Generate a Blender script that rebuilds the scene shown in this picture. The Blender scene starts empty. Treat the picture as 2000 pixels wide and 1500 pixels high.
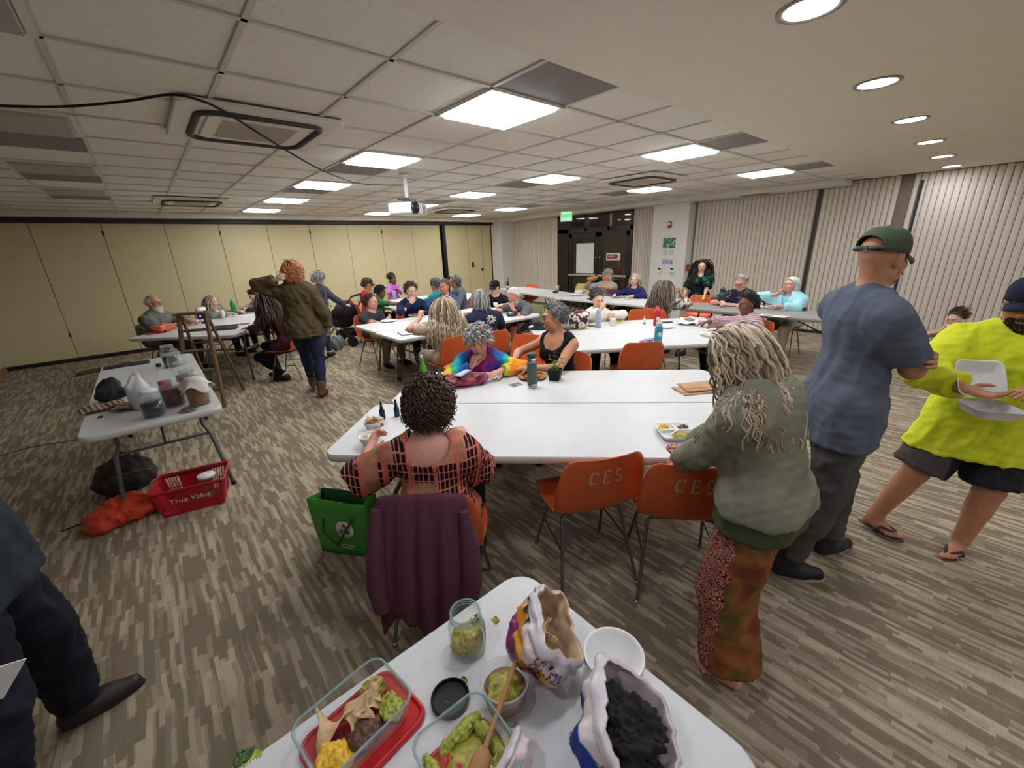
import bpy, bmesh, math, random
import numpy as np
from math import pi, sin, cos, radians as rad
from mathutils import Matrix, Vector
random.seed(7)
RS = np.random.RandomState(11)
S = bpy.context.scene
COL = S.collection
# ---------------------------------------------------------------- camera
FPX, YAW, PIT, ROL, CH = 795.352, .708772573, -.32379646, -.0380378243, 1.76
_f = np.array([sin(YAW)*cos(PIT), cos(YAW)*cos(PIT), sin(PIT)])
_r = np.array([cos(YAW), -sin(YAW), 0.]); _u = np.cross(_r, _f)
_R, _U = _r*cos(ROL)+_u*sin(ROL), -_r*sin(ROL)+_u*cos(ROL)
def at(px, py, z):
    """point of the room at height z that the photograph shows at pixel px, py"""
    d = _R*(px-1000)/FPX-_U*(py-750)/FPX+_f
    t = (z-CH)/d[2]
    return np.array([d[0]*t, d[1]*t, z])
cam = bpy.data.cameras.new('camera'); co = bpy.data.objects.new('camera', cam); COL.objects.link(co)
cam.sensor_fit = 'HORIZONTAL'; cam.sensor_width = 36; cam.lens = 36*FPX/2000; cam.clip_start = .02
M3 = Matrix((_R, _U, -_f)).transposed().to_4x4(); M3.translation = (0, 0, CH); co.matrix_world = M3
S.camera = co
# ---------------------------------------------------------------- world, exposure
w = bpy.data.worlds.new('world'); S.world = w; w.use_nodes = True
w.node_tree.nodes['Background'].inputs[0].default_value = (.05, .06, .08, 1)
w.node_tree.nodes['Background'].inputs[1].default_value = .05
S.view_settings.view_transform = 'Standard'; S.view_settings.look = 'None'
S.view_settings.gamma = 1; S.view_settings.use_curve_mapping = False
S.view_settings.exposure = 1.72
S.cycles.max_bounces = 5; S.cycles.diffuse_bounces = 3; S.cycles.glossy_bounces = 2; S.cycles.transmission_bounces = 3; S.cycles.transparent_max_bounces = 16
S.cycles.adaptive_threshold = .1; S.cycles.caustics_reflective = S.cycles.caustics_refractive = False; S.cycles.sample_clamp_indirect = 6
PANEL_W, DOWN_W = 9.0, 28.0      # brightness of the ceiling panels and of the downlights
# ---------------------------------------------------------------- small helpers
def C(r, g=None, b=None):
    if g is None: r, g, b = [int(r[i:i+2], 16) for i in (0, 2, 4)]
    return tuple((c/255/12.92 if c/255 <= .04045 else ((c/255+.055)/1.055)**2.4) for c in (r, g, b))+(1.,)
def nrm(v):
    v = np.asarray(v, float); return v/(np.linalg.norm(v)+1e-12)
def RX(a): c, s = cos(a), sin(a); return np.array([[1, 0, 0], [0, c, -s], [0, s, c]])
def RY(a): c, s = cos(a), sin(a); return np.array([[c, 0, s], [0, 1, 0], [-s, 0, c]])
def RZ(a): c, s = cos(a), sin(a); return np.array([[c, -s, 0], [s, c, 0], [0, 0, 1]])
class NT:
    def __init__(s, m): s.t = m.node_tree; s.o = s.t.nodes['Principled BSDF']
    def __call__(s, typ, ins=None, **pr):
        n = s.t.nodes.new('ShaderNode'+typ)
        for k, v in pr.items(): setattr(n, k, v)
        for k, v in (ins or {}).items():
            sk = n.inputs[k]
            if isinstance(v, bpy.types.NodeSocket): s.t.links.new(v, sk)
            else: sk.default_value = v
        return n
    def set(s, k, v):
        if isinstance(v, bpy.types.NodeSocket): s.t.links.new(v, s.o.inputs[k])
        else: s.o.inputs[k].default_value = v
    def obj(s, scale=(1, 1, 1), rot=(0, 0, 0)):
        tc = s('TexCoord'); return s('Mapping', {0: tc.outputs['Object'], 'Scale': scale, 'Rotation': rot}).outputs[0]
    def m(s, op, a, b=0., c=0.): return s('Math', {0: a, 1: b, 2: c}, operation=op).outputs[0]
    def mix(s, f, a, b, bt='MIX'):
        n = s('Mix', data_type='RGBA', blend_type=bt)
        for i, v in ((0, f), (6, a), (7, b)):
            if isinstance(v, bpy.types.NodeSocket): s.t.links.new(v, n.inputs[i])
            else: n.inputs[i].default_value = v
        return n.outputs[2]
    def noise(s, vec, sc, det=2., ro=.5): return s('TexNoise', {'Vector': vec, 'Scale': sc, 'Detail': det, 'Roughness': ro}).outputs[0]
    def ramp(s, f, stops, interp='LINEAR'):
        n = s('ValToRGB', {0: f}); r = n.color_ramp; r.interpolation = interp
        while len(r.elements) < len(stops): r.elements.new(.5)
        for e, (p, c) in zip(r.elements, stops): e.position = p; e.color = c
        return n.outputs[0]
    def xyz(s, vec): return s('SeparateXYZ', {0: vec}).outputs
    def bump(s, h, st=.3, d=.01): s.set('Normal', s('Bump', {'Height': h, 'Strength': st, 'Distance': d}).outputs[0])
MATS = {}
def mat(name, col=(.8, .8, .8, 1), rough=.5, metal=0., fn=None, bump=None, var=0., spec=None, **kw):
    if name in MATS: return MATS[name]
    m = bpy.data.materials.new(name); m.use_nodes = True; t = NT(m)
    t.set('Base Color', col); t.set('Roughness', rough); t.set('Metallic', metal)
    if spec is not None: t.set('Specular IOR Level', spec)
    for k, v in kw.items(): t.set(k.replace('_', ' '), v)
    if var:
        n = t.noise(t.obj(), kw.get('vs', 9.), 4.)
        t.set('Base Color', t.mix(n, tuple(c*(1-var) for c in col[:3])+(1,), tuple(min(1, c*(1+var)) for c in col[:3])+(1,)))
    if bump: t.bump(t.noise(t.obj(), bump[0], 3.), bump[1], bump[2] if len(bump) > 2 else .01)
    if fn: fn(t)
    m.diffuse_color = col; MATS[name] = m; return m
def attr_mat(name, rough=.6, nz=0., nscale=60., spec=.3, sss=0., bump=0.):
    def fn(t):
        c = t('VertexColor', layer_name='Col').outputs[0]
        if nz:
            n = t.noise(t.obj(), nscale, 3.); c = t.mix(1., c, t.ramp(n, [(.3, (1-nz,)*3+(1,)), (.7, (1+nz,)*3+(1,))]), 'MULTIPLY')
        t.set('Base Color', c)
        if bump: t.bump(t.noise(t.obj(), nscale, 3.), bump, .004)
    return mat(name, rough=rough, fn=fn, spec=spec)
def tagl(o, label=None, cat=None, group=None, kind=None):
    for k, v in (('label', label), ('category', cat), ('group', group), ('kind', kind)):
        if v: o[k] = v
    return o
def empty(name, loc=(0, 0, 0), rz=0., label=None, cat=None, group=None):
    o = bpy.data.objects.new(name, None); COL.objects.link(o); o.location = [float(c) for c in loc]; o.rotation_euler = (0, 0, rz)
    o.empty_display_size = .05
    return tagl(o, label, cat, group)
def link(name, me, parent=None, mats=(), smooth=None, label=None, cat=None, group=None, kind=None, loc=None, rot=None, bev=0., seg=2, sub=0, sol=0.):
    o = bpy.data.objects.new(name, me); COL.objects.link(o)
    if parent is not None: o.parent = parent
    if mats and not me.materials:
        for m in (mats if isinstance(mats, (list, tuple)) else [mats]): me.materials.append(m)
    if smooth is not None: me.polygons.foreach_set('use_smooth', [smooth]*len(me.polygons))
    if loc is not None: o.location = [float(c) for c in loc]
    if rot is not None: o.rotation_euler = rot
    if sol: md = o.modifiers.new('thick', 'SOLIDIFY'); md.thickness = sol; md.offset = 0
    if bev: md = o.modifiers.new('bev', 'BEVEL'); md.width = bev; md.segments = seg; md.limit_method = 'ANGLE'; md.angle_limit = .7
    if sub: md = o.modifiers.new('sub', 'SUBSURF'); md.levels = md.render_levels = sub
    return tagl(o, label, cat, group, kind)
def npmesh(name, V, Q, col=None):
    """mesh out of numpy arrays (Q: n x 4 or n x 3)"""
    me = bpy.data.meshes.new(name); V = np.asarray(V, np.float32); Q = np.asarray(Q, np.int32)
    k = Q.shape[1]; me.vertices.add(len(V)); me.vertices.foreach_set('co', V.ravel())
    me.loops.add(Q.size); me.loops.foreach_set('vertex_index', Q.ravel())
    me.polygons.add(len(Q)); me.polygons.foreach_set('loop_start', np.arange(0, Q.size, k, dtype=np.int32))
    me.update(calc_edges=True)
    if col is not None:
        a = me.color_attributes.new('Col', 'FLOAT_COLOR', 'POINT'); cc = np.ones((len(V), 4), np.float32); cc[:, :3] = np.asarray(col)[..., :3]
        a.data.foreach_set('color', cc.ravel())
    me.polygons.foreach_set('use_smooth', np.ones(len(Q), bool))
    return me
class B:
    """collects shapes; .mesh() makes one mesh, .obj() links it"""
    def __init__(s): s.v = []; s.f = []; s.mi = []; s.cur = 0; s.sm = []; s.smooth = False
    def add(s, V, F, smooth=None):
        n = len(s.v); s.v += [tuple(map(float, p)) for p in V]
        for f in F: s.f.append(tuple(i+n for i in f)); s.mi.append(s.cur); s.sm.append(s.smooth if smooth is None else smooth)
        return s
    def box(s, c, d, R=None):
        V = np.array([[x, y, z] for x in (-.5, .5) for y in (-.5, .5) for z in (-.5, .5)])*np.array(d)
        if R is not None: V = V@np.asarray(R).T
        return s.add(V+np.array(c), [(0, 1, 3, 2), (4, 6, 7, 5), (0, 4, 5, 1), (2, 3, 7, 6), (0, 2, 6, 4), (1, 5, 7, 3)])
    def bar(s, a, b, w, h, up=(0, 0, 1)):
        a = np.array(a, float); b = np.array(b, float); d = b-a; L = np.linalg.norm(d); y = d/L
        x = nrm(np.cross(y, up)); z = np.cross(x, y)
        return s.box((a+b)/2, (w, L, h), np.array([x, y, z]).T)
    def tube(s, P, r, n=8, cap=True, closed=False):
        P = np.asarray(P, float); m = len(P); r = np.broadcast_to(np.asarray(r, float), (m,))
        T = np.roll(P, -1, 0)-np.roll(P, 1, 0)
        if not closed: T[0] = P[1]-P[0]; T[-1] = P[-1]-P[-2]
        T = T/(np.linalg.norm(T, axis=1)[:, None]+1e-12)
        u = nrm(np.cross(T[0], (0, 0, 1) if abs(T[0][2]) < .9 else (1, 0, 0))); V = []
        for i in range(m):
            u = nrm(u-T[i]*np.dot(u, T[i])); w_ = np.cross(T[i], u)
            for k in range(n): a = 2*pi*k/n; V.append(P[i]+r[i]*(cos(a)*u+sin(a)*w_))
        F = []
        for i in range(m if closed else m-1):
            for k in range(n):
                a = i*n+k; b_ = i*n+(k+1) % n; j = ((i+1) % m)*n
                F.append((a, b_, j+(k+1) % n, j+k))
        s.add(V, F, True)
        if cap and not closed:
            s.add(V[:n], [tuple(range(n-1, -1, -1))], False); s.add(V[-n:], [tuple(range(n))], False)
        return s
    def lathe(s, prof, n=24, c=(0, 0, 0), R=None, smooth=True, sx=1., sy=1.):
        V = []; F = []
        for (r, z) in prof:
            for k in range(n): a = 2*pi*k/n; V.append((r*cos(a)*sx, r*sin(a)*sy, z))
        for i in range(len(prof)-1):
            for k in range(n): F.append((i*n+k, i*n+(k+1) % n, (i+1)*n+(k+1) % n, (i+1)*n+k))
        if prof[0][0] > 1e-5: F.append(tuple(range(n-1, -1, -1)))
        if prof[-1][0] > 1e-5: F.append(tuple((len(prof)-1)*n+k for k in range(n)))
        V = np.array(V)
        if R is not None: V = V@np.asarray(R).T
        return s.add(V+np.array(c), F, smooth)
    def prism(s, poly, z0, z1, R=None, c=(0, 0, 0)):
        n = len(poly); V = np.array([(x, y, z0) for x, y in poly]+[(x, y, z1) for x, y in poly])
        if R is not None: V = V@np.asarray(R).T
        return s.add(V+np.array(c), [tuple(range(n-1, -1, -1)), tuple(range(n, 2*n))]+[(i, (i+1) % n, n+(i+1) % n, n+i) for i in range(n)])
    def grid(s, P, smooth=True, closeu=False):
        """P: m x n x 3 sheet"""
        P = np.asarray(P); m, n = P.shape[:2]
        F = [(i*n+j, i*n+(j+1) % n, ((i+1) % m)*n+(j+1) % n, ((i+1) % m)*n+j) for i in range(m-1) for j in range(n if closeu else n-1)]
        return s.add(P.reshape(-1, 3), F, smooth)
    def sph(s, c, r, n=12, m=8, R=None):
        r = np.broadcast_to(np.asarray(r, float), (3,))
        th = np.linspace(0, pi, m+1); V = []
        for t in th:
            for k in range(n): a = 2*pi*k/n; V.append((sin(t)*cos(a)*r[0], sin(t)*sin(a)*r[1], cos(t)*r[2]))
        V = np.array(V)
        if R is not None: V = V@np.asarray(R).T
        return s.add(V+np.array(c), [(i*n+k, (i+1)*n+k, (i+1)*n+(k+1) % n, i*n+(k+1) % n) for i in range(m) for k in range(n)], True)
    def mesh(s, name):
        me = bpy.data.meshes.new(name); me.from_pydata(s.v, [], s.f); me.polygons.foreach_set('material_index', s.mi)
        me.polygons.foreach_set('use_smooth', s.sm); me.validate(); me.update(); return me
    def obj(s, name, mats, parent=None, **kw): return link(name, s.mesh(name), parent, mats, **kw)
def rrect(w, d, r, n=6):
    P = []
    for cx, cy, a0 in ((w/2-r, d/2-r, 0), (-w/2+r, d/2-r, 90), (-w/2+r, -d/2+r, 180), (w/2-r, -d/2+r, 270)):
        for i in range(n+1): a = rad(a0+90*i/n); P.append((cx+r*cos(a), cy+r*sin(a)))
    return P
def copytree(o, parent=None):
    c = o.copy(); COL.objects.link(c); c.parent = parent
    for ch in o.children: copytree(ch, c)
    return c
def text_mesh(txt, size, depth=.0006, ext=0., align='CENTER'):
    cu = bpy.data.curves.new('txt', 'FONT'); cu.body = txt; cu.size = size; cu.align_x = align; cu.align_y = 'CENTER'; cu.extrude = depth; cu.resolution_u = 3
    cu.offset = ext
    o = bpy.data.objects.new('txt', cu); COL.objects.link(o); dg = bpy.context.evaluated_depsgraph_get()
    me = bpy.data.meshes.new_from_object(o.evaluated_get(dg)); bpy.data.objects.remove(o); bpy.data.curves.remove(cu); me.materials.clear(); return me
def place_text(txt, size, m, parent, O, X, Y, name='lettering', depth=.0006, fnmap=None, ext=0., align='CENTER', shear=0.):
    """flat lettering: O origin, X reading direction, Y up direction"""
    me = text_mesh(txt, size, depth, ext, align); X = nrm(X); Y = np.asarray(Y, float); Y = nrm(Y-X*np.dot(X, Y)); Z = np.cross(X, Y)
    n = len(me.vertices); co_ = np.zeros(n*3); me.vertices.foreach_get('co', co_); co_ = co_.reshape(-1, 3)
    co_[:, 0] += shear*co_[:, 1]
    co_ = fnmap(co_) if fnmap else np.asarray(O)+co_[:, :1]*X+co_[:, 1:2]*Y+co_[:, 2:]*Z
    me.vertices.foreach_set('co', co_.ravel()); me.update()
    return link(name, me, parent, m)
def vnoise(P, sc, seed=0, n=7):
    r = np.random.RandomState(seed); P = np.asarray(P)*sc; o = 0
    for i in range(n):
        k = r.randn(3)*1.6; k2 = r.randn(3); o = o+np.sin(P@k+r.rand()*6.28+1.2*np.sin(P@k2+r.rand()*6.28))
    return o/n**.5
def vnormals(V, Q):
    a = V[Q[:, 2]]-V[Q[:, 0]]; b = V[Q[:, 3 % Q.shape[1]]]-V[Q[:, 1]]; n = np.cross(a, b); N = np.zeros_like(V)
    for i in range(Q.shape[1]): np.add.at(N, Q[:, i], n)
    return N/(np.linalg.norm(N, axis=1)[:, None]+1e-12)
# ---------------------------------------------------------------- soft solids: blended cones and ellipsoids turned into one skin
def nets(val, org, v):
    s = val < 0
    c = np.zeros(tuple(d-1 for d in s.shape), np.uint8); off = [(i, j, k) for i in (0, 1) for j in (0, 1) for k in (0, 1)]
    nx, ny, nz = c.shape
    for i, j, k in off: c += s[i:i+nx, j:j+ny, k:k+nz]
    I = np.argwhere((c > 0) & (c < 8)); idg = np.full(c.shape, -1, np.int32); idg[I[:, 0], I[:, 1], I[:, 2]] = np.arange(len(I))
    cv = {o: val[I[:, 0]+o[0], I[:, 1]+o[1], I[:, 2]+o[2]] for o in off}
    acc = np.zeros((len(I), 3), np.float32); cnt = np.zeros(len(I), np.float32)
    for o in off:
        for a in range(3):
            if o[a]: continue
            o2 = tuple(1 if q == a else o[q] for q in range(3)); v1, v2 = cv[o], cv[o2]
            cr = (v1 < 0) != (v2 < 0); t = np.where(cr, v1/np.where(cr, v1-v2, 1), 0)
            for q in range(3): acc[:, q] += cr*(o[q]+(t if q == a else 0))
            cnt += cr
    V = org+v*(I+acc/cnt[:, None]); Q = []
    for a in range(3):
        b, d = (a+1) % 3, (a+2) % 3
        lo = [slice(None)]*3; hi = [slice(None)]*3; lo[a] = slice(0, -1); hi[a] = slice(1, None)
        for q in (b, d): lo[q] = slice(1, -1); hi[q] = slice(1, -1)
        sl, sh = s[tuple(lo)], s[tuple(hi)]; E = np.argwhere(sl != sh); ins = sl[E[:, 0], E[:, 1], E[:, 2]]
        E[:, b] += 1; E[:, d] += 1; q4 = []
        for db, dd in ((-1, -1), (0, -1), (0, 0), (-1, 0)):
            X = E.copy(); X[:, b] += db; X[:, d] += dd; q4.append(idg[X[:, 0], X[:, 1], X[:, 2]])
        q4 = np.stack(q4, 1); q4 = np.where(ins[:, None], q4, q4[:, ::-1]); Q.append(q4)
    Q = np.concatenate(Q); return V, Q[(Q >= 0).all(1)]
class SDF:
    def __init__(s): s.p = []; s.cuts = []
    def cone(s, a, b, ra, rb=None, k=.012, fa=False, fb=False):
        s.p.append(('c', np.array(a, float), np.array(b, float), ra, ra if rb is None else rb, k, fa, fb)); return s
    def ell(s, c, r, R=None, k=.012, sub=False):
        s.p.append(('e', np.array(c, float), np.broadcast_to(np.asarray(r, float), (3,)), np.eye(3) if R is None else np.asarray(R), k, sub)); return s
    def cut(s, p, n): s.cuts.append((np.array(p, float), nrm(n))); return s   # removes the side n points to
    def box(s, q):
        if q[0] == 'c':
            r = max(q[3], q[4]); return np.minimum(q[1], q[2])-r, np.maximum(q[1], q[2])+r
        e = np.abs(q[3])@q[2]; return q[1]-e, q[1]+e
    def d1(s, q, x, y, z):
        if q[0] == 'c':
            a, b, ra, rb = q[1:5]; d = b-a; L2 = d@d+1e-12
            px, py, pz = x-a[0], y-a[1], z-a[2]; t0 = (px*d[0]+py*d[1]+pz*d[2])/L2; t = np.clip(t0, 0, 1)
            o = np.sqrt((px-t*d[0])**2+(py-t*d[1])**2+(pz-t*d[2])**2)-(ra+(rb-ra)*t); L = L2**.5
            if q[6]: o = np.maximum(o, -t0*L)
            if q[7]: o = np.maximum(o, (t0-1)*L)
            return o
        c, r, R = q[1:4]; px, py, pz = x-c[0], y-c[1], z-c[2]; k0 = 0; k1 = 0
        for i in range(3):
            u = (px*R[0, i]+py*R[1, i]+pz*R[2, i])/r[i]; k0 = k0+u*u; k1 = k1+(u/r[i])**2
        k0 = np.sqrt(k0); return k0*(k0-1)/(np.sqrt(k1)+1e-9)
    def at(s, P):
        x, y, z = P[:, 0], P[:, 1], P[:, 2]; o = np.full(len(P), 1.)
        for q in s.p:
            if q[-1] is True and q[0] == 'e': continue
            o = np.minimum(o, s.d1(q, x, y, z))
        return o
    def mesh(s, v, lo=None, hi=None):
        bb = [s.box(q) for q in s.p]
        if lo is None: lo = np.min([b[0] for b in bb], 0)-2*v; hi = np.max([b[1] for b in bb], 0)+2*v
        lo = np.asarray(lo, float); n = np.ceil((np.asarray(hi)-lo)/v).astype(int)+1
        ax = [(lo[i]+v*np.arange(n[i])).astype(np.float32) for i in range(3)]; val = np.full(n, .5, np.float32)
        for q, (l, h) in zip(s.p, bb):
            k = q[5] if q[0] == 'c' else q[4]; pad = 2.5*v+k
            i0 = np.maximum(((l-pad-lo)/v).astype(int), 0); i1 = np.minimum(np.ceil((h+pad-lo)/v).astype(int)+1, n)
            if (i1 <= i0).any(): continue
            sl = tuple(slice(a, b) for a, b in zip(i0, i1))
            d = s.d1(q, ax[0][sl[0]][:, None, None], ax[1][sl[1]][None, :, None], ax[2][sl[2]][None, None, :]).astype(np.float32); a = val[sl]
            if q[0] == 'e' and q[5]:
                d = -d; m = np.maximum(a, d); hh = np.maximum(k-np.abs(a-d), 0)/k; val[sl] = m+hh*hh*k*.25
            else:
                m = np.minimum(a, d); hh = np.maximum(k-np.abs(a-d), 0)/k; val[sl] = m-hh*hh*k*.25
        for p, nn in s.cuts:
            d = ((ax[0]-p[0])*nn[0])[:, None, None]+((ax[1]-p[1])*nn[1])[None, :, None]+((ax[2]-p[2])*nn[2])[None, None, :]
            val = np.maximum(val, d)
        return nets(val, lo, v)
def join(parts):
    V = []; Q = []; n = 0
    for v, q in parts: V.append(v); Q.append(q+n); n += len(v)
    return np.concatenate(V), np.concatenate(Q)
# ================================================================ the room
CZ = 2.622; XR = 9.4; YB = 11.13; XL = -2.2; YF = -3.0
def st(o, label=None): o['kind'] = 'structure'; return o
def carpet(t):
    v = t.obj(); x = t.xyz(v)
    wob = t.m('MULTIPLY', t.m('SUBTRACT', t.noise(t.obj((1, 1, 1)), 2.4, 2.), .5), .045)
    u = t.m('ADD', x[0], wob)
    def lay(wd, ln, sd):
        cx = t.m('ADD', t.m('FLOOR', t.m('DIVIDE', u, wd)), sd)
        sh = t('TexWhiteNoise', {'W': cx}, noise_dimensions='1D').outputs[0]
        cy = t.m('FLOOR', t.m('ADD', t.m('DIVIDE', x[1], ln), t.m('MULTIPLY', sh, 7.)))
        return t('TexWhiteNoise', {'Vector': t('CombineXYZ', {0: cx, 1: cy}).outputs[0]}, noise_dimensions='2D').outputs[0]
    a = lay(.019, .15, 3.); b = lay(.030, .24, 40.)
    n = t.m('ADD', t.m('MULTIPLY', a, .6), t.m('MULTIPLY', b, .4))
    c = t.ramp(n, [(.0, C(138, 124, 102)), (.40, C(142, 127, 104)), (.55, C(168, 152, 127)), (.75, C(190, 174, 147)), (1, C(202, 186, 158))])
    rib = t('TexWave', {'Vector': t.obj((1, 1, 1), (0, 0, pi/2)), 'Scale': 66., 'Distortion': 1.5, 'Detail': 1.}).outputs[1]
    pile = t.noise(v, 420., 2.)
    c = t.mix(.22, c, t.ramp(t.m('MULTIPLY', rib, t.m('ADD', pile, .4)), [(.2, C(50, 44, 36)), (.75, (1, 1, 1, 1))]), 'MULTIPLY')
    c = t.mix(t.m('MULTIPLY', t.m('LESS_THAN', t.noise(v, 1.1, 3.), .36), .12), c, C(120, 106, 84))
    t.set('Base Color', c); t.bump(t.m('ADD', t.m('MULTIPLY', rib, .7), pile), .2, .003)
m_carpet = mat('carpet', C(130, 116, 95), .95, fn=carpet, spec=.1)
def tilemat(t):
    v = t.obj(); n = t.noise(v, 90., 2.)
    sp = t('TexVoronoi', {'Vector': v, 'Scale': 55.}).outputs[0]
    pit = t.m('MULTIPLY', t.m('LESS_THAN', sp, .16), t.m('GREATER_THAN', t.noise(v, 30., 1.), .52))
    t.set('Base Color', t.mix(t.m('MULTIPLY', pit, .55), t.mix(n, C(226, 219, 208), C(240, 234, 224)), C(120, 110, 98)))
    t.bump(t.m('SUBTRACT', n, t.m('MULTIPLY', pit, .6)), .35, .003)
m_tile = mat('ceiling_tile', C(215, 207, 195), .9, fn=tilemat)
m_plaster = mat('plaster', C(232, 222, 206), .85, bump=(140., .12, .002), var=.03)
m_grid = mat('tee_bar', C(205, 200, 190), .5)
m_white = mat('white_paint', C(225, 220, 210), .6, bump=(120., .05, .002))
m_wallw = mat('wall_paint', C(226, 221, 211), .75, bump=(160., .1, .002))
m_dark = mat('dark_trim', C(38, 26, 22), .5)
m_black = mat('black_plastic', C(22, 22, 24), .45)
m_blackm = mat('matte_black', C(17, 17, 19), .85)
m_steel = mat('dull_steel', C(120, 118, 115), .38, .85)
m_chrome = mat('chrome', C(190, 190, 190), .18, 1.)
m_greypan = mat('grey_panel', C(128, 124, 118), .7, bump=(200., .1, .002))
m_khaki = mat('vinyl_khaki', C(212, 197, 152), .55, bump=(260., .12, .002), var=.03)
def wallfab(t):
    n = t.noise(t.obj((40, 40, 2)), 3., 3.); t.set('Base Color', t.mix(n, C(206, 193, 174), C(220, 208, 190))); t.bump(n, .2, .003)
m_pleat = mat('pleat_fabric', C(213, 200, 180), .85, fn=wallfab)
m_back = mat('pleat_backing', C(128, 110, 90), .9)
def plane_obj(name, x0, x1, y0, y1, z, m, th, parent=None):
    return st(B().box(((x0+x1)/2, (y0+y1)/2, z), (x1-x0, y1-y0, th)).obj(name, m, parent))
fl = plane_obj('floor', XL-.1, XR+.1, YF-.1, YB+.1, -.05, m_carpet, .1)
GX0, GY0, GS, GT = -.086, 2.103, .6075, .605
# ceiling: a plaster part over the camera and a suspended grid with loose tiles
ce = plane_obj('ceiling', XL-.1, XR+.1, YF-.1, YB+.1, CZ+.16, m_plaster, .1)
pl = B().box(((XL+XR)/2, (YF+1.67)/2, CZ+.05), (XR-XL, 1.67-YF, .1)).obj('plaster_soffit', m_plaster, ce)
b = B()
for i in range(-3, 17): b.box((GX0+GS*i, (1.67+YB)/2, CZ+.012), (.024, YB-1.67, .026))
for j in range(0, 16): b.box(((XL+XR)/2, GY0+GT*j, CZ+.012), (XR-XL, .024, .026))
b.obj('ceiling_grid', m_grid, ce)
LON = {(3, j) for j in (0, 3, 6, 9, 12)} | {(7, j) for j in (0, 3, 6, 9, 12)} | {(11, j) for j in (0, 3, 9, 12)}
LOFF = {(-1, 0), (-1, 3), (-1, 6), (-1, 9), (11, 6)}
GREY = {(3, -1), (7, -1), (11, -1), (3, 4), (7, 4), (11, 4), (3, 7), (7, 8), (11, 8), (-1, 4), (-1, 7), (-1, 10)}
tm = B().box((0, 0, 0), (GS-.022, GT-.022, .018)).mesh('tile'); tm.materials.append(m_tile)
gm = B().box((0, 0, 0), (GS-.012, GT-.012, .018)).mesh('grey_tile'); gm.materials.append(m_greypan)
cutt = B().box((0, 0, 0), (GS-.022, .411, .018)).mesh('cut_tile'); cutt.materials.append(m_tile)
cutg = B().box((0, 0, 0), (GS-.012, .421, .018)).mesh('cut_grey'); cutg.materials.append(m_greypan)
for i in range(-3, 16):
    for j in range(-1, 15):
        if (i, j) in LON or (i, j) in LOFF: continue
        cy = (1.67+2.103)/2 if j < 0 else GY0+GT*(j+.5); g = (i, j) in GREY
        o = link('air_panel' if g else 'ceiling_tile', (cutg if g else cutt) if j < 0 else (gm if g else tm), ce)
        o.location = (GX0+GS*(i+.5), cy, CZ+(.012 if g else .018)+random.uniform(-.002, .002)); o.rotation_euler = (random.uniform(-.003, .003), random.uniform(-.003, .003), 0)
def emis(name, col, st_):
    def fn(t): t.set('Emission Color', col); t.set('Emission Strength', st_)
    return mat(name, col, .5, fn=fn)
def panelfn(t):
    x = t.xyz(t.obj())
    band = t.m('ADD', t.m('MULTIPLY', t.m('COSINE', t.m('MULTIPLY', x[1], 34.)), .10), .9)
    t.set('Emission Color', C(246, 250, 255)); t.set('Emission Strength', t.m('MULTIPLY', band, PANEL_W))
m_panel = mat('light_diffuser', C(240, 244, 250), .5, fn=panelfn)
m_off = mat('diffuser_off', C(168, 164, 156), .4)
def troffer(i, j, on):
    t = empty('ceiling_light', (GX0+GS*(i+.5), GY0+GT*(j+.5), CZ), 0)
    b = B()
    for s in (-1, 1): b.box((s*(GS/2-.017), 0, .006), (.03, GT-.008, .028)); b.box((0, s*(GT/2-.017), .006), (GS-.064, .03, .028))
    b.obj('frame', m_white, t); a = GS/2-.033; c = GT/2-.033; V = [(-a, -c, 0), (a, -c, 0), (a, c, 0), (-a, c, 0)]; V = V+[(x*.97, y*.97, -.022) for x, y, z in V]
    B().add(V, [(4, 7, 6, 5)]+[(k, k+4, (k+1) % 4+4, (k+1) % 4) for k in range(4)]).obj('diffuser', m_panel if on else m_off, t)  # hangs below flush, glowing sides added to throw light along the ceiling
    B().box((0, 0, .05), (GS-.05, GT-.05, .06)).obj('housing', m_grid, t)
    return t
col_w = {3: 'left', 7: 'middle', 11: 'right'}; ORD = {0: 'nearest', 3: 'second nearest', 6: 'middle', 9: 'second farthest', 12: 'farthest'}
for (i, j) in sorted(LON):
    tagl(troffer(i, j, True), f'lit square ceiling panel, {ORD[j]} in the {col_w[i]} row of lights', 'ceiling light', 'lit ceiling panels')
for (i, j) in sorted(LOFF):
    tagl(troffer(i, j, False), 'unlit grey ceiling panel in the right row of lights' if i == 11 else f'unlit grey ceiling panel, {ORD[j]} in the dark column at far left', 'ceiling light', 'unlit ceiling panels')
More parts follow.
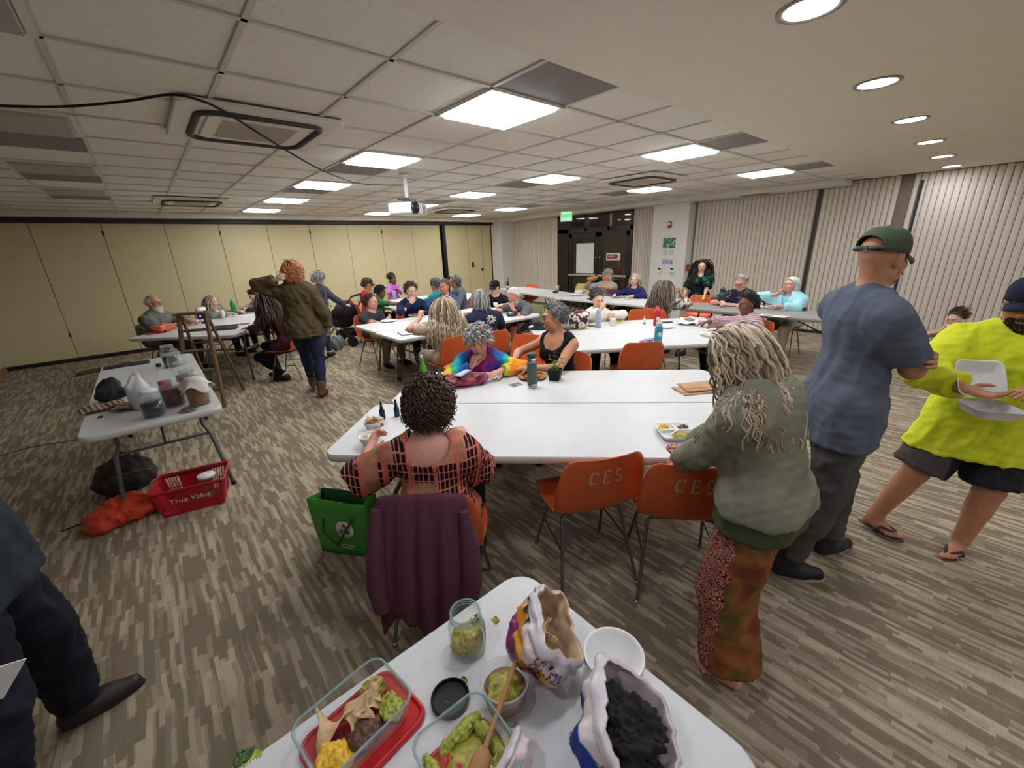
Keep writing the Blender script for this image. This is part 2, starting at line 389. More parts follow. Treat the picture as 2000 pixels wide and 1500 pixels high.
# round downlights in the plaster soffit; unseen row behind the camera added to brighten the foreground
m_can = mat('can_reflector', C(200, 200, 205), .25, .8); m_ring = mat('downlight_ring', C(150, 142, 130), .4, .4)
m_lamp = emis('downlight_lamp', C(236, 240, 255), DOWN_W)
for k, (x, dy) in enumerate([(x, y) for y in (.709, -1.55) for x in (-.46, .895, 2.25, 3.61, 4.96, 6.32, 7.66, 8.92)]):
    nm = ['first', 'second', 'third', 'fourth', 'fifth', 'sixth', 'seventh', 'last'][k-8]+' from the left in the row behind the camera' if k > 7 else ['beyond the top edge', 'straight above the food table', 'largest and nearest', 'second nearest', 'third nearest', 'fourth nearest', 'second farthest', 'farthest and smallest'][k]+' of the row'
    t = empty('downlight', (x, dy, CZ), 0, f'round recessed downlight, {nm}', 'ceiling light', 'round downlights')
    B().lathe([(.094, -.003), (.1, -.007), (.118, -.006), (.121, 0), (.1, 0)], 36).obj('trim_ring', m_ring, t)
    B().lathe([(.094, -.002), (.095, .01), (.08, .012)], 36).obj('reflector', m_can, t)
    B().lathe([(.093, -.0035), (.06, -.004), (.0, -.0045)], 24).obj('lamp_face', m_lamp, t)
# bulkheads and trims
st(B().box((XR-.25, (1.9+YB)/2, CZ-.035), (.5, YB-1.9, .09)).obj('trim_1', m_wallw, bev=.006))
st(B().box(((XL+XR-.5)/2, YB-.2, CZ-.035), (XR-XL-.5, .4, .09)).obj('trim_2', m_wallw, bev=.006))
st(B().box(((XL+8.9)/2, YB-.05, 2.50), (8.9-XL, .12, .075)).obj('trim_3', m_dark))
# back wall: folding partition of vinyl panels
wb = st(B().box(((XL+XR)/2, YB+.14, CZ/2), (XR-XL+.2, .16, CZ+.2)).obj('wall_back', m_dark))
pm = B().box((0, 0, 1.255), (.908, .05, 2.40)).mesh('panel'); pm.materials.append(m_khaki)
for k in range(10):
    o = link('wall_panel', pm, wb, bev=.006); o.location = (-1.75+.915*k+.0, YB+.025+(.003 if k % 2 else 0), 0)
    lt = B().box((.455 if k % 2 else -.455, -.03, 2.28), (.022, .012, .09)).obj('hinge', m_dark, o)
    if k % 3 == 1: B().box((-.455, -.03, .5), (.022, .012, .09)).obj('hinge', m_dark, o)
for x0, x1 in ((7.11, 7.93), (7.945, 8.5), (8.515, 8.86)):
    o = B().box(((x0+x1)/2, YB+.03, 1.255), (x1-x0, .05, 2.40)).obj('door_panel', m_khaki, wb, bev=.006)
    if x0 == 7.945: B().box((8.08, YB-.002, 1.27), (.075, .02, .17)).obj('flush_pull', m_dark, o, bev=.006); B().lathe([(.0, 0), (.045, 0), (.05, -.012), (.03, -.03), (0, -.03)], 16, (8.45, YB+.004, 1.1), RX(-pi/2)).obj('lock', m_dark, o)
st(B().box((7.04, YB-.015, 1.27), (.1, .1, 2.47)).obj('trim_4', m_black))
st(B().box(((XL+8.86)/2, YB+.0, .035), (8.86-XL, .07, .07)).obj('baseboard_back', m_dark))
# left and near walls
st(B().box((XL-.1, (YF+YB)/2, CZ/2), (.2, YB-YF, CZ+.2)).obj('wall_left', mat('wall_paint_dimmed', C(172, 164, 150), .8, bump=(160., .1, .002)))); st(B().box(((XL+XR)/2, YF-.1, CZ/2), (XR-XL+.4, .2, CZ+.2)).obj('wall_near', m_wallw))  # left wall colour darkened to dim that side of the room
st(B().box((XL+.01, (YF+YB-.1)/2, .05), (.02, YB-.1-YF, .1)).obj('baseboard_left', mat('oak_base', C(140, 104, 60), .5)))
# right wall: pleated folding partition
wr = st(B().box((XR+.10, (YF+6.1)/2, CZ/2), (.12, 6.1-YF, CZ+.1)).obj('wall_right', m_back))
w2 = st(B().box((XR+.12, (8.66+YB)/2, CZ/2), (.12, YB-8.66, CZ+.1)).obj('wall_right_far', m_back))
SL = .0775
prof = [(.0372, .004), (.034, -.010), (.016, -.018), (-.016, -.018), (-.034, -.010), (-.0372, .004), (-.03, .016), (.03, .016)]
sm_ = B().prism([(y, x) for x, y in prof], .045, 2.615).mesh('pleat'); sm_.materials.append(m_pleat)
def pleats(y0, y1, par):
    n = int(round((y1-y0)/SL)); stp = (y1-y0)/n
    for k in range(n):
        y = y0+stp*(k+.5)
        o = link('pleat', sm_, par); o.location = (XR+.03+random.uniform(-.006, .006)+(.04 if any(abs(y-q) < .05 for q in (2.33, 1.17, 1.25)) else 0), y, 0); o.rotation_euler = (0, 0, random.uniform(-.09, .09)); o.scale = (1, stp/.0775, 1)
pleats(YF, 4.55, wr); pleats(5.47, 6.13, wr); pleats(8.68, 10.62, w2)
st(B().box((XR-.0, (YF+4.55)/2, .022), (.09, 4.55-YF, .044)).obj('baseboard_right', m_dark))
for y in (2.33, 1.02): st(B().box((XR-.012, y, 1.28), (.018, .03, 2.48)).obj('trim_5', m_black))
# pillars
st(B().box((9.32, (4.59+5.45)/2, 1.3), (.34, .86, 2.6)).obj('wall_pillar', m_wallw, bev=.012))
st(B().box((9.2, 10.87, 1.3), (.64, .5, 2.6)).obj('wall_corner', m_wallw, bev=.012))
# glazed doors
def glass(t):
    t.set('Base Color', C(64, 56, 46)); t.set('Roughness', .03); t.set('Alpha', .45)
m_glass = mat('door_glass', rough=.03, fn=glass, spec=.5)
fr = B(); X = XR+.05
def vb(y, z0, z1, wd=.09, d=.1): fr.box((X, y, (z0+z1)/2), (d, wd, z1-z0))
def hb(z, y0, y1, ht=.09, d=.1): fr.box((X, (y0+y1)/2, z), (d, y1-y0, ht))
vb(8.44, 0, 2.56, .42); vb(6.17, 0, 2.56, .09); hb(2.13, 6.13, 8.65, .12); hb(2.53, 6.13, 8.65, .07); vb(7.62, 2.1, 2.56, .08); vb(6.87, 2.1, 2.56, .08)
df = st(fr.obj('door_frame', mat('bronze_frame', C(34, 28, 25), .4, .3), bev=.004))
for k, (y0, y1) in enumerate(((7.2, 8.22), (6.22, 7.17))):
    d = B()
    for y in (y0+.05, y1-.05): d.box((X, y, 1.03), (.06, .1, 2.05))
    d.box((X, (y0+y1)/2, 2.0), (.06, y1-y0, .12)); d.box((X, (y0+y1)/2, .12), (.06, y1-y0, .24))
    o = st(d.obj(f'door_{k+1}', MATS['bronze_frame'], bev=.004))
    B().box((X, (y0+y1)/2, 1.09), (.008, y1-y0-.2, 1.7)).obj('pane', m_glass, o)
    B().box((X-.075, (y0+y1)/2, .94), (.05, y1-y0-.04, .055)).obj('push_bar', mat('bar_alu', C(176, 170, 160), .4, .5), o, bev=.006)
    B().box((X-.04, y1-.05 if k else y0+.05, 1.42), (.02, .05, .025)).obj('lock', m_chrome, o)
for y0, y1 in ((7.66, 8.23), (6.91, 7.58), (6.21, 6.83)): B().box((X, (y0+y1)/2, 2.34), (.008, y1-y0, .31)).obj('transom_pane', m_glass, df)
st(B().box((XR+1.9, 7.4, 1.5), (.1, 6, 3)).obj('wall_outside', mat('outside_wall', C(120, 110, 92), .8))); st(B().box((XR+1., 7.4, -.06), (1.9, 6, .1)).obj('floor_outside', mat('outside_slab', C(90, 84, 76), .8)))
st(B().box((XR+1., 7.4, 2.75), (1.9, 6, .1)).obj('ceiling_outside', MATS['outside_wall']))
lo_ = bpy.data.lights.new('outside_fill', 'POINT'); lo_.energy = 60; lo_.shadow_soft_size = .1; lo_.color = (1, .85, .65); lob = bpy.data.objects.new('outside_fill', lo_); COL.objects.link(lob); lob.location = (XR+1.2, 5.4, 2.4)  # unseen fill light, added so the door glass looks less dark
# ================================================================ tables and chairs
def tabletop_fn(t):
    v = t.obj(); n = t.noise(v, 3., 4.); sc = t.noise(t.obj((3, 40, 1), (0, 0, .5)), 4., 3.)
    c = t.mix(n, C(204, 203, 199), C(217, 216, 212)); c = t.mix(t.m('MULTIPLY', t.m('GREATER_THAN', sc, .68), .18), c, C(150, 148, 145))
    t.set('Base Color', c); t.bump(t.noise(v, 240., 2.), .06, .002)
m_top = mat('table_plastic', C(228, 226, 222), .42, fn=tabletop_fn)
m_topgrey = mat('table_grey', C(150, 142, 134), .5, var=.04)
m_leg = mat('table_leg', C(98, 96, 98), .4, .5); m_legdark = mat('table_leg_dark', C(30, 29, 30), .5)
TZ = .74
_tt = {}
def table(cx, cy, ang, L=2.44, W=.757, label='', mtop=None, mleg=None, group='folding tables', sub=0):
    """ang: direction of the long side"""
    t = empty('folding_table', (cx, cy, 0), ang, label, 'table', group)
    mtop = mtop or m_top; mleg = mleg or m_leg; key = (L, W, mtop.name)
    if key not in _tt:
        b = B(); n = 7
        for z0, sc in ((TZ, 0), ):
            P0 = rrect(L-.012, W-.012, .075, n); P1 = rrect(L, W, .08, n); P2 = rrect(L-.004, W-.004, .08, n); P3 = rrect(L-.03, W-.03, .07, n); k = len(P0)
            V = [(x, y, TZ) for x, y in P0]+[(x, y, TZ-.006) for x, y in P1]+[(x, y, TZ-.04) for x, y in P2]+[(x, y, TZ-.046) for x, y in P3]
            F = [tuple(range(k))]+[tuple(range(4*k-1, 3*k-1, -1))]
            b.add(V, F, False); b.add(V, [(r*k+i, (r+1)*k+i, (r+1)*k+(i+1) % k, r*k+(i+1) % k) for r in range(3) for i in range(k)], True)
        _tt[key] = b.mesh('tabletop'); _tt[key].materials.append(mtop)
    link('tabletop', _tt[key], t)
    for s in (-1, 1):
        for q in (-1, 1):
            x0 = s*(L/2-.36); P = [(x0-s*.05, q*(W/2-.13), TZ-.05), (x0-s*.02, q*(W/2-.13), .52), (x0+s*.02, q*(W/2-.10), .45), (x0+s*.09, q*(W/2-.05), .012)]
            lg = B().tube(P, .0135, 8).obj('leg', mleg, t)
            B().tube([(x0+s*.09, q*(W/2-.05), .0), (x0+s*.09, q*(W/2-.05), .03)], .018, 8).obj('foot_cap', m_black, lg)
        B().tube([(s*(L/2-.385), -(W/2-.13), TZ-.06), (s*(L/2-.385), W/2-.13, TZ-.06)], .012, 6).obj('cross_bar', mleg, t)
        B().tube([(s*(L/2-.345), -(W/2-.10), .46), (s*(L/2-.345), W/2-.10, .46)], .010, 6).obj('cross_bar', mleg, t)
        B().tube([(s*(L/2-.345), 0, .46), (s*.36, 0, TZ-.06)], .009, 6).obj('brace', mleg, t)
    B().box((0, 0, TZ-.06), (L*.82, .03, .025)).obj('rail', mleg, t)
    return t
def basis(a): return np.array([cos(a), sin(a)]), np.array([-sin(a), cos(a)])
K = 1.0355
def table_e(deg, e1, e2, **kw):
    """e1: middle along the long side, e2: middle across (scaled measures)"""
    a = rad(deg); u, v = basis(a); c = u*e1*K+v*e2*K; return table(c[0], c[1], a, **kw)
table_e(0, -.48, .435, label='white folding table with food at the bottom edge')
table_e(-46, 0.0, 2.155, label='white folding table where the woman in the brush-plaid top sits')
table_e(-46, .08, 2.892, label='white folding table with the potted plant and the green flask')
table_e(-37, 1.745, 4.21, label='white folding table with the blue bottle, near one of the middle pair')
table_e(-37, 1.755, 4.945, label='white folding table with the red bottle, far one of the middle pair')
table(2.15+1.22, 4.94, 0, label='white folding table where the long-haired woman in the cream shirt sits')
table(2.17+1.22, 5.71, 0, label='white folding table in front of the man with crossed arms')
table_e(50, 6.70, -4.77*-1*-1*-1, label='white folding table where the bald bearded man sits') if False else None
def tbl_left(e1, e2, label):
    u = np.array([.643, .766]); v = np.array([.766, -.643]); c = (u*e1+v*e2)*K; return table(c[0], c[1], rad(50), label=label)
tbl_left(6.70, -4.77, 'white folding table where the bald bearded man sits'); tbl_left(6.68, -4.03, 'white folding table with the laptop beside the wooden ladder')
table(-.165*K, 4.53*K, pi/2, label='white folding table crowded with jars of liquid')
table(4.62, 7.65, 0, label='white folding table behind the man in the navy sweater, near one'); table(4.64, 8.42, 0, label='white folding table behind the girl in the pink hoodie, far one')
table(7.02, 7.19, rad(77), label='white folding table below the dark bottle by the back corner'); table(6.66, 4.72, pi/2, label='white folding table in front of the glass doors')
table(6.75, 2.13, rad(90), label='grey-topped folding table along the pleated partition', mtop=m_topgrey, mleg=m_legdark)
# ---- moulded shell chairs
def shellfn(t):
    v = t.obj(); n = t.noise(v, 6., 4.); g = t.noise(t.obj((1, 1, 1)), 60., 3.)
    t.set('Base Color', t.mix(n, C(202, 88, 42), C(218, 104, 54))); t.bump(g, .05, .002)
m_shell = mat('orange_shell', C(216, 82, 28), .33, fn=shellfn)
m_shelly = mat('yellow_shell', C(196, 182, 108), .35); m_shellg = mat('green_shell', C(140, 142, 96), .35)
PROF = [(.235, .425), (.225, .447), (.19, .456), (.12, .447), (.04, .437), (-.04, .434), (-.11, .442), (-.16, .47), (-.195, .52), (-.222, .60), (-.24, .68), (-.252, .755), (-.258, .80), (-.26, .815)]
PROFW = [.17, .20, .215, .228, .232, .228, .222, .225, .232, .235, .228, .21, .185, .155]
def shell_pt(u, x):
    """u 0..1 front lip to top of the back, x -1..1"""
    n = len(PROF)-1; f = min(max(u, 0), 1)*n; i = min(int(f), n-1); t = f-i
    # Catmull-Rom
    def cr(a):
        p0, p1, p2, p3 = a[max(i-1, 0)], a[i], a[i+1], a[min(i+2, n)]
        return .5*(2*p1+(p2-p0)*t+(2*p0-5*p1+4*p2-p3)*t*t+(3*p1-p0-3*p2+p3)*t**3)
    y = cr([p[0] for p in PROF]); z = cr([p[1] for p in PROF]); w_ = cr(PROFW)
    cup = .030*min(1, max(0, (u-.08)/.3))*(1-.45*max(0, (u-.75)/.25)); e = abs(x)**2.2
    back = min(1, max(0, (u-.45)/.2))
    return np.array([x*w_, y+e*cup*1.5*back, z+e*cup*(1-back)*1.0])
def shell_mesh(m):
    us = np.linspace(0, 1, 30); xs = np.linspace(-1, 1, 15)
    G = np.array([[shell_pt(u, x) for x in xs] for u in us]); b = B().grid(G[:, ::-1]); me = b.mesh('shell'); me.materials.append(m); return me
_sh = {}
def chair_legs(t, m):
    for s in (-1, 1):
        for q, (y0, y1) in enumerate(((.10, .225), (-.09, -.235))):
            P = [(s*.06, y0*.75, .418), (s*.14, y0*.95, .418), (s*.165, y0, .405), (s*.215, y1, .006)]
            lg = B().tube(P, .009, 8).obj('leg', m, t); B().lathe([(.013, 0), (.014, .008), (.009, .02)], 8, (s*.215, y1, 0)).obj('glide', m_chrome, lg)
        B().tube([(s*.187, .16, .24), (s*.187, -.165, .24)], .006, 6).obj('side_rail', m, t)
    B().box((0, 0, .416), (.2, .16, .014)).obj('mount_plate', m_black, t)
GL = {'C': None}
def stencil(t, u0, size):
    """C E S stencilled on the outside of the backrest"""
    def put(co_):
        out = []
        for x, y, z in co_:
            u = .80+y/.62; p = shell_pt(u, np.clip(x/.225, -1, 1)); q = shell_pt(u+.02, np.clip(x/.225, -1, 1)); r = shell_pt(u, np.clip(x/.225-.05, -1, 1))
            n = nrm(np.cross(r-p, q-p)); n = n if n[1] < 0 else -n; out.append(p+n*(.0045+abs(z)*.2))
        return np.array(out)
    P = mat('stencil_paint', C(196, 170, 150), .7)
    b = B(); cx = {'C': -.052, 'E': 0., 'S': .050}
    def seg(pts, wd):
        pts = np.array(pts); 
        for i in range(len(pts)-1):
            a, c_ = pts[i], pts[i+1]; d = nrm(c_-a); n_ = np.array([-d[1], d[0]])*wd/2; b.add([(*(a-n_), 0), (*(c_-n_), 0), (*(c_+n_), 0), (*(a+n_), 0)], [(0, 1, 2, 3)])
    arc = lambda cx_, cy_, rx, ry, a0, a1, k=8: [(cx_+rx*cos(rad(a0+(a1-a0)*i/k)), cy_+ry*sin(rad(a0+(a1-a0)*i/k))) for i in range(k+1)]
    def flush():
        nonlocal b
        me = b.mesh('letter'); V = np.array([v.co[:] for v in me.vertices]); V[:, 1] += u0; V[:, :2] *= size; W = put(V); me.vertices.foreach_set('co', W.ravel()); me.update(); link('stencil_letter', me, t, P); b = B()
    seg(arc(cx['C'], 0, .015, .018, 40, 82, 4), .005); seg(arc(cx['C'], 0, .015, .018, 100, 260), .008); seg(arc(cx['C'], 0, .015, .018, 278, 318, 4), .005); seg([(cx['C']+.013, .008), (cx['C']+.013, .019)], .004); flush()
    seg([(-.009, -.02), (-.009, .02)], .008)
    for y in (-.018, 0, .018): seg([(-.003, y), (.013 if y else .008, y)], .0045)
    seg([(.013, .012), (.013, .02)], .004); seg([(.013, -.012), (.013, -.02)], .004); flush()
    seg(arc(cx['S'], .009, .011, .0095, 30, 250, 8), .006); seg(arc(cx['S'], -.009, .011, .0095, 70, -150, 8), .006)
    flush()
def chair(x, y, face, label, m=None, ces=False, group='shell chairs', z=0):
    """face: direction (deg) a sitter looks"""
    t = empty('shell_chair', (x, y, z), rad(face-90), label, 'chair', group); m = m or m_shell
    if m.name not in _sh: _sh[m.name] = shell_mesh(m)
    link('shell', _sh[m.name], t, sol=.006); chair_legs(t, m_steel)
    if ces: stencil(t, 0, 1.25)
    return t
def fwd(x, y, face, d): return x+d*cos(rad(face)), y+d*sin(rad(face))
# ================================================================ people
m_skin = attr_mat('skin', .5, .05, 70., .35, bump=.05); m_hair = attr_mat('hair', .45, .12, 140., .4)
m_eye = attr_mat('eye', .15)
SK = dict(fair=C(220, 176, 152), pink=C(216, 156, 134), tan=C(196, 138, 104), olive=C(186, 128, 94), brown=C(122, 80, 58), asian=C(222, 172, 140), red=C(214, 140, 116))
HC = dict(grey=(C(120, 116, 112), C(196, 192, 186)), dgrey=(C(58, 56, 54), C(150, 146, 140)), white=(C(205, 202, 194), C(242, 238, 230)), brown=(C(48, 32, 24), C(92, 64, 46)), black=(C(14, 12, 12), C(34, 28, 26)),
          red=(C(146, 78, 42), C(232, 166, 110)), blonde=(C(126, 106, 80), C(234, 214, 180)), sand=(C(128, 112, 92), C(206, 190, 160)), dark=(C(30, 20, 20), C(60, 40, 34)), gbrown=(C(62, 48, 38), C(150, 134, 116)), lblond=(C(150, 134, 110), C(222, 206, 176)))
def ik(a, t, l1, l2, pole):
    d = t-a; L = np.linalg.norm(d); mx = (l1+l2)*.995
    if L > mx: t = a+d/L*mx; d = t-a; L = mx
    u = d/(L+1e-9); x = (l1*l1-l2*l2+L*L)/(2*L); h = math.sqrt(max(l1*l1-x*x, 0)); p = np.asarray(pole, float); p = nrm(p-u*np.dot(p, u))
    return a+u*x+p*h, t
def hand(sd, wr, d, n, side, sc=1., curl=.35, spread=.12, thumb=.5):
    """adds palm, four fingers and a thumb; d finger direction, n palm normal (the way the palm faces), side +1 right"""
    d = nrm(d); n = nrm(n-d*np.dot(n, d)); t = np.cross(d, n)*(-side)    # thumb side
    w_ = wr+d*.012*sc
    sd.cone(w_, w_+d*.05*sc+t*.012*sc, .021*sc, .02*sc, .012)
    sd.cone(w_+d*.02*sc-t*.012*sc, w_+d*.075*sc-t*.024*sc, .015*sc, .012*sc, .012); sd.cone(w_+d*.02*sc+t*.014*sc, w_+d*.08*sc+t*.026*sc, .016*sc, .012*sc, .012)
    sd.ell(w_+d*.055*sc, (.026*sc, .04*sc, .013*sc), np.array([t, d, n]).T, .012)
    cl = curl if isinstance(curl, (list, tuple)) else [curl*(1+.12*i) for i in range(4)]
    for i, (o, l) in enumerate(((.027, .072), (.009, .08), (-.010, .074), (-.027, .058))):
        p = w_+d*(.088-.004*abs(i-1))*sc+t*o*sc; a = 0; dd0 = nrm(d+t*(spread*(1.2-i*.8)))
        for j, (f, be) in enumerate(((.46, 1.15), (.30, 1.35), (.24, .8))):
            a += cl[i]*be; q = p+(dd0*cos(a)+n*sin(a))*l*f*sc
            sd.cone(p, q, (.0096-.0008*j)*sc, (.0090-.0009*j)*sc, .004); p = q
    p = w_+d*.018*sc+t*.022*sc; q = p+(d*.55+t*.75*(1-thumb*.6)+n*(.35+thumb*.5))*.042*sc; sd.cone(p, q, .014*sc, .0108*sc, .008)
    r = q+nrm(d*.85+t*.3*(1-thumb)+n*(.2+thumb*.55))*.034*sc; sd.cone(q, r, .0105*sc, .009*sc, .004); r2 = r+nrm(d*.95+n*.3*thumb)*.018*sc; sd.cone(r, r2, .009*sc, .0075*sc, .004)
    pts = np.array([w_, w_+d*.19*sc, r2, q, w_+d*.1*sc+n*.09*sc]); return pts.min(0)-.03*sc, pts.max(0)+.03*sc
def head_sdf(sd, c, R, s, sex, old=0., fat=0.):
    T = lambda x, y, z: c+R@np.array([x, y, z])*s
    E = lambda x, y, z, a, b, d, k=.02, sub=False: sd.ell(T(x, y, z), np.array([a, b, d])*s, R, k, sub)
    E(0, -.014, .032, .076, .096, .091, .03); E(0, .018, -.03, .062, .074, .088, .03); j = 1. if sex == 'm' else .88
    E(0, .03, -.074, .05*j+fat*.012, .052, .036+fat*.012, .025); E(0, .07, -.098, .021*j, .017, .016, .02)
    for q in (-1, 1):
        E(q*.042, .062, -.022, .024+fat*.01, .022, .022+fat*.008, .025); E(q*.05, .02, -.062, .016, .04, .026, .02)
        E(q*.0785, -.008, -.008, .010, .02, .032, .006); E(q*.083, -.016, .006, .007, .014, .02, .004)
        sd.cone(T(q*.008, .089, .034), T(q*.044, .074, .036), .0105*s, .009*s, .014)
        E(q*.032, .097, .010, .017, .017, .0115, .012, True); E(q*.031, .0775, .009, .0165, .013, .012, .005)
        E(q*.013, .098, -.030, .0085, .010, .0075, .006)
    sd.cone(T(0, .090, .022), T(0, .110, -.022), .0085*s, .0115*s, .010); E(0, .107, -.026, .0115, .0105, .0095, .006)
    E(0, .088, -.054, .025, .012, .007, .006); E(0, .087, -.066, .021, .0125, .008, .006); E(0, .098, -.060, .022, .006, .0018, .003, True)
def scalp_dirs(n, seed, rule):
    i = np.arange(n*4)+.5; ph = np.arccos(1-2*i/(n*4)); th = pi*(1+5**.5)*i+seed
    u = np.stack([np.cos(th)*np.sin(ph), np.sin(th)*np.sin(ph), np.cos(ph)], 1); return u[rule(u)]
def hairline(hi=0., ear=.0):
    def f(u):
        y, z = u[:, 1], u[:, 2]; return z > np.interp(y, [-1, -.75, -.3, -.05, .2, .42, .62, .8, 1], [-.66, -.62, -.52, -.12+ear, .08+ear, .40+hi, .60+hi, .76+hi, .98])
    return f
def locks(roots, dirs, L, seg, rad_, grav, colA, colB, hc, hr, R, body=None, wave=(0, .08), curl=(0, .05), taper=.35, seed=1, sides=3, lift=None, drift=None, flat=1.):
    r = np.random.RandomState(seed); n = len(roots); p = roots.copy(); d = dirs.copy(); st_ = (L/seg)[:, None]; P = [p.copy()]; g = np.array([0, 0, -1.])
    off = (r.rand(n)**1.5)[:, None]*(lift if lift is not None else .02)
    for k in range(seg):
        d = d+g*grav*(.25+.75*(k+1)/seg)*1.6+(drift if drift is not None else 0)*.25+r.randn(n, 3)*.06; d /= np.linalg.norm(d, axis=1)[:, None]; p = p+d*st_
        q = (p-hc)@R/(hr+off); m = np.linalg.norm(q, axis=1); ins = m < 1
        if ins.any():
            q[ins] /= m[ins][:, None]; pn = (q*(hr+off))@R.T+hc; p[ins] = pn[ins]
            nn = (q/(hr+off))@R.T; nn /= np.linalg.norm(nn, axis=1)[:, None]; dn = np.minimum((d*nn).sum(1), 0)[:, None]; d[ins] = (d-nn*dn)[ins]
        if body is not None:
            sdv = body.at(p); need = .010+off[:, 0]*.7; ins = sdv < need
            if ins.any():
                e = .004; pi_ = p[ins]; G = np.stack([body.at(pi_+np.eye(3)[a]*e)-body.at(pi_-np.eye(3)[a]*e) for a in range(3)], 1)/(2*e); G /= np.linalg.norm(G, axis=1)[:, None]+1e-6
                p[ins] = pi_+G*(need[ins]-sdv[ins])[:, None]; dn = np.minimum((d[ins]*G).sum(1), 0)[:, None]; d[ins] = d[ins]-G*dn
        P.append(p.copy())
    P = np.stack(P, 1); T = np.gradient(P, axis=1); T /= np.linalg.norm(T, axis=2)[:, :, None]+1e-9
    out = P-hc; N = out-T*(out*T).sum(2)[:, :, None]; N /= np.linalg.norm(N, axis=2)[:, :, None]+1e-9; Sx = np.cross(T, N)
    t = np.linspace(0, 1, seg+1)[None, :]; s_ = t*L[:, None]; ph = r.rand(n)[:, None]*6.28; amp = np.minimum(1, t*2.5)
    P = P+Sx*(wave[0]*amp*np.sin(s_/wave[1]*6.28+ph))[:, :, None]+(Sx*np.cos(s_/curl[1]*6.28+ph)[:, :, None]+N*np.sin(s_/curl[1]*6.28+ph)[:, :, None])*(curl[0]*amp)[:, :, None]
    T = np.gradient(P, axis=1); T /= np.linalg.norm(T, axis=2)[:, :, None]+1e-9; N = N-T*(N*T).sum(2)[:, :, None]; N /= np.linalg.norm(N, axis=2)[:, :, None]+1e-9; Sx = np.cross(T, N)
    rr = (rad_*(.75+.5*r.rand(n)))[:, None]*np.interp(t, [0, .15, .6, 1], [.7, 1, .85, taper*.5]); V = []
    for k in range(sides):
        a = 2*pi*k/sides; V.append(P+(Sx*cos(a)*flat+N*sin(a))*rr[:, :, None])
    V = np.stack(V, 2); m = seg+1; base = (np.arange(n)*m*sides)[:, None, None]; i = np.arange(seg)[None, :, None]; k = np.arange(sides)[None, None, :]
    Q = np.stack([base+i*sides+k, base+i*sides+(k+1) % sides, base+(i+1)*sides+(k+1) % sides, base+(i+1)*sides+k], -1).reshape(-1, 4)
    f = np.clip(.5+.42*r.randn(n), 0, 1)[:, None, None]; colA = np.array(colA[:3]); colB = np.array(colB[:3])
    cc = (colA*(1-f)+colB*f)*np.ones((n, m*sides, 3)); return V.reshape(-1, 3), Q, cc.reshape(-1, 3)
def cap_patch(hc, hr, R, rule, off, col, n=40, m=28):
    th = np.linspace(0, pi, m+1); V = []
    for t in th:
        for k in range(n): a = 2*pi*k/n; V.append((sin(t)*cos(a), sin(t)*sin(a), cos(t)))
    V = np.array(V); keep = rule(V); Q = np.array([(i*n+k, (i+1)*n+k, (i+1)*n+(k+1) % n, i*n+(k+1) % n) for i in range(m) for k in range(n)]); Q = Q[keep[Q].sum(1) >= 3]
    W = (V*(hr+off))@R.T+hc; use = np.unique(Q); mp = np.full(len(V), -1); mp[use] = np.arange(len(use)); return W[use], mp[Q], np.ones((len(use), 3))*np.array(col[:3])
def fit_cloth(name, sd, v, m, parent, fold=.004, fs=9., seed=0, aniso=(1, 1, .45), label=None, sag=None):
    V, Q = sd.mesh(v)
    if fold:
        N = vnormals(V, Q); f = vnoise(V*np.array(aniso), fs, seed); g = vnoise(V*np.array((1, 1, 1.3)), fs*2.1, seed+5)
        V = V+N*(fold*(.9-np.abs(f)*1.2)+fold*.3*g)[:, None]
    return link(name, npmesh(name, V, Q), parent, m, label=label)
def cloth(col, name=None, fn=None, rough=.85, nz=.06):
    nm = 'cloth_'+(name or '%d_%d_%d' % tuple(int(c*999) for c in col[:3]))
    def f(t):
        v = t.obj(); n = t.noise(v, 35., 4.); wv = t.noise(t.obj((1, 1, 1)), 500., 1.)
        c = fn(t) if fn else col
        t.set('Base Color', t.mix(1., c, t.ramp(n, [(.25, (1-nz,)*3+(1,)), (.75, (1+nz,)*3+(1,))]), 'MULTIPLY')); t.bump(t.m('ADD', n, t.m('MULTIPLY', wv, .5)), .25, .004)
    return mat(nm, col, rough, fn=f, spec=.2)
NAMED = []
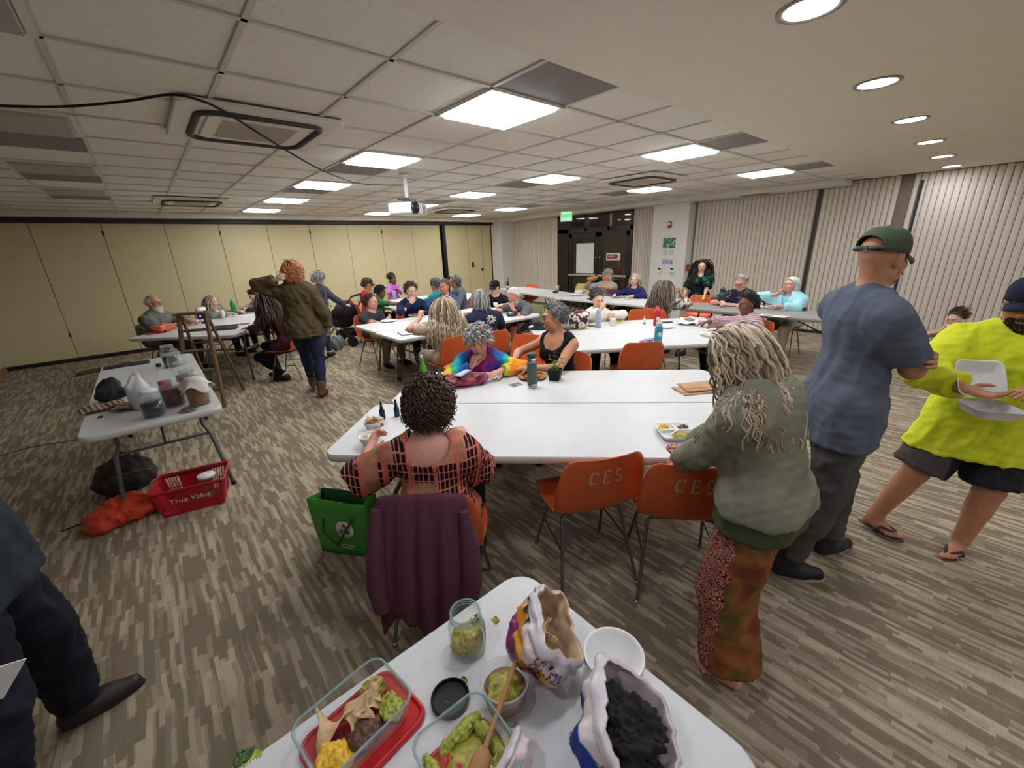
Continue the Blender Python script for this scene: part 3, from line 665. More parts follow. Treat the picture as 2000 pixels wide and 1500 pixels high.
def person(label, head, yaw, z, sit=None, H=1.7, sex='m', lean=6., side=0., twist=0., hy=0., hp=5., hr=0., wid=1., fat=0., bust=0., skin='fair',
           RH=None, LH=None, feet=None, shirt=None, pants=None, shoes=('s', C(30, 30, 32)), hair=None, beard=None, fg=0, eyes=True, glasses=None, cap=None, group=None, hsz=1., extra=None, coat=None, pz=None, hipy=0., lipc=None):
    """head: picture position of the head centre at height z; yaw: facing in degrees; sit: seat height or None for standing
    RH, LH: dict(p=(x,y,z) wrist in the person's own frame, pole, d finger direction, n palm normal, curl)"""
    s = H/1.75; wx = head if len(head) == 2 and head[0] < 30 and isinstance(head[0], float) else None
    tgt = at(head[0], head[1], z) if wx is None else np.array([head[0], head[1], z])
    hs = (.98 if sex == 'm' else .93)*hsz*(.6+.4*s); Rh = RZ(rad(hy))@RX(-rad(hp))@RY(rad(hr))
    def skel(ts, P):
        R1 = RX(-rad(lean*.45))@RY(rad(side*.5)); R2 = RX(-rad(lean))@RY(rad(side))@RZ(rad(twist))
        W = P+R1@np.array([0, 0, .17*s*ts]); Cc = W+R2@np.array([0, 0, .20*s*ts]); N = Cc+R2@np.array([0, -.01, .14*s*ts])
        nk = N+(nrm(R2[:, 2]+Rh[:, 2]))*.09*s; Hd = nk+Rh@np.array([0, .012, .095])*hs; return R1, R2, W, Cc, N, nk, Hd
    if sit is None:
        P = np.array([0, 0, .545*H]); zz = skel(1, P)[-1][2]; ts = 1.; k = tgt[2]/zz
        if pz is None: s *= k; P = np.array([0, 0, .545*H*k]); hs *= (.5+.5*k)
        else: P = np.array([0, 0, pz])
    else: P = np.array([0, 0, sit+.095*s])
    if sit is not None or pz is not None:
        z1, z0 = skel(1., P)[-1][2], skel(.5, P)[-1][2]; ts = .5+.5*(tgt[2]-z0)/(z1-z0); ts = min(max(ts, .55), 1.35)
    R1, R2, W, Cc, N, nk, Hd = skel(ts, P); a = rad(yaw-90); loc = tgt-RZ(a)@np.array([Hd[0], Hd[1], 0]); loc[2] = 0
    t = empty('person', loc, a, label, 'person', group)
    shw = (.178 if sex == 'm' else .158)*wid*s; hpw = .088*s*(.6+.4*wid)
    Sh = {q: N+R2@np.array([q*shw, 0, -.062*s]) for q in (-1, 1)}; Rp = RZ(rad(hipy)); Hp = {q: P+Rp@np.array([q*hpw, 0, -.02*s]) for q in (-1, 1)}
    Wr = {}; El = {}; HD = {}
    for q, hd in ((1, RH), (-1, LH)):
        hd = dict(hd or {}); HD[q] = hd
        if 'at' in hd:
            k_ = hd['at']
            if k_ == 'mouth': df = dict(p=Hd+Rh@np.array([q*.075, .165, -.165])*hs, d=Rh@np.array([-q*.42, -.25, .85]), n=Rh@np.array([-q*.55, -.8, -.1]), curl=.55, thumb=.9, pole=(q*.9, .05, -.4))
            elif k_ == 'table': df = dict(p=np.array([q*.15, .40, .80]), d=(-q*.35, 1, -.02), n=(-q*.2, 0, -1), curl=.16, pole=(q*.75, -.55, -.12))
            elif k_ == 'hold': df = dict(p=np.array([q*.10, .34, .86]), d=(-q*.55, .9, .1), n=(-q*.8, .1, -.3), curl=.7, thumb=.9, pole=(q*.95, -.2, -.05))
            elif k_ == 'cross': df = dict(p=W+R2@np.array([-q*.085, .235+.05*fat+(.03 if q > 0 else 0), .10+(.025 if q > 0 else -.01)])*s, d=R2@np.array([-q*.9, -.25, .25]), n=R2@np.array([0, -1, 0]), curl=.35, pole=(q*.7, .0, -.75))
            elif k_ == 'lap': df = dict(p=P+np.array([q*.10, .30, .12]), d=(-q*.6, .8, -.1), n=(0, 0, -1), curl=.35)
            df.update({a_: b_ for a_, b_ in hd.items() if a_ != 'at'}); hd = df; HD[q] = hd
        if 'w' in hd: hd['p'] = RZ(-a)@(np.array(hd['w'], float)-loc)
        p0 = hd.get('p', (q*(.24+.02*fat)*wid*s, .04, P[2]-.08) if sit is None else (q*.14, .40, .78)); p0 = np.array(p0, float)
        El[q], Wr[q] = ik(Sh[q], p0, .29*s, .25*s, hd.get('pole', (q*.55, -.7, -.45)))
    Kn = {}; An = {}; Fd = {}
    for i, q in enumerate((1, -1)):
        f = (feet or {}).get(q, {}) if isinstance(feet, dict) else {}
        if 'w' in f: f = dict(f); f['p'] = RZ(-a)@(np.array([*f['w'], .085*s])-loc*np.array([1, 1, 0]))
        fp = np.array(f.get('p', (q*.11*s, .02, .085*s) if sit is None else (q*.13, .40, .085*s)), float)
        Kn[q], An[q] = ik(Hp[q], fp, .44*s, .425*s, f.get('pole', (q*.12, 1, .25))); Fd[q] = rad(f.get('yaw', -q*8))
    thick = .8+.2*wid+.35*fat; barefoot = shoes and shoes[0] == 'f'
    def torso(sd, g, belly=True, k=.05):
        sd.ell(P+np.array([0, -.005, .0]), np.array([.152*wid+.02*fat, .115+.03*fat, .125])*s+g, Rp, k); sd.ell(W, np.array([.132*wid+.03*fat, .098+.05*fat, .15*ts])*s+g, R1, k)
        sd.ell(Cc+R2@np.array([0, .0, .015])*s, np.array([.152*wid+.015*fat, .108+.03*fat, .165*ts])*s+g, R2, k); sd.ell(Cc+R2@np.array([0, -.022, .08])*s, np.array([.145*wid, .088, .11*ts])*s+g, R2, k)
        if fat and belly: sd.ell(W+R1@np.array([0, .045*fat+.02, -.03])*s, np.array([.13*wid+.03*fat, .09+.06*fat, .14])*s+g, R1, k)
        if bust:
            for q in (-1, 1): sd.ell(Cc+R2@np.array([q*.07*wid, .085, .0])*s, np.array([.066, .055, .066])*s*bust+g, R2, .04)
        for q in (-1, 1):
            sd.cone(N+R2@np.array([q*.035, -.01, .0])*s, Sh[q]+R2@np.array([0, 0, .008])*s, .052*s+g, .053*s*thick**.5+g, .04)
    def arm(sd, q, g, upto=2., flat=True, gl=None):
        r0, r1, r2, r3 = [c*s*thick**.8*(1 if sex == 'm' else .9) for c in (.053, .043, .041, .027)]
        if upto <= 1: e = Sh[q]+(El[q]-Sh[q])*upto; sd.cone(Sh[q], e, r0+g, r0+(r1-r0)*upto+g+(gl or 0), .03, fb=flat); return
        sd.cone(Sh[q], El[q], r0+g, r1+g, .03); f = upto-1; e = El[q]+(Wr[q]-El[q])*f; sd.cone(El[q], e, r2+g, r2+(r3-r2)*f+g+(gl or 0), .02, fb=flat and upto > 1)
        if g == 0: sd.ell(El[q]+(Wr[q]-El[q])*.25, np.array([.045, .045, .085])*s*thick**.8*(1 if sex == 'm' else .88), rot_to(Wr[q]-El[q]), .02)
    def leg(sd, q, g, upto=2., gl=0., k=.03):
        r = [c*s*thick**.7 for c in (.086, .058, .056, .038)]
        if upto <= 1: e = Hp[q]+(Kn[q]-Hp[q])*upto; sd.cone(Hp[q], e, r[0]+g, r[0]+(r[1]-r[0])*upto+g+gl, k, fb=True); return
        sd.cone(Hp[q], Kn[q], r[0]+g, r[1]+g+gl*.5, k); f = upto-1; e = Kn[q]+(An[q]-Kn[q])*f; sd.cone(Kn[q], e, r[2]+g+gl*.5, r[2]+(r[3]-r[2])*f+g+gl, .02, fb=True)
        if g == 0: sd.ell(Kn[q]+(An[q]-Kn[q])*.3+np.array([0, -.012, 0]), np.array([.05, .055, .12])*s*thick**.6, rot_to(An[q]-Kn[q]), .03)
    # ---- body: one skin
    sd = SDF(); torso(sd, 0); sd.cone(N-R2[:, 2]*.03*s, nk+Rh@np.array([0, .0, .03])*hs, .062*s*(1 if sex == 'm' else .86)+.012*fat, .053*s*(1 if sex == 'm' else .86)+.012*fat, .035)
    head_sdf(sd, Hd, Rh, hs, sex, fat=fat); fine = [(Hd-.16*hs, Hd+.16*hs, .0055 if fg else .009)]
    for q in (1, -1):
        arm(sd, q, 0, 2., False); leg(sd, q, 0)
        hd = HD[q]; fd = nrm(Wr[q]-El[q]); n0 = np.array(hd.get('n', (-q*.8, .1, -.6)), float); dd = np.array(hd['d'], float) if 'd' in hd else fd
        l, h = hand(sd, Wr[q], dd, n0, q, s*(1 if sex == 'm' else .92), hd.get('curl', .3), hd.get('spread', .1), hd.get('thumb', .5)); fine.append((l, h, .005 if fg else .0072))
        fx = RZ(Fd[q]); A = An[q]; F_ = lambda x, y, z_: A+fx@np.array([x, y, z_])*s
        sd.cone(F_(0, -.03, -.05), F_(0, .06, -.05), .032*s, .033*s, .02); sd.cone(A, F_(0, .06, -.045), .036*s, .028*s, .03); sd.cone(F_(0, .05, -.058), F_(0, .13, -.066), .03*s, .022*s, .02)
        if barefoot:
            for i in range(5):
                x = (.026-.0145*i)*-q; y = .168-.006*i*i*.5-.004*i; rr = .0135 if i == 0 else .0098
                sd.cone(F_(x*.9, .11, -.068), F_(x, y, -.074), rr*s*1.1, rr*s, .006)
            fine.append((F_(0, .14, -.06)-.08*s, F_(0, .14, -.06)+.08*s, .0055))
    v0 = .016 if fg else .022; V, Q = sd.mesh(v0); parts = []; dele = np.zeros(len(Q), bool)
    for l, h, vv in fine:
        ins = ((V > l+v0) & (V < h-v0)).all(1); dele |= ins[Q].all(1); parts.append(sd.mesh(vv, l, h))
    Vb, Qb = join([(V, Q[~dele])]+parts); col = np.ones((len(Vb), 3))*np.array(SK[skin][:3]); hl = (Vb-Hd)@Rh/hs
    lip = np.exp(-((hl[:, 0]/.024)**4+((hl[:, 2]+.060)/.010)**4))*(hl[:, 1] > .07); col = col*(1-lip[:, None]*.5)+np.array(C(150, 70, 66)[:3])*lip[:, None]*.5
    bl = np.exp(-(((np.abs(hl[:, 0])-.045)/.02)**2+((hl[:, 2]+.022)/.02)**2))*(hl[:, 1] > .03)+np.exp(-((hl[:, 0]/.015)**2+((hl[:, 2]+.024)/.014)**2))*(hl[:, 1] > .09); col = col*(1-.10*bl[:, None]*np.array([.2, 1, 1]))
    link('body', npmesh('body', Vb, Qb, col), t, m_skin)
    T = lambda x, y, z_: Hd+Rh@np.array([x, y, z_])*hs
    hcol = HC[hair[1]] if hair else HC['brown']
    if eyes:
        for q in (-1, 1):
            c = T(q*.0315, .0795, .0095); b = B().sph((0, 0, 0), .0118*hs, 12, 10, RX(-pi/2)); Ve = np.array(b.v)@Rh.T; dirn = Rh[:, 1]; ca = (Ve@dirn)/(.0118*hs)
            ec = np.where(ca[:, None] > .84, np.array(C(30, 20, 16)[:3]), np.where(ca[:, None] > .76, np.array(C(66, 54, 44)[:3]), np.array(C(224, 216, 210)[:3])))
            link('eye', npmesh('eye', Ve+c, np.array(b.f), ec), t, m_eye)
            b = B().tube([T(q*.014, .098, .031), T(q*.03, .096, .0365), T(q*.047, .083, .031)], np.array([.003, .0034, .002])*hs, 5); link('eyebrow', npmesh('eyebrow', b.v, [f for f in b.f if len(f) == 4], np.ones((len(b.v), 3))*np.array(hcol[0][:3])), t, m_hair)
    # ---- clothes
    if pants:
        ps = SDF(); g = pants.get('g', .012); up = pants.get('len', 1.95); gl = pants.get('flare', 0.)
        ps.ell(P+np.array([0, -.005, .0]), np.array([.155*wid+.02*fat, .118+.03*fat, .125])*s+g, Rp, .04)
        ps.ell(P+R1@np.array([0, -.005, .08])*s, np.array([.124*wid+.03*fat, .09+.05*fat, .08])*s+g, R1, .04)
        for q in (1, -1):
            leg(ps, q, g, up, gl)
            if up > 1.6: ps.ell(Kn[q]+(An[q]-Kn[q])*.3+np.array([0, -.012, 0]), np.array([.05, .055, .12])*s*thick**.6+g, rot_to(An[q]-Kn[q]), .03)
        if pants.get('skirt'):
            for q in (1, -1): ps.cone(Hp[q], Kn[q]+np.array([0, 0, -.1*s]), .11*s, .13*s, .08)
        ps.cut(P+R1@np.array([0, 0, .10*s]), R1[:, 2])
        fit_cloth('trousers' if up > 1.5 else 'shorts', ps, .012 if fg else .019, pants['m'], t, pants.get('fold', .005), 16., seed=3, aniso=(1, 1, .6))
    def make_shirt(nm, sh, extra_g=0.):
        gp = ((pants or {}).get('g', .012)+.006)+extra_g; ss = SDF(); g = sh.get('g', .014)+extra_g; torso(ss, g); sl = sh.get('sl', 2.); hem = sh.get('hem', .06)
        if hem > .02 and sit is None:
            ss.cone(P, P+np.array([0, 0, -hem-.05]), (.14*wid+.02*fat)*s+g, (.145*wid+.02*fat)*s+g+sh.get('flare', 0), .05)
        elif sit is not None and hem > .1:
            for q in (-1, 1): ss.cone(Hp[q], Hp[q]+(Kn[q]-Hp[q])*.35, .09*s+g, .085*s+g, .05)
        for q in (1, -1):
            ld = nrm(Kn[q]-Hp[q]); ss.cone(Hp[q]+np.array([0, 0, .03*s]), Hp[q]+ld*max(hem, .04)*(1.25 if sit is None else .9), .088*s*thick**.7+max(g, gp)+.010, .086*s*thick**.7+max(g, gp)+.012, .05)
        for q in (1, -1):
            if sl > 0: arm(ss, q, g*.75+sh.get('slg', .004), sl, True, sh.get('cuff', 0.))
        nk_ = sh.get('neck', 'crew'); up = R2[:, 2]; fw = R2[:, 1]
        if nk_ == 'crew': ss.ell(N+up*.055*s+fw*.03*s, np.array([.075, .075, .06])*s, R2, .008, True)
        elif nk_ == 'v': ss.ell(N+up*.03*s+fw*.075*s, np.array([.065, .07, .125])*s, R2, .01, True); ss.ell(N+up*.055*s, np.array([.075, .07, .06])*s, R2, .008, True)
        elif nk_ == 'scoop': ss.ell(N+up*.01*s+fw*.07*s, np.array([.105, .09, .12])*s, R2, .01, True); ss.ell(N+up*.055*s, np.array([.09, .08, .07])*s, R2, .008, True)
        elif nk_ == 'back': ss.ell(N+up*.01*s-fw*.085*s, np.array([.112, .075, .105])*s, R2, .01, True); ss.ell(N+up*.055*s, np.array([.10, .10, .07])*s, R2, .008, True)
        elif nk_ == 'open': ss.ell(N+up*-.05*s+fw*.10*s, np.array([.06, .08, .22])*s, R2, .01, True); ss.ell(N+up*.055*s, np.array([.072, .07, .055])*s, R2, .008, True)
        if nk_ in ('collar', 'hood', 'turtle'):
            ss.ell(N+up*.09*s+fw*.03*s, np.array([.055, .06, .07])*s, R2, .008, True)
            if nk_ == 'hood': ss.ell(N+up*.0*s-fw*.09*s, np.array([.12, .06, .08])*s, R2, .03)
        if sl == 0:
            for q in (1, -1): ss.ell(Sh[q]+R2@np.array([q*.055, 0, -.03])*s, np.array([.075, .12, .13])*s, R2, .01, True)
        ss.cut(P+np.array([0, 0, -hem]), (0, 0, -1))
        o = fit_cloth(nm, ss, .010 if fg else .017, sh['m'], t, sh.get('fold', .006), sh.get('fs', 15.), seed=int(abs(yaw)) % 50)
        if nk_ == 'collar':
            b = B()
            for q in (-1, 1):
                c0 = N+up*.05*s
                rows = [[c0+(R2@np.array([q*sin(x)*.068, -cos(x)*.066+.012, .0+.012*cos(x)]))*s+up*dz*s+(R2@np.array([q*sin(x), -cos(x), 0]))*dr*s for x in np.linspace(0, 2.7, 12)] for dz, dr in ((-.012, .0), (.022, .002), (.012, .016), (-.022, .024))]
                G = np.array(rows); b.grid(G)
            b.obj('collar', sh['m'], o, sol=.004)
        return o
    so = None
    if shirt: so = make_shirt(shirt.get('name', 'shirt'), shirt)
    if coat: make_shirt(coat.get('name', 'jacket'), coat, .018)
    # ---- shoes
    for q in (1, -1):
        if not shoes: break
        fx = RZ(Fd[q]); A = An[q]; F_ = lambda x, y, z_: A+fx@np.array([x, y, z_])*s; RF = fx
        if shoes[0] in ('s', 'b'):
            sd = SDF(); sd.cone(F_(0, -.035, -.045), F_(0, .07, -.048), .042*s, .044*s, .03); sd.cone(F_(0, .05, -.05), F_(-q*.004, .15, -.058), .044*s, .036*s, .03); sd.cone(F_(0, -.01, -.03), A+np.array([0, 0, .0 if shoes[0] == 's' else .12*s]), .048*s, .05*s, .03, fb=True)
            if shoes[0] == 'b': sd.cone(A, A+(Kn[q]-A)*.5, .05*s, .062*s, .02, fb=True)
            sd.cut((0, 0, A[2]-.083*s), (0, 0, -1)); o = fit_cloth('shoe' if shoes[0] == 's' else 'boot', sd, .010 if fg else .015, mat('shoe_%d%d%d' % tuple(int(c*999) for c in shoes[1][:3]), shoes[1], .55, bump=(60., .1)), t, .001)
            sole = np.array([(.034*sin(x)*(1.18 if cos(x) > 0 else 1)+0*x, .055+.125*cos(x)) for x in np.linspace(0, 2*pi, 24, endpoint=False)])
            B().prism([tuple(p) for p in sole*s*1.06], -.088*s, -.074*s, RF, A).obj('sole', mat('sole_%s' % (shoes[2] if len(shoes) > 2 else 'dark'), C(190, 182, 170) if len(shoes) > 2 else C(40, 34, 30), .7), o)
        else:
            sole = [( (.045 if cos(x) > 0 else .036)*sin(x)*s, (.055+.142*cos(x))*s) for x in np.linspace(0, 2*pi, 28, endpoint=False)]
            o = B().prism(sole, -.112*s+.024, -.092*s, RF, A).obj('sandal', mat('sandal_'+shoes[2], shoes[1], .7, bump=(90., .2)), t, bev=.004)
            o.data.polygons.foreach_set('use_smooth', [False]*len(o.data.polygons))
            for x in (-1, 1): B().tube([F_(q*-.009, .142, -.086), F_(q*-.009+x*.012, .13, -.050), F_(x*.034, .07, -.035), F_(x*.043, .03, -.085)], np.array([.005, .008, .009, .007]), 6).obj('strap', mat('strap_'+shoes[2], tuple(c*.7 for c in shoes[1][:3])+(1,), .7), o)
    # ---- hair
    hcn = T(0, -.014, .032); hrd = np.array([.0775, .0975, .0925])*hs
    bodyc = None
    if hair:
        st_, cn = hair[:2]; o = dict(hair[2]) if len(hair) > 2 else {}; ca, cb = HC[cn]; mid = tuple((x+y)/2*.8 for x, y in zip(ca, cb)); rule = hairline(o.get('hi', 0), o.get('ear', 0)); sdn = int(abs(head[0]*7)) % 97
        if cap: rule0 = rule; rule = lambda u: rule0(u) & (u[:, 2] < .12)
        if st_ == 'fringe': base = rule; rule = lambda u: base(u) & (u[:, 2] < .42) & (u[:, 1] < .35)
        if st_ in ('long', 'bob'):
            bodyc = SDF(); bodyc.p = [q_ for q_ in (lambda z_: (torso(z_, .02), z_)[1])(SDF()).p]; bodyc.cone(N-R2[:, 2]*.03, nk, .06*s, .055*s)
            for q in (1, -1): bodyc.cone(Sh[q], El[q], .062*s, .05*s)
        n = o.get('n', {'short': 180, 'curly': 200, 'long': 190, 'bob': 180, 'fringe': 130, 'tied': 140, 'buzz': 0}[st_]*(2 if fg else 1))
        u = scalp_dirs(n, sdn, rule); r = np.random.RandomState(sdn); n = len(u); root = (u*hrd)@Rh.T+hcn; nr = u@Rh.T
        L0 = o.get('L', {'short': .045, 'curly': .11, 'long': .42, 'bob': .2, 'fringe': .03, 'tied': .13, 'buzz': .01}[st_])
        L = L0*(.75+.4*r.rand(n)); back = -Rh[:, 1]; upv = Rh[:, 2]; rt = Rh[:, 0]; sgn = np.sign(u[:, :1]+.0001)
        parts = [cap_patch(hcn, hrd, Rh, rule, .004+o.get('off', .004), mid)]
        kw = dict(seed=sdn, body=bodyc)
        if st_ in ('short', 'fringe'): fl_ = back*.75-upv*.8*(1-np.maximum(u[:, 2:], 0))+rt*u[:, :1]*.5+r.randn(n, 3)*o.get('mess', .22); d0 = nr*.28+fl_-nr*(fl_*nr).sum(1)[:, None]*.9; P_ = dict(seg=4, rad_=o.get('r', .0065), grav=.12, curl=(o.get('cu', .0025), .04), lift=o.get('lift', .012))
        elif st_ == 'curly': d0 = nr*.9+r.randn(n, 3)*.3; P_ = dict(seg=10 if fg else 6, rad_=o.get('r', .0055), grav=o.get('g', .34), curl=(o.get('cu', .010), .04), lift=o.get('lift', .03))
        elif st_ == 'tied': d0 = back*.9+upv*.15+nr*.15+r.randn(n, 3)*.08; P_ = dict(seg=5, rad_=.0075, grav=.02, lift=.006)
        else: fl_ = rt*(u[:, :1]*.9+sgn*.25*(u[:, 1:2] > -.2))+back*(.15+.35*(u[:, 1:2] > .1))-upv*.35; fl_ = fl_-nr*(fl_*nr).sum(1)[:, None]; d0 = fl_/(np.linalg.norm(fl_, axis=1)[:, None]+.05)+nr*.10; P_ = dict(seg=o.get('seg', 14 if fg else 8), rad_=o.get('r', .0055 if fg else .008), grav=.55, wave=(o.get('wv', .006), o.get('wl', .09)), curl=(o.get('cu', .002), .08), lift=.028, taper=.5); P_['lift'] = o.get('lift', .022)
        if 'drift' in o: P_['drift'] = np.array(o['drift'], float)
        if n and st_ != 'buzz': parts.append(locks(root, d0/np.linalg.norm(d0, axis=1)[:, None], L, P_.pop('seg'), P_.pop('rad_'), P_.pop('grav'), ca, cb, hcn, hrd, Rh, **P_, **kw, flat=1.3))
        if st_ == 'tied' and o.get('bun'):
            c = T(*o['bun']); w2 = scalp_dirs(40, 3, lambda q_: q_[:, 2] > -2); dd = np.cross(w2, r.randn(len(w2), 3)); dd /= np.linalg.norm(dd, axis=1)[:, None]
            parts.append(locks(c+w2*.028*hs, dd, np.full(len(w2), .055), 6, .010, 0., ca, cb, c, np.array([.034]*3)*hs, Rh, seed=5, lift=.004))
        if st_ == 'tied' and o.get('tail'):
            k_ = 26; rt_ = T(0, -.115, .02)+r.randn(k_, 3)*.008; parts.append(locks(rt_, nrm(back-upv)*np.ones((k_, 3)), np.full(k_, o['tail']), 9, .007, .5, ca, cb, hcn, hrd, Rh, seed=8, lift=.02))
        V_ = np.concatenate([p_[0] for p_ in parts]); n_ = 0; Q_ = []
        for p_ in parts: Q_.append(p_[1]+n_); n_ += len(p_[0])
        link('hair', npmesh('hair', V_, np.concatenate(Q_), np.concatenate([p_[2] for p_ in parts])), t, m_hair)
    if beard:
        ca, cb = HC[beard[0]]; Lb = beard[1]; fc = T(0, .018, -.036); frd = np.array([.062, .074, .082])*hs
        br = lambda u: (u[:, 2] < np.interp(u[:, 1], [-1, -.2, .0, .3, .75, 1], [-2, -2, .05, -.18, -.10, -.12])) & (u[:, 1] > -.15) & ~((np.abs(u[:, 0]) < .34) & (u[:, 2] > -.40) & (u[:, 2] < -.22) & (u[:, 1] > .5))
        u = scalp_dirs(380 if fg else 200, 4, br); n = len(u); d0 = u@Rh.T*.6-Rh[:, 2]*.6; r = np.random.RandomState(3); tip = np.maximum(.35, -u[:, 2]+.2)
        parts = [cap_patch(fc, frd, Rh, br, .006, tuple((x+y)/2*.85 for x, y in zip(ca, cb))), locks((u*(frd+.004))@Rh.T+fc, d0/np.linalg.norm(d0, axis=1)[:, None], Lb*tip*(.7+.5*r.rand(n)), 4, .0055, .3, ca, cb, fc, frd, Rh, seed=2, lift=.01, curl=(.002, .03))]
        link('beard', npmesh('beard', np.concatenate([p_[0] for p_ in parts]), np.concatenate([parts[0][1], parts[1][1]+len(parts[0][0])]), np.concatenate([p_[2] for p_ in parts])), t, m_hair)
    if glasses:
        b = B()
        for q in (-1, 1):
            b.tube([T(q*.033+.023*cos(x), .104-.006*abs(cos(x)*q+.3), .008+.017*sin(x)) for x in np.linspace(0, 2*pi, 18, endpoint=False)], .0017*hs, 5, closed=True)
            b.tube([T(q*.056, .098, .012), T(q*.079, .06, .012), T(q*.082, -.02, .008)], .0018*hs, 5)
        b.tube([T(-.011, .107, .012), T(0, .113, .014), T(.011, .107, .012)], .0017*hs, 5); b.obj('glasses', glasses if not isinstance(glasses, str) else m_black, t)
    if cap: make_cap(t, T, Rh, hs, hcn, hrd, **cap)
    NAMED.append(t); t_info = dict(t=t, P=P, W=W, C=Cc, N=N, Hd=Hd, Rh=Rh, R2=R2, R1=R1, Sh=Sh, El=El, Wr=Wr, Hp=Hp, Kn=Kn, An=An, hs=hs, s=s, loc=loc, a=a, shirt=so, T=T)
    def world(p): return RZ(a)@np.asarray(p, float)+loc
    t_info['w'] = world
    return t_info
def rot_to(d):
    z_ = nrm(d); x_ = nrm(np.cross((0, 1, 0) if abs(z_[1]) < .9 else (1, 0, 0), z_)); return np.array([x_, np.cross(z_, x_), z_]).T
def make_cap(t, T, Rh, hs, hc, hr, m=None, brim=True, band=None, back=False, knit=False, logo=None):
    b = B(); n = 64; R_ = hr+.009*hs; rows = []; NR = 24
    for i in range(NR+1):
        ph = pi/2*i/NR; rows.append([(R_[0]*1.03*cos(ph)**.72*cos(x), R_[1]*1.03*cos(ph)**.72*sin(x), .02*hs+(R_[2]*1.06-.02*hs+.004*hs*cos(6*x)*.5*cos(ph))*sin(ph)) for x in np.linspace(0, 2*pi, n, endpoint=False)])
    G = np.array(rows); lowr = G[0].copy(); lowr[:, 2] -= (.055 if knit else .022)*hs; G = np.concatenate([lowr[None], G])
    G = G@Rh.T+hc
    F = [(i*n+j, i*n+(j+1) % n, (i+1)*n+(j+1) % n, (i+1)*n+j) for i in range(len(G)-1) for j in range(n)]
    if back:
        inside = lambda az, ph: (az/.74)**2+(ph/.52)**2 < 1
        F = [f for f in F if not (f[0]//n >= 1 and inside((2*pi*((f[0] % n)+.5)/n-1.5*pi+pi) % (2*pi)-pi, pi/2*(f[0]//n-.5)/NR))]
    b.add(G.reshape(-1, 3), F, True); cp = b.obj('beanie' if knit else 'cap', m, t, sol=.004)
    if back:
        arc_ = [(.76*cos(q), .55*sin(q)) for q in np.linspace(0, pi, 24)]
        B().tube([hc+Rh@np.array([R_[0]*1.035*cos(ph)**.72*cos(1.5*pi+az), R_[1]*1.035*cos(ph)**.72*sin(1.5*pi+az), .02*hs+(R_[2]*1.06-.02*hs)*sin(ph)]) for az, ph in arc_], .0032*hs, 6).obj('edge_binding', m, cp)
    if brim:
        xs = np.linspace(-1, 1, 13); rows = []
        for r_ in np.linspace(0, 1, 6): rows.append([T(x*.074, .092*math.sqrt(max(0, 1-.62*x*x))-.012+r_*.074*math.sqrt(max(.02, 1-.8*x*x)), .044-.034*x*x-r_*.020-.006*r_*r_) for x in xs])
        B().grid(np.array(rows)).obj('brim', m, cp, sol=.005); 
    if not knit: B().sph(hc+Rh@np.array([0, 0, R_[2]*1.07]), .007*hs, 8, 6).obj('button', m, cp)
    if band: 
        b = B(); b.tube([hc+Rh@np.array([R_[0]*1.06*cos(x), R_[1]*1.06*sin(x), .006*hs]) for x in np.linspace(pi*1.5-.75, pi*1.5+.75, 12)], .0085*hs, 6); b.obj('strap', band, cp); B().box(hc+Rh@np.array([.012*hs, -R_[1]*1.09, .006*hs]), (.016*hs, .006, .02*hs), Rh).obj('buckle', m_steel, cp)
    if logo: b = B().sph(hc+Rh@np.array([0, R_[1]*.93, .048*hs]), np.array([.024, .006, .018])*hs, 12, 8, Rh); b.obj('badge', logo, cp)
# ---------------------------------------------------------------- fabrics with a pattern
def fx(t, sc=(1, 1, 1)): return t.xyz(t.obj(sc))
def frac(t, a, p): return t.m('FRACT', t.m('DIVIDE', a, p))
def brushplaid(t):
    v = t.obj(); x = t.xyz(v); w1 = t.m('MULTIPLY', t.m('SUBTRACT', t.noise(v, 22., 2.), .5), .016); w2 = t.m('MULTIPLY', t.m('SUBTRACT', t.noise(v, 17., 2.), .5), .016)
    u = t.m('ADD', t.m('ADD', x[0], t.m('MULTIPLY', x[1], .35)), w1); z = t.m('ADD', x[2], w2)
    cu, cz = frac(t, u, .022), frac(t, z, .042); dash = t.m('MULTIPLY', t.m('GREATER_THAN', cu, .26), t.m('GREATER_THAN', cz, .17))
    blk = t('TexWhiteNoise', {'Vector': t('CombineXYZ', {0: t.m('FLOOR', t.m('DIVIDE', u, .081)), 1: t.m('FLOOR', t.m('DIVIDE', z, .088))}).outputs[0]}, noise_dimensions='2D').outputs[0]
    dcol = t.mix(t.m('GREATER_THAN', blk, .76), C(34, 22, 26), C(166, 132, 92)); band = t.m('LESS_THAN', frac(t, u, .108), .16)
    base = t.mix(t.noise(v, 30., 2.), C(196, 100, 86), C(226, 136, 112)); c = t.mix(dash, base, dcol); return t.mix(band, c, C(214, 112, 96))
def smallcheck(t):
    x = fx(t); a = t.m('LESS_THAN', frac(t, t.m('ADD', x[0], x[1]), .018), .5); b = t.m('LESS_THAN', frac(t, x[2], .018), .5); return t.mix(t.m('MULTIPLY', t.m('ADD', a, b), .5), C(226, 206, 208), C(132, 48, 74))
def tiedye(t):
    v = t.obj(); x = t.xyz(v); f = t.m('ADD', t.m('ADD', t.m('MULTIPLY', t.m('ABSOLUTE', x[0]), 2.3), t.m('MULTIPLY', t.noise(v, 9., 4.), .45)), t.m('MULTIPLY', x[1], .35))
    return t.ramp(f, [(.05, C(74, 18, 44)), (.28, C(106, 30, 92)), (.42, C(160, 44, 110)), (.55, C(66, 50, 130)), (.66, C(32, 112, 170)), (.76, C(40, 170, 176)), (.84, C(70, 160, 70)), (.92, C(226, 204, 50)), (1., C(230, 140, 40))])
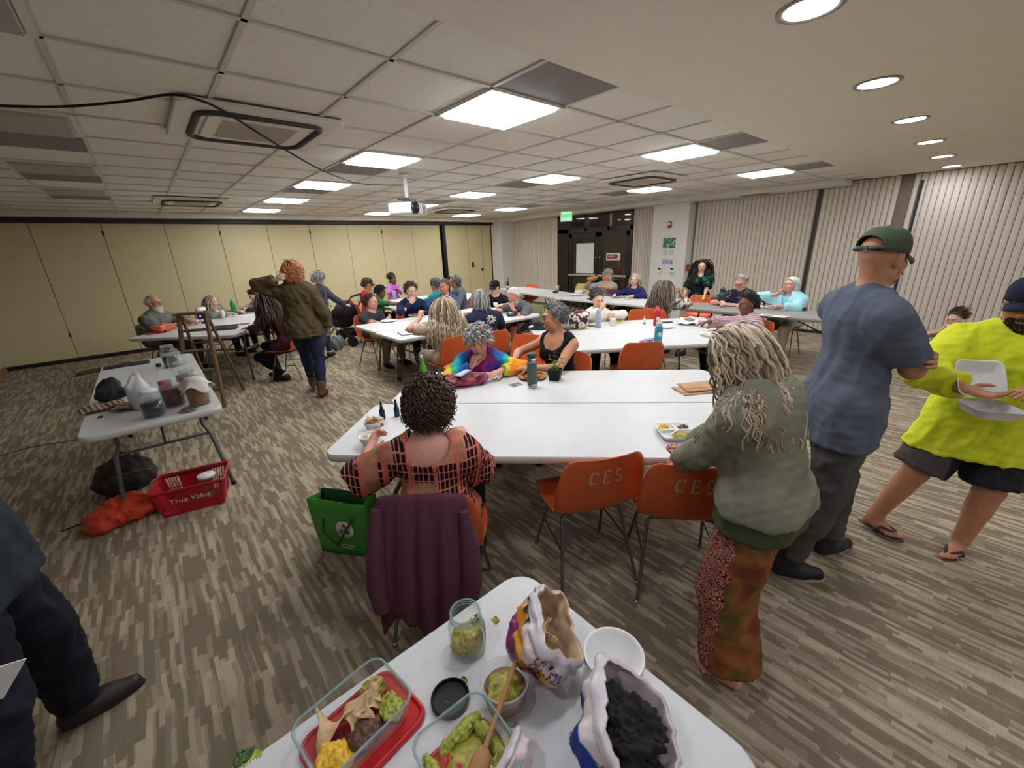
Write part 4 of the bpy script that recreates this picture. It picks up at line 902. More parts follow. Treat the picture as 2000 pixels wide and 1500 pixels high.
def blobs(base, cols, sc, th):
    def f(t):
        v = t.obj(); c = base
        for i, k in enumerate(cols): c = t.mix(t.m('GREATER_THAN', t.noise(t.obj((1, 1, 1), (i*1.3, i*.7, .4)), sc*(1+.3*i), 3.), th+.03*i), c, k)
        return c
    return f
def lacepants(t):
    v = t.obj(); x = t.xyz(v); vo = t('TexVoronoi', {'Vector': v, 'Scale': 30.}); d = vo.outputs[0]
    ring = t.m('SINE', t.m('MULTIPLY', d, 26.)); fine = t.m('SUBTRACT', t.noise(v, 150., 3.), .5); lc = t.m('GREATER_THAN', t.m('ADD', ring, t.m('MULTIPLY', fine, 5.)), -.25)
    lace = t.mix(lc, C(52, 26, 26), C(190, 122, 102)); rest = t.ramp(t.noise(v, 5.5, 3.), [(.3, C(74, 66, 32)), (.42, C(104, 84, 40)), (.52, C(146, 88, 48)), (.62, C(120, 64, 36)), (.75, C(66, 62, 30))])
    m_ = t.m('MULTIPLY', t.m('GREATER_THAN', t.m('ADD', x[1], t.m('MULTIPLY', t.m('SINE', t.m('MULTIPLY', x[2], 60.)), .008)), -.005), t.m('LESS_THAN', x[0], .0)); return t.mix(m_, rest, lace)
def washed(a, b, sc=4.):
    return lambda t: t.mix(t.noise(t.obj(), sc, 5., .6), a, b)
def heather(a, b): return lambda t: t.mix(t.noise(t.obj(), 160., 2.), a, b)
K_ = lambda c, n=None, fn=None, **k: cloth(C(c) if isinstance(c, str) else c, n, fn, **k)
jean = K_('28324a', 'jean', washed(C(24, 30, 50), C(52, 62, 88), 9.)); khaki = K_('8a8068'); blackc = K_('17171b'); charc = K_('37373b', 'charcoal', heather(C(48, 48, 52), C(66, 66, 70))); navy = K_('1a2140'); dgrey = K_('4a4a4e')
SEATED = []
def seated(label, head, z, yaw, who, ch='o', cf=.04, **kw):
    kw.setdefault('RH', dict(at='table')); kw.setdefault('LH', dict(at='table')); kw.setdefault('pants', dict(m=blackc))
    i = person(label, head, yaw, z, sit=.452, **kw)
    if ch: x, y = fwd(i['loc'][0], i['loc'][1], yaw, cf); chair(x, y, yaw, {'o': 'orange', 'y': 'pale yellow', 'g': 'olive green'}[ch]+' shell chair under '+who, {'o': None, 'y': m_shelly, 'g': m_shellg}[ch])
    return i
P = {}
# ---- left table
P[1] = seated('person with a bald head, glasses and white beard in a grey shirt', (300, 592), 1.13, -38, 'the bald bearded man', ch='g', sex='m', H=1.76, wid=1.12, fat=.75, skin='tan', shirt=dict(m=K_('6e6f68'), sl=.95, slg=.012, neck='collar', g=.02), hair=('fringe', 'white'), beard=('white', .09), glasses='y', pants=dict(m=K_('5a4636')), hp=4)
P[2] = seated('person with long brown hair and grey cardigan near the green bottle', (415, 590), 1.0, -42, 'the woman in the grey cardigan', sex='f', H=1.62, skin='fair', shirt=dict(m=blackc, sl=0, neck='scoop'), coat=dict(m=K_('8e8c8a'), sl=1.9, neck='open', name='cardigan'), hair=('long', 'sand', dict(L=.36)), hp=8, hy=8)
P[3] = seated('person with short brown hair bending over the far end of the left table', (497, 578), 1.02, 232, 'the person bending over the left table', sex='m', H=1.65, hp=38, hy=-35, lean=22, skin='fair', shirt=dict(m=K_('a8a098'), sl=.9), hair=('short', 'brown', dict(L=.07)))
P[4] = seated('person with long dark hair in a maroon sweater leaning on the left table', (515, 585), 1.18, 142, 'the woman in the maroon sweater', sex='f', H=1.68, skin='fair', lean=24, hp=16, shirt=dict(m=K_('4a1f2e', 'maroonknit', heather(C(58, 22, 36), C(80, 34, 50))), sl=1.95, hem=.12), hair=('long', 'brown', dict(L=.5)), pants=dict(m=blackc), LH=dict(at='table', p=(-.10, .45, .80)), RH=dict(at='table', p=(.05, .42, .80)), feet={1: dict(p=(.13, .30, .085)), -1: dict(p=(-.12, .10, .085))})
# ---- walkers
P[5] = person('person with curly red hair and olive jacket walking away, one hand behind the neck', (1.36, 5.56), 62, 1.555, H=1.68, sex='f', wid=1.06, fat=.15, skin='fair', hy=6, hp=-2, shirt=dict(m=blackc, sl=.5), coat=dict(m=K_('54482f', 'olivejkt', washed(C(74, 62, 40), C(98, 84, 56), 7.)), sl=1.9, hem=.10, g=.022, neck='collar', fold=.010), pants=dict(m=jean), shoes=('b', C(104, 66, 40)), hair=('curly', 'red', dict(L=.10, n=420, g=.45, lift=.022)), fg=1,
    LH=dict(p=(-.16, -.10, 1.50), pole=(-1, -.1, .1), d=(.8, -.3, .3), n=(.3, .9, 0), curl=.5), RH=dict(p=(.27, .10, .86), n=(-1, 0, 0), curl=.9), feet={1: dict(p=(.09, -.06, .09)), -1: dict(p=(-.08, .26, .14))})
P[6] = person('person with curly grey hair in a slate blue jacket by the stroller', (2.22, 7.5), 30, 1.36, H=1.6, sex='f', lean=14, skin='fair', shirt=dict(m=K_('47485c', 'slate', heather(C(66, 68, 84), C(84, 86, 102))), sl=1.9, hem=.16, g=.024), pants=dict(m=K_('3a4258', 'slatejean')), hair=('curly', 'grey', dict(L=.06)), RH=dict(p=(.20, .42, .88), d=(0, 1, 0), n=(0, 0, -1), curl=.8), LH=dict(p=(-.2, .42, .88), d=(0, 1, 0), n=(0, 0, -1), curl=.8), feet={1: dict(p=(.10, -.30, .12)), -1: dict(p=(-.08, .12, .085))}, eyes=False)
# ---- table behind and left-centre pair
P[7] = seated('person in a charcoal sweater with crossed arms at the table end', (725, 590), 1.015, -72, 'the man with crossed arms', H=1.7, hy=22, hp=6, skin='pink', shirt=dict(m=charc, sl=1.95), hair=('short', 'brown', dict(L=.075, mess=.4, hi=.12)), pants=dict(m=khaki), RH=dict(at='cross'), LH=dict(at='cross'), lean=4, feet={1: dict(p=(.10, .32, .085)), -1: dict(p=(-.16, .42, .085))})
P[8] = seated('person in a navy sweater holding a hand to the mouth', (803, 568), 1.13, -98, 'the man in the navy sweater', H=1.8, hp=14, skin='fair', shirt=dict(m=navy, sl=1.95), hair=('short', 'brown', dict(L=.085, mess=.35)), RH=dict(at='mouth'), LH=dict(at='table', p=(-.02, .36, .802)))
P[9] = seated('person in a red shirt and camouflage cap behind the table', (718, 556), 1.165, -12, 'the man in the red shirt', H=1.74, hp=12, skin='tan', shirt=dict(m=K_('b8323c'), sl=.9), cap=dict(m=K_('4c4a34', 'camo', blobs(C(70, 66, 44), [C(48, 46, 30), C(96, 86, 60)], 26., .52))), hair=('short', 'brown'))
P[10] = seated('small child with black hair in a green shirt', (743, 571), 1.04, -5, 'the small child', sex='m', H=1.25, hsz=1.12, skin='brown', shirt=dict(m=K_('2f6b42'), sl=.8), hair=('short', 'black', dict(L=.05)), hp=25)
P[11] = person('girl in a pink hoodie standing at the far table', (4.62, 9.75), 262, 1.09, H=1.25, sex='f', hsz=1.12, skin='brown', hp=22, hy=18, shirt=dict(m=K_('c877c4'), sl=1.95, neck='hood', g=.024, hem=.1), pants=dict(m=blackc), hair=('tied', 'black', dict(tail=.2)), RH=dict(p=(.06, .26, .86), d=(-.5, .8, .2), n=(-.5, 0, .6), curl=.6), LH=dict(p=(-.06, .26, .86), d=(.5, .8, .2), n=(.5, 0, .6), curl=.6))
P[12] = seated('person in a grey knitted beanie and teal shirt seen from behind', (850, 556), 1.14, 112, 'the person in the beanie', H=1.68, skin='tan', shirt=dict(m=K_('1f7f88', 'tealblue', lambda t: t.ramp(t.m('ADD', fx(t)[2], t.m('MULTIPLY', t.noise(t.obj(), 8., 3.), .1)), [(.7, C(28, 56, 140)), (.86, C(30, 90, 150)), (.98, C(40, 150, 150))])), sl=1.9), hair=('short', 'dgrey'), cap=dict(m=K_('4c5654', 'knitgrey', heather(C(74, 84, 82), C(104, 112, 108))), knit=True, brim=False), eyes=False)
P[13] = seated('person with a ruddy face half hidden behind the long-haired woman', (868, 560), 1.13, 205, 'the ruddy-faced man', ch=None, H=1.72, skin='red', shirt=dict(m=K_('39507c'), sl=1.9), hair=('short', 'gbrown', dict(L=.06)), hp=10)
P[14] = seated('person with swept-back grey hair in a grey sweater leaning sideways', (888, 549), 1.18, 168, 'the grey-haired person in the grey sweater', H=1.74, lean=18, skin='tan', shirt=dict(m=K_('62626e', 'grsweat', heather(C(92, 92, 104), C(112, 112, 122))), sl=1.9), hair=('bob', 'dgrey', dict(L=.13)), hp=12, hy=10)
P[15] = seated('person with long wavy fair hair in a cream shirt seen from behind', (868, 600), 1.12, 88, 'the long-haired woman in the cream shirt', sex='f', H=1.7, wid=1.1, fat=.35, lean=8, skin='pink', shirt=dict(m=K_('cbb39c'), sl=.9, slg=.015, hem=.08), pants=dict(m=K_('a99a86')), hair=('long', 'blonde', dict(L=.50, n=420, wv=.010, r=.0075)), LH=dict(p=(-.22, .28, 1.0), d=(.4, .3, .8), n=(.8, .4, 0), curl=.8), RH=dict(at='table'), eyes=False, hy=-6, fg=1)
P[16] = seated('person with shaggy grey hair in a navy tee with a white print on the back', (937, 586), 1.15, 80, 'the person in the navy tee', H=1.7, wid=1.08, fat=.25, lean=16, skin='fair', shirt=dict(m=K_('2a2e48'), sl=.95, slg=.015), hair=('bob', 'grey', dict(L=.17, wv=.006)), eyes=False, hp=14)
P[17] = seated('person in a black cap and black tee facing the old man', (966, 562), 1.07, 222, 'the person in the black cap', H=1.68, skin='fair', shirt=dict(m=blackc, sl=.9), hair=('short', 'brown'), cap=dict(m=K_('1c1c1e', 'capblack'), logo=mat('cap_logo', C(170, 150, 70), .6)), glasses='y', hy=-22, hp=10)
P[18] = seated('person with white hair and white beard eating in a grey polo shirt', (1003, 578), 1.02, 178, 'the white-bearded man eating', ch='g', H=1.74, lean=42, fat=.2, wid=1.05, skin='red', shirt=dict(m=K_('5f6063'), sl=.95, neck='collar', slg=.012), hair=('short', 'white', dict(L=.04, lift=.006)), beard=('white', .06), RH=dict(at='table', p=(.10, .48, .80)), LH=dict(at='mouth'), hp=24, hy=8, pants=dict(m=K_('2c3040'), len=1.0))
# ---- main table
P[19] = seated('person with curly grey hair in a rainbow tie-dye shirt eating', (935, 668), 1.0, 226, 'the woman in tie-dye', sex='f', H=1.68, wid=1.08, fat=.3, lean=28, hp=22, skin='pink', shirt=dict(m=K_('6a2a5a', 'tiedye', tiedye), sl=1.95, g=.022, fold=.008), hair=('curly', 'grey', dict(L=.075, n=360)), RH=dict(at='mouth'), LH=dict(at='table', p=(-.20, .40, .802), d=(.6, .8, 0)), fg=1)
P[20] = seated('person with short grey hair and glasses in a black sleeveless top', (1082, 620), 1.17, 188, 'the woman in the black sleeveless top', sex='f', H=1.7, lean=10, bust=.9, hy=-46, hp=6, skin='tan', shirt=dict(m=blackc, sl=0, neck='scoop', g=.012), hair=('short', 'dgrey', dict(L=.052, n=480, lift=.010)), glasses='y', RH=dict(at='table', p=(.27, .34, .802), d=(-.1, 1, 0)), LH=dict(at='table', p=(.02, .44, .802), d=(.7, .6, 0)), fg=1, pants=dict(m=K_('2a2a30')))
P[21] = seated('person with dark tied-back hair in a cream top eating', (1168, 587), 1.015, 236, 'the woman in the cream top', sex='f', H=1.63, skin='asian', lean=3, hp=8, shirt=dict(m=K_('e2dccb', 'creamknit', heather(C(222, 214, 196), C(236, 230, 214))), sl=1.9, g=.024), hair=('tied', 'black', dict(bun=(0, -.10, .0))), RH=dict(at='mouth', p=(.05, .30, .93)), LH=dict(at='hold'))
# ---- right row
P[22] = seated('person in a tan cap and grey tee drinking from an amber glass', (1186, 537), 1.12, 192, 'the man in the tan cap', H=1.78, skin='tan', lean=2, hp=-14, hy=-34, shirt=dict(m=K_('a2a2a2', 'greytee', heather(C(150, 150, 150), C(172, 172, 172))), sl=.9, slg=.02), hair=('bob', 'sand', dict(L=.12)), cap=dict(m=K_('8f8a74', 'capdk')), RH=dict(at='mouth', p=(.20, .34, 1.02)), LH=dict(at='hold', p=(-.02, .30, .90)))
P[23] = seated('person with a fair bob in a navy top beside the man in the tan cap', (1240, 547), 1.06, 186, 'the woman in the navy top', ch='y', sex='f', H=1.66, skin='fair', hy=8, hp=2, shirt=dict(m=K_('23285a'), sl=1.9, neck='crew'), hair=('bob', 'lblond', dict(L=.17)), RH=dict(at='table', p=(.22, .40, .802)))
P[24] = seated('person with long wavy brown hair seen from behind at the right row', (1298, 562), 1.10, -4, 'the woman with long wavy hair', sex='f', H=1.66, skin='tan', shirt=dict(m=K_('cfc6b4', 'fernprint', blobs(C(214, 206, 188), [C(58, 96, 84), C(110, 80, 90)], 16., .56)), sl=.9, slg=.02, g=.022), hair=('long', 'gbrown', dict(L=.42, wv=.010)), eyes=False, hy=-14, RH=dict(at='mouth', p=(.16, .26, 1.0)), pants=dict(m=K_('b9a8a4')))
P[25] = person('person with long dark hair in a dark green leafy blouse, standing', (7.66, 3.51), 200, 1.31, H=1.56, sex='f', wid=1.05, bust=1.05, skin='fair', hp=14, hy=6, shirt=dict(m=K_('16221f', 'leafprint', blobs(C(20, 28, 32), [C(40, 92, 62), C(30, 60, 66)], 15., .57)), sl=.95, slg=.035, hem=.16, g=.026, neck='v', flare=.03), pants=dict(m=blackc), hair=('long', 'dark', dict(L=.42, n=230)), RH=dict(p=(.28, .16, .66), n=(-1, 0, 0), curl=.4), LH=dict(p=(-.10, .30, .74), d=(-.2, .9, -.3), n=(.3, .2, .9), curl=.25))
P[26] = seated('person with grey hair and glasses in a dark flowered shirt looking down', (1447, 552), 1.09, 186, 'the man in the flowered shirt', H=1.74, wid=1.08, fat=.35, skin='pink', hp=24, hy=-8, shirt=dict(m=K_('232739', 'navyflower', blobs(C(34, 38, 56), [C(116, 112, 112), C(20, 22, 36)], 26., .58)), sl=.95, neck='collar', slg=.02), hair=('short', 'grey', dict(hi=.15)), beard=('white', .018), glasses='y')
P[27] = seated('person with white hair in a light blue top, hand at the mouth', (1545, 557), 1.07, 178, 'the woman in light blue', sex='f', H=1.66, wid=1.06, fat=.25, skin='pink', hy=-32, hp=-6, shirt=dict(m=K_('8ccdd8'), sl=1.5, g=.024), coat=dict(m=K_('9bd2dc', 'paleblue', washed(C(150, 206, 218), C(178, 224, 232), 6.)), sl=1.7, neck='open', g=.03), hair=('bob', 'white', dict(L=.10)), RH=dict(at='mouth'), LH=dict(at='table', p=(0, .40, .802), d=(.9, .4, 0)), pants=dict(m=K_('b7aa98')), shoes=('s', C(190, 176, 164)))
P[28] = seated('person with black hair in a red and white checked shirt', (1460, 594), 1.02, 140, 'the person in the checked shirt', H=1.68, skin='brown', hp=8, hy=4, shirt=dict(m=K_('a05a74', 'check', smallcheck), sl=1.9, neck='collar', g=.02), hair=('short', 'black', dict(L=.075)))

def atd(px, py, d):
    v = _R*(px-1000)/FPX-_U*(py-750)/FPX+_f; k = d/math.hypot(v[0], v[1]); return np.array([v[0]*k, v[1]*k, CH+v[2]*k])
# ---- foreground
P[29] = seated('person with dark curly hair in a coral and black brush-plaid top, seen from behind', (838, 792), 1.09, 49, 'the woman in the brush-plaid top', sex='f', H=1.6, wid=1.02, fat=.38, lean=11, skin='pink', fg=1, hp=16, shirt=dict(m=K_('b8645a', 'brushplaid', brushplaid), sl=1.0, slg=.016, g=.018, neck='back', hem=.14, fold=.007, cuff=.025), pants=dict(m=K_('1d1c26', 'inkpants')), hair=('curly', 'brown', dict(L=.10, n=900, r=.0042, g=.55, cu=.008, lift=.018)), LH=dict(w=at(722, 872, .80), pole=(-.35, -.8, -.45), d=(.1, .9, .35), n=(.9, .2, 0), curl=.45), RH=dict(at='table', p=(.10, .40, .802), pole=(.35, -.8, -.4)), eyes=False)
P[30] = person('person with long grey-blond hair in an olive jacket and patterned trousers', (1.56, .55), 84, 1.355, H=1.62, sex='f', wid=.98, fat=.12, lean=14, side=-3, skin='pink', fg=1, hp=34, hy=12, shirt=dict(m=K_('4c5638', 'olivetop'), sl=.6, hem=.085, g=.02), coat=dict(m=K_('66664f', 'olivejacket', washed(C(122, 121, 100), C(148, 146, 124), 6.)), sl=1.92, hem=.0, g=.018, neck='collar', fold=.008, cuff=.004), pants=dict(m=K_('7a5a3a', 'lacepants', lacepants), g=.032, flare=.048, len=1.87, fold=.006), shoes=('f', C(150, 132, 112), 'beige'), hair=('long', 'blonde', dict(L=.36, n=1000, wv=.008, wl=.075, r=.0055, lift=.012, drift=(.42, -.40, 0))),
    LH=dict(w=(1.60, .73, .83), pole=(-.6, -.6, -.4), d=(.3, .6, -.75), n=(.3, .6, .6), curl=.55), RH=dict(w=(1.72, .78, .83), d=(0, .7, -.7), n=(0, .6, .6), curl=.5), feet={-1: dict(w=(1.43, .36), yaw=8), 1: dict(w=(1.72, .50), yaw=-4)}, eyes=False)
_b = atd(1722, 507, 2.54)
P[31] = person('person in a green cap, blue tee and grey trousers with folded arms', (float(_b[0]), float(_b[1])), -52, float(_b[2]), H=1.8, sex='m', wid=1.06, fat=.08, lean=3, skin='tan', fg=1, hy=24, hp=6, shirt=dict(m=K_('3f4c5e', 'bluetee', washed(C(82, 90, 102), C(104, 111, 122), 5.)), sl=.74, slg=.018, g=.02, hem=.17, fold=.007), pants=dict(m=K_('4d4a48', 'greywork', washed(C(74, 70, 68), C(92, 88, 86), 6.)), g=.026, len=1.9, fold=.009), shoes=('b', C(34, 35, 37), 'pale'), hair=None, beard=('brown', .012), cap=dict(m=K_('4c5a40', 'greencap', washed(C(72, 84, 62), C(90, 102, 78), 12.)), back=True, band=m_black), RH=dict(at='cross'), LH=dict(at='cross'), feet={1: dict(w=(2.26, .40), yaw=-4), -1: dict(w=(2.62, .30), yaw=26)})
_y = atd(2008, 598, 3.12)
P[32] = person('person in a bright yellow long-sleeved shirt, shorts and flip-flops', (float(_y[0]), float(_y[1])), 198, 1.41, H=1.7, sex='m', wid=1.22, fat=.85, lean=7, skin='tan', fg=1, hy=-25, hp=12, shirt=dict(m=K_('d2e02a', 'hivis', washed(C(216, 226, 34), C(232, 240, 66), 5.)), sl=1.9, slg=.012, g=.028, hem=.20, fold=.009), pants=dict(m=K_('303033', 'shorts', lambda t: t.mix(t.m('GREATER_THAN', fx(t)[0], .12), C(44, 44, 48), C(84, 78, 74))), g=.03, len=.92, flare=.03), shoes=('f', C(78, 66, 56), 'brown'), hair=('short', 'black'), beard=('dark', .03), glasses='y', cap=dict(m=K_('23263a', 'navycap')), RH=dict(w=(2.77, -.02, 1.055), pole=(.9, -.5, -.3), d=(-.75, .35, -.12), n=(.1, .2, 1), curl=.22, thumb=.2), LH=dict(w=(2.76, -.26, 1.10), pole=(-.9, -.4, -.4), d=(.7, .5, .0), n=(.2, -.2, -1), curl=.2), feet={1: dict(w=(3.04, .17), yaw=52), -1: dict(w=(3.16, -.21), yaw=-32)})
P[33] = person('person with a brown hair bun sitting on the floor by the pleated partition', (1864, 624), 158, .585, sit=-.02, H=1.62, sex='f', skin='fair', hp=10, lean=14, shirt=dict(m=K_('b8a89c'), sl=.8), pants=dict(m=K_('15161c', 'floorpants'), g=.02), hair=('tied', 'brown', dict(bun=(0, -.06, .125))), RH=dict(at='mouth'), LH=dict(at='mouth', p=(-.06, .26, .44)), feet={1: dict(p=(.34, .42, .085), pole=(.8, .5, .5)), -1: dict(p=(-.05, .62, .085), pole=(-.6, .3, .7))})
P[34] = person('small child in grey sitting on the floor beside the man in the green cap', (1724, 636), 175, .47, sit=-.03, H=1.1, sex='m', hsz=1.15, skin='tan', hp=20, lean=12, shirt=dict(m=K_('6a6e70'), sl=.8), pants=dict(m=dgrey), hair=('short', 'black', dict(L=.06)), RH=dict(p=(.1, .26, .2)), LH=dict(p=(-.1, .26, .2)), feet={1: dict(p=(.25, .3, .06), pole=(.8, .4, .5)), -1: dict(p=(-.25, .3, .06), pole=(-.8, .4, .5))})
P[35] = person('person in dark jacket and dark trousers cut off by the left edge', (-.60, 1.86), 4, 1.62, H=1.78, sex='m', wid=1.08, fat=.2, skin='tan', fg=1, shirt=dict(m=K_('2f353c', 'slatejacket'), sl=1.92, g=.03, hem=.13, fold=.009), pants=dict(m=K_('15161f', 'inkjean', washed(C(20, 21, 28), C(36, 38, 50), 6.)), g=.028, fold=.009), shoes=('s', C(40, 30, 24)), hair=('short', 'brown'), feet={-1: dict(w=(-.60, 2.06), yaw=4), 1: dict(w=(-.74, 1.60), yaw=-8)}, RH=dict(w=(-.86, 1.46, .84), n=(0, 1, 0), curl=.6), LH=dict(p=(-.27, .05, .86)), eyes=False)
P[36] = person('person in a dark purple top beyond the glass door', (10.45, 7.26), 190, 1.2, sit=.45, H=1.7, skin='brown', shirt=dict(m=K_('4a2f52'), sl=1.9), pants=dict(m=blackc), hair=('short', 'black')); chair(10.49, 7.27, 190, 'black chair under the person beyond the glass door', m_blackm)
# ---- chairs that nobody sits on
chair(1.54, 1.22, 63, 'orange shell chair with full white stencil letters on its back', ces=True); chair(1.83, .83, 40, 'orange shell chair gripped by the woman in the olive jacket', ces=True)
chair(3.75, 2.34, 53, 'empty orange shell chair in front of the blue bottle'); chair(5.35, 3.16, 233, 'empty orange shell chair behind the small white bottle'); chair(7.27, 3.36, 184, 'empty orange shell chair in front of the standing dark-haired woman')
_c = at(1022, 700, .6); chair(_c[0], _c[1], 205, 'empty orange shell chair between the tie-dye woman and the woman in black')
_c = at(1128, 560, .76); chair(_c[0], _c[1], 182, 'pale yellow shell chair behind the plate of crumpled napkins', m_shelly); _c = at(1146, 545, .8); chair(_c[0]+.1, _c[1], 190, 'beige shell chair in front of the glass door', mat('beige_shell', C(190, 184, 168), .4))
_c = at(1030, 560, .78); chair(_c[0], _c[1], 190, 'orange shell chair behind the far table in the corner'); _c = at(693, 588, .76); chair(_c[0], _c[1], 20, 'red-orange shell chair beside the red-shirted man')
# ================================================================ things on the foreground table
def thing(name, loc, rz, label, cat, group=None): return empty(name, loc, rz, label, cat, group)
def gl_mat(name, col, alpha, rough=.06):
    def fn(t):
        f = t('LayerWeight', {0: .35}).outputs[1]; t.set('Alpha', t.m('MINIMUM', t.m('ADD', t.m('MULTIPLY', t.m('POWER', f, 2.), .55), alpha), 1.)); t.set('Specular IOR Level', .6)
    return mat(name, col, rough, fn=fn)
m_gl = gl_mat('clear_glass', C(200, 212, 210), .03); m_rim = gl_mat('glass_rim', C(150, 184, 184), .5, .08); m_plas = gl_mat('clear_plastic', C(222, 222, 218), .14, .2)
m_paper = mat('paper_white', C(226, 224, 220), .8); m_foam = mat('foam_white', C(232, 230, 226), .6); m_red = mat('red_plastic', C(196, 30, 34), .35); m_wood = mat('spoon_wood', C(176, 126, 80), .6, var=.15)
def foodmat(name, stops, sc=90., rough=.5):
    def fn(t): n = t.noise(t.obj(), sc, 4., .65); t.set('Base Color', t.ramp(n, stops)); t.bump(n, .6, .004)
    return mat(name, stops[0][1], rough, fn=fn)
f_guac = foodmat('guacamole', [(.3, C(96, 108, 30)), (.45, C(150, 160, 52)), (.6, C(190, 190, 84)), (.75, C(120, 130, 40))])
f_relish = foodmat('relish', [(.3, C(110, 104, 30)), (.5, C(168, 156, 58)), (.68, C(206, 190, 96))], 70.)
f_bean = foodmat('refried_beans', [(.3, C(58, 36, 28)), (.5, C(98, 66, 50)), (.7, C(134, 96, 72))], 160.)
f_cheese = foodmat('cheesy_eggs', [(.3, C(204, 140, 20)), (.5, C(232, 182, 40)), (.7, C(240, 204, 84))], 80.)
f_chip = foodmat('tortilla_chip', [(.35, C(196, 160, 112)), (.55, C(222, 190, 144)), (.66, C(206, 170, 122)), (.72, C(120, 84, 54))], 140., .8)
f_salsa = foodmat('salsa_mix', [(.3, C(116, 52, 28)), (.5, C(178, 110, 60)), (.7, C(214, 172, 96))], 60.)
def lump(name, parent, c, r, m, seed=0, amp=.12, v=None, sc=None, n=None, label=None, cat=None, flat=True):
    """uneven mound of food"""
    r = np.asarray(r, float); R_ = np.random.RandomState(seed); sd = SDF(); sd.ell(c, r, k=.01)
    for i in range(n or 9):
        u = R_.randn(3); u /= np.linalg.norm(u); u[2] = abs(u[2])*.8; sd.ell(np.array(c)+u*r*.75, r*(.28+.22*R_.rand()), k=.008)
    if flat: sd.cut((0, 0, c[2]-r[2]*.3), (0, 0, -1))
    V, Q = sd.mesh(v or max(r)/16); N = vnormals(V, Q); k = sc or 3.2/max(r); V = V+N*(amp*min(r)*(vnoise(V, k, seed)+.6*vnoise(V, k*2.6, seed+3)))[:, None]
    return link(name, npmesh(name, V, Q), parent, m, label=label, cat=cat)
def chip(name, loc, R_, size, parent=None, seed=0, **kw):
    r = np.random.RandomState(seed); n = 7; P_ = []; idx = {}; F = []
    for i in range(n+1):
        for j in range(n+1-i):
            a, b_ = i/n, j/n; x, y = (a+b_*.5-.5)*size, (b_*.87-.3)*size; x += .004*sin(9*b_+seed); idx[i, j] = len(P_); P_.append((x, y, (x*x*1.4-y*y*1.9)*3.5/size*.35*(.7+.5*r.rand()*0+seed % 3*.25)+.0012*sin(x*300+seed)*cos(y*260)))
    for i in range(n):
        for j in range(n-i):
            F.append((idx[i, j], idx[i+1, j], idx[i, j+1]))
            if i+j < n-1: F.append((idx[i+1, j], idx[i+1, j+1], idx[i, j+1]))
    V = np.array(P_)@np.asarray(R_).T+np.array(loc); me = npmesh(name, V, np.array(F)); return link(name, me, parent, f_chip, sol=.0022, **kw)
FT = at  # positions are read off the table plane
def dish(c, ang, L, W, Hh, label):
    t = thing('glass_dish', (c[0], c[1], TZ+.0165), ang, label, 'dish', 'glass baking dishes'); b = B(); n = 6
    rings = [(L-.030, W-.030, 0), (L-.022, W-.022, .002), (L-.008, W-.008, Hh*.5), (L, W, Hh)]; ins = [(L-.008, W-.008, Hh), (L-.016, W-.016, Hh*.5), (L-.030, W-.030, .007), (L-.04, W-.04, .005)]
    G = [[(x, y, z) for x, y in rrect(l_, w_, .03, n)] for l_, w_, z in rings+ins]; k = len(G[0]); V = [p for r_ in G for p in r_]
    b.add(V, [(r_*k+i, r_*k+(i+1) % k, (r_+1)*k+(i+1) % k, (r_+1)*k+i) for r_ in range(len(G)-1) for i in range(k)], True); b.add(G[0], [tuple(range(k-1, -1, -1))]); b.add(G[-1], [tuple(range(k))]); b.obj('bowl', m_gl, t)
    B().tube([(x, y, Hh) for x, y in rrect(L-.002, W-.002, .03, n)], .0030, 6, closed=True).obj('rim', m_rim, t); return t
def lid_red(c, ang, L, W, label):
    t = thing('dish_lid', (c[0], c[1], TZ), ang, label, 'lid', 'red dish lids'); B().prism(rrect(L, W, .035), .001, .010).obj('plate', m_red, t, bev=.003); B().tube([(x, y, .011) for x, y in rrect(L-.012, W-.012, .03)], .005, 8, closed=True).obj('edge', m_red, t); return t
# first dish: chips, beans, eggs, guacamole
a1, a2 = at(595, 1480, TZ+.02), at(775, 1330, TZ+.02); c1 = (at(690, 1402, TZ+.02)); ang1 = rad(-3)
ang1 = rad(8); c1 = np.array([.120, .712, 0]); D1 = dish(c1, ang1, .215, .158, .058, 'glass baking dish with tortilla chips, beans and eggs on a red lid'); lid_red(c1+np.array([.012, -.006, 0]), ang1, .235, .178, 'red plastic lid under the dish of tortilla chips')
def on1(x, y, z=0): return np.array([c1[0]+x, c1[1]+y, TZ+.024+z])
lump('bean_scoop', None, on1(.004, -.028, .004), (.034, .030, .022), f_bean, 3, .10, label='scoop of brown refried beans in the glass dish', cat='food')
lump('scrambled_eggs', None, on1(-.062, -.030, .003), (.036, .034, .02), f_cheese, 5, .14, label='yellow cheesy eggs at the near end of the glass dish', cat='food')
lump('relish_scoop', None, on1(.060, .050, .006), (.027, .022, .02), f_relish, 6, .12, label='scoop of green relish at the far end of the glass dish', cat='food')
lump('guacamole_scoop', None, on1(.074, -.018, .004), (.024, .032, .02), f_guac, 8, .13, label='scoop of green guacamole beside the tortilla chips', cat='food')
for i, (x, y, z, sz, rx, ry, rz, lb) in enumerate([(.010, .024, .020, .085, .1, -.1, .5, 'big tortilla chip lying in the middle of the dish'), (-.045, .030, .018, .09, .35, .15, 2.3, 'tortilla chip leaning on the left glass wall'), (.045, .012, .026, .06, -.2, .2, 4.1, 'tortilla chip against the guacamole'), (.055, .030, .024, .055, .25, -.2, 1.2, 'tortilla chip beside the relish scoop'), (.02, .0, .034, .05, .1, .3, 3.3, 'small tortilla chip on top of the others')]):
    chip('tortilla_chip', on1(x, y, z), RZ(rz)@RX(rx)@RY(ry), sz, None, i, label=lb, cat='food', group='tortilla chips in the glass dish')
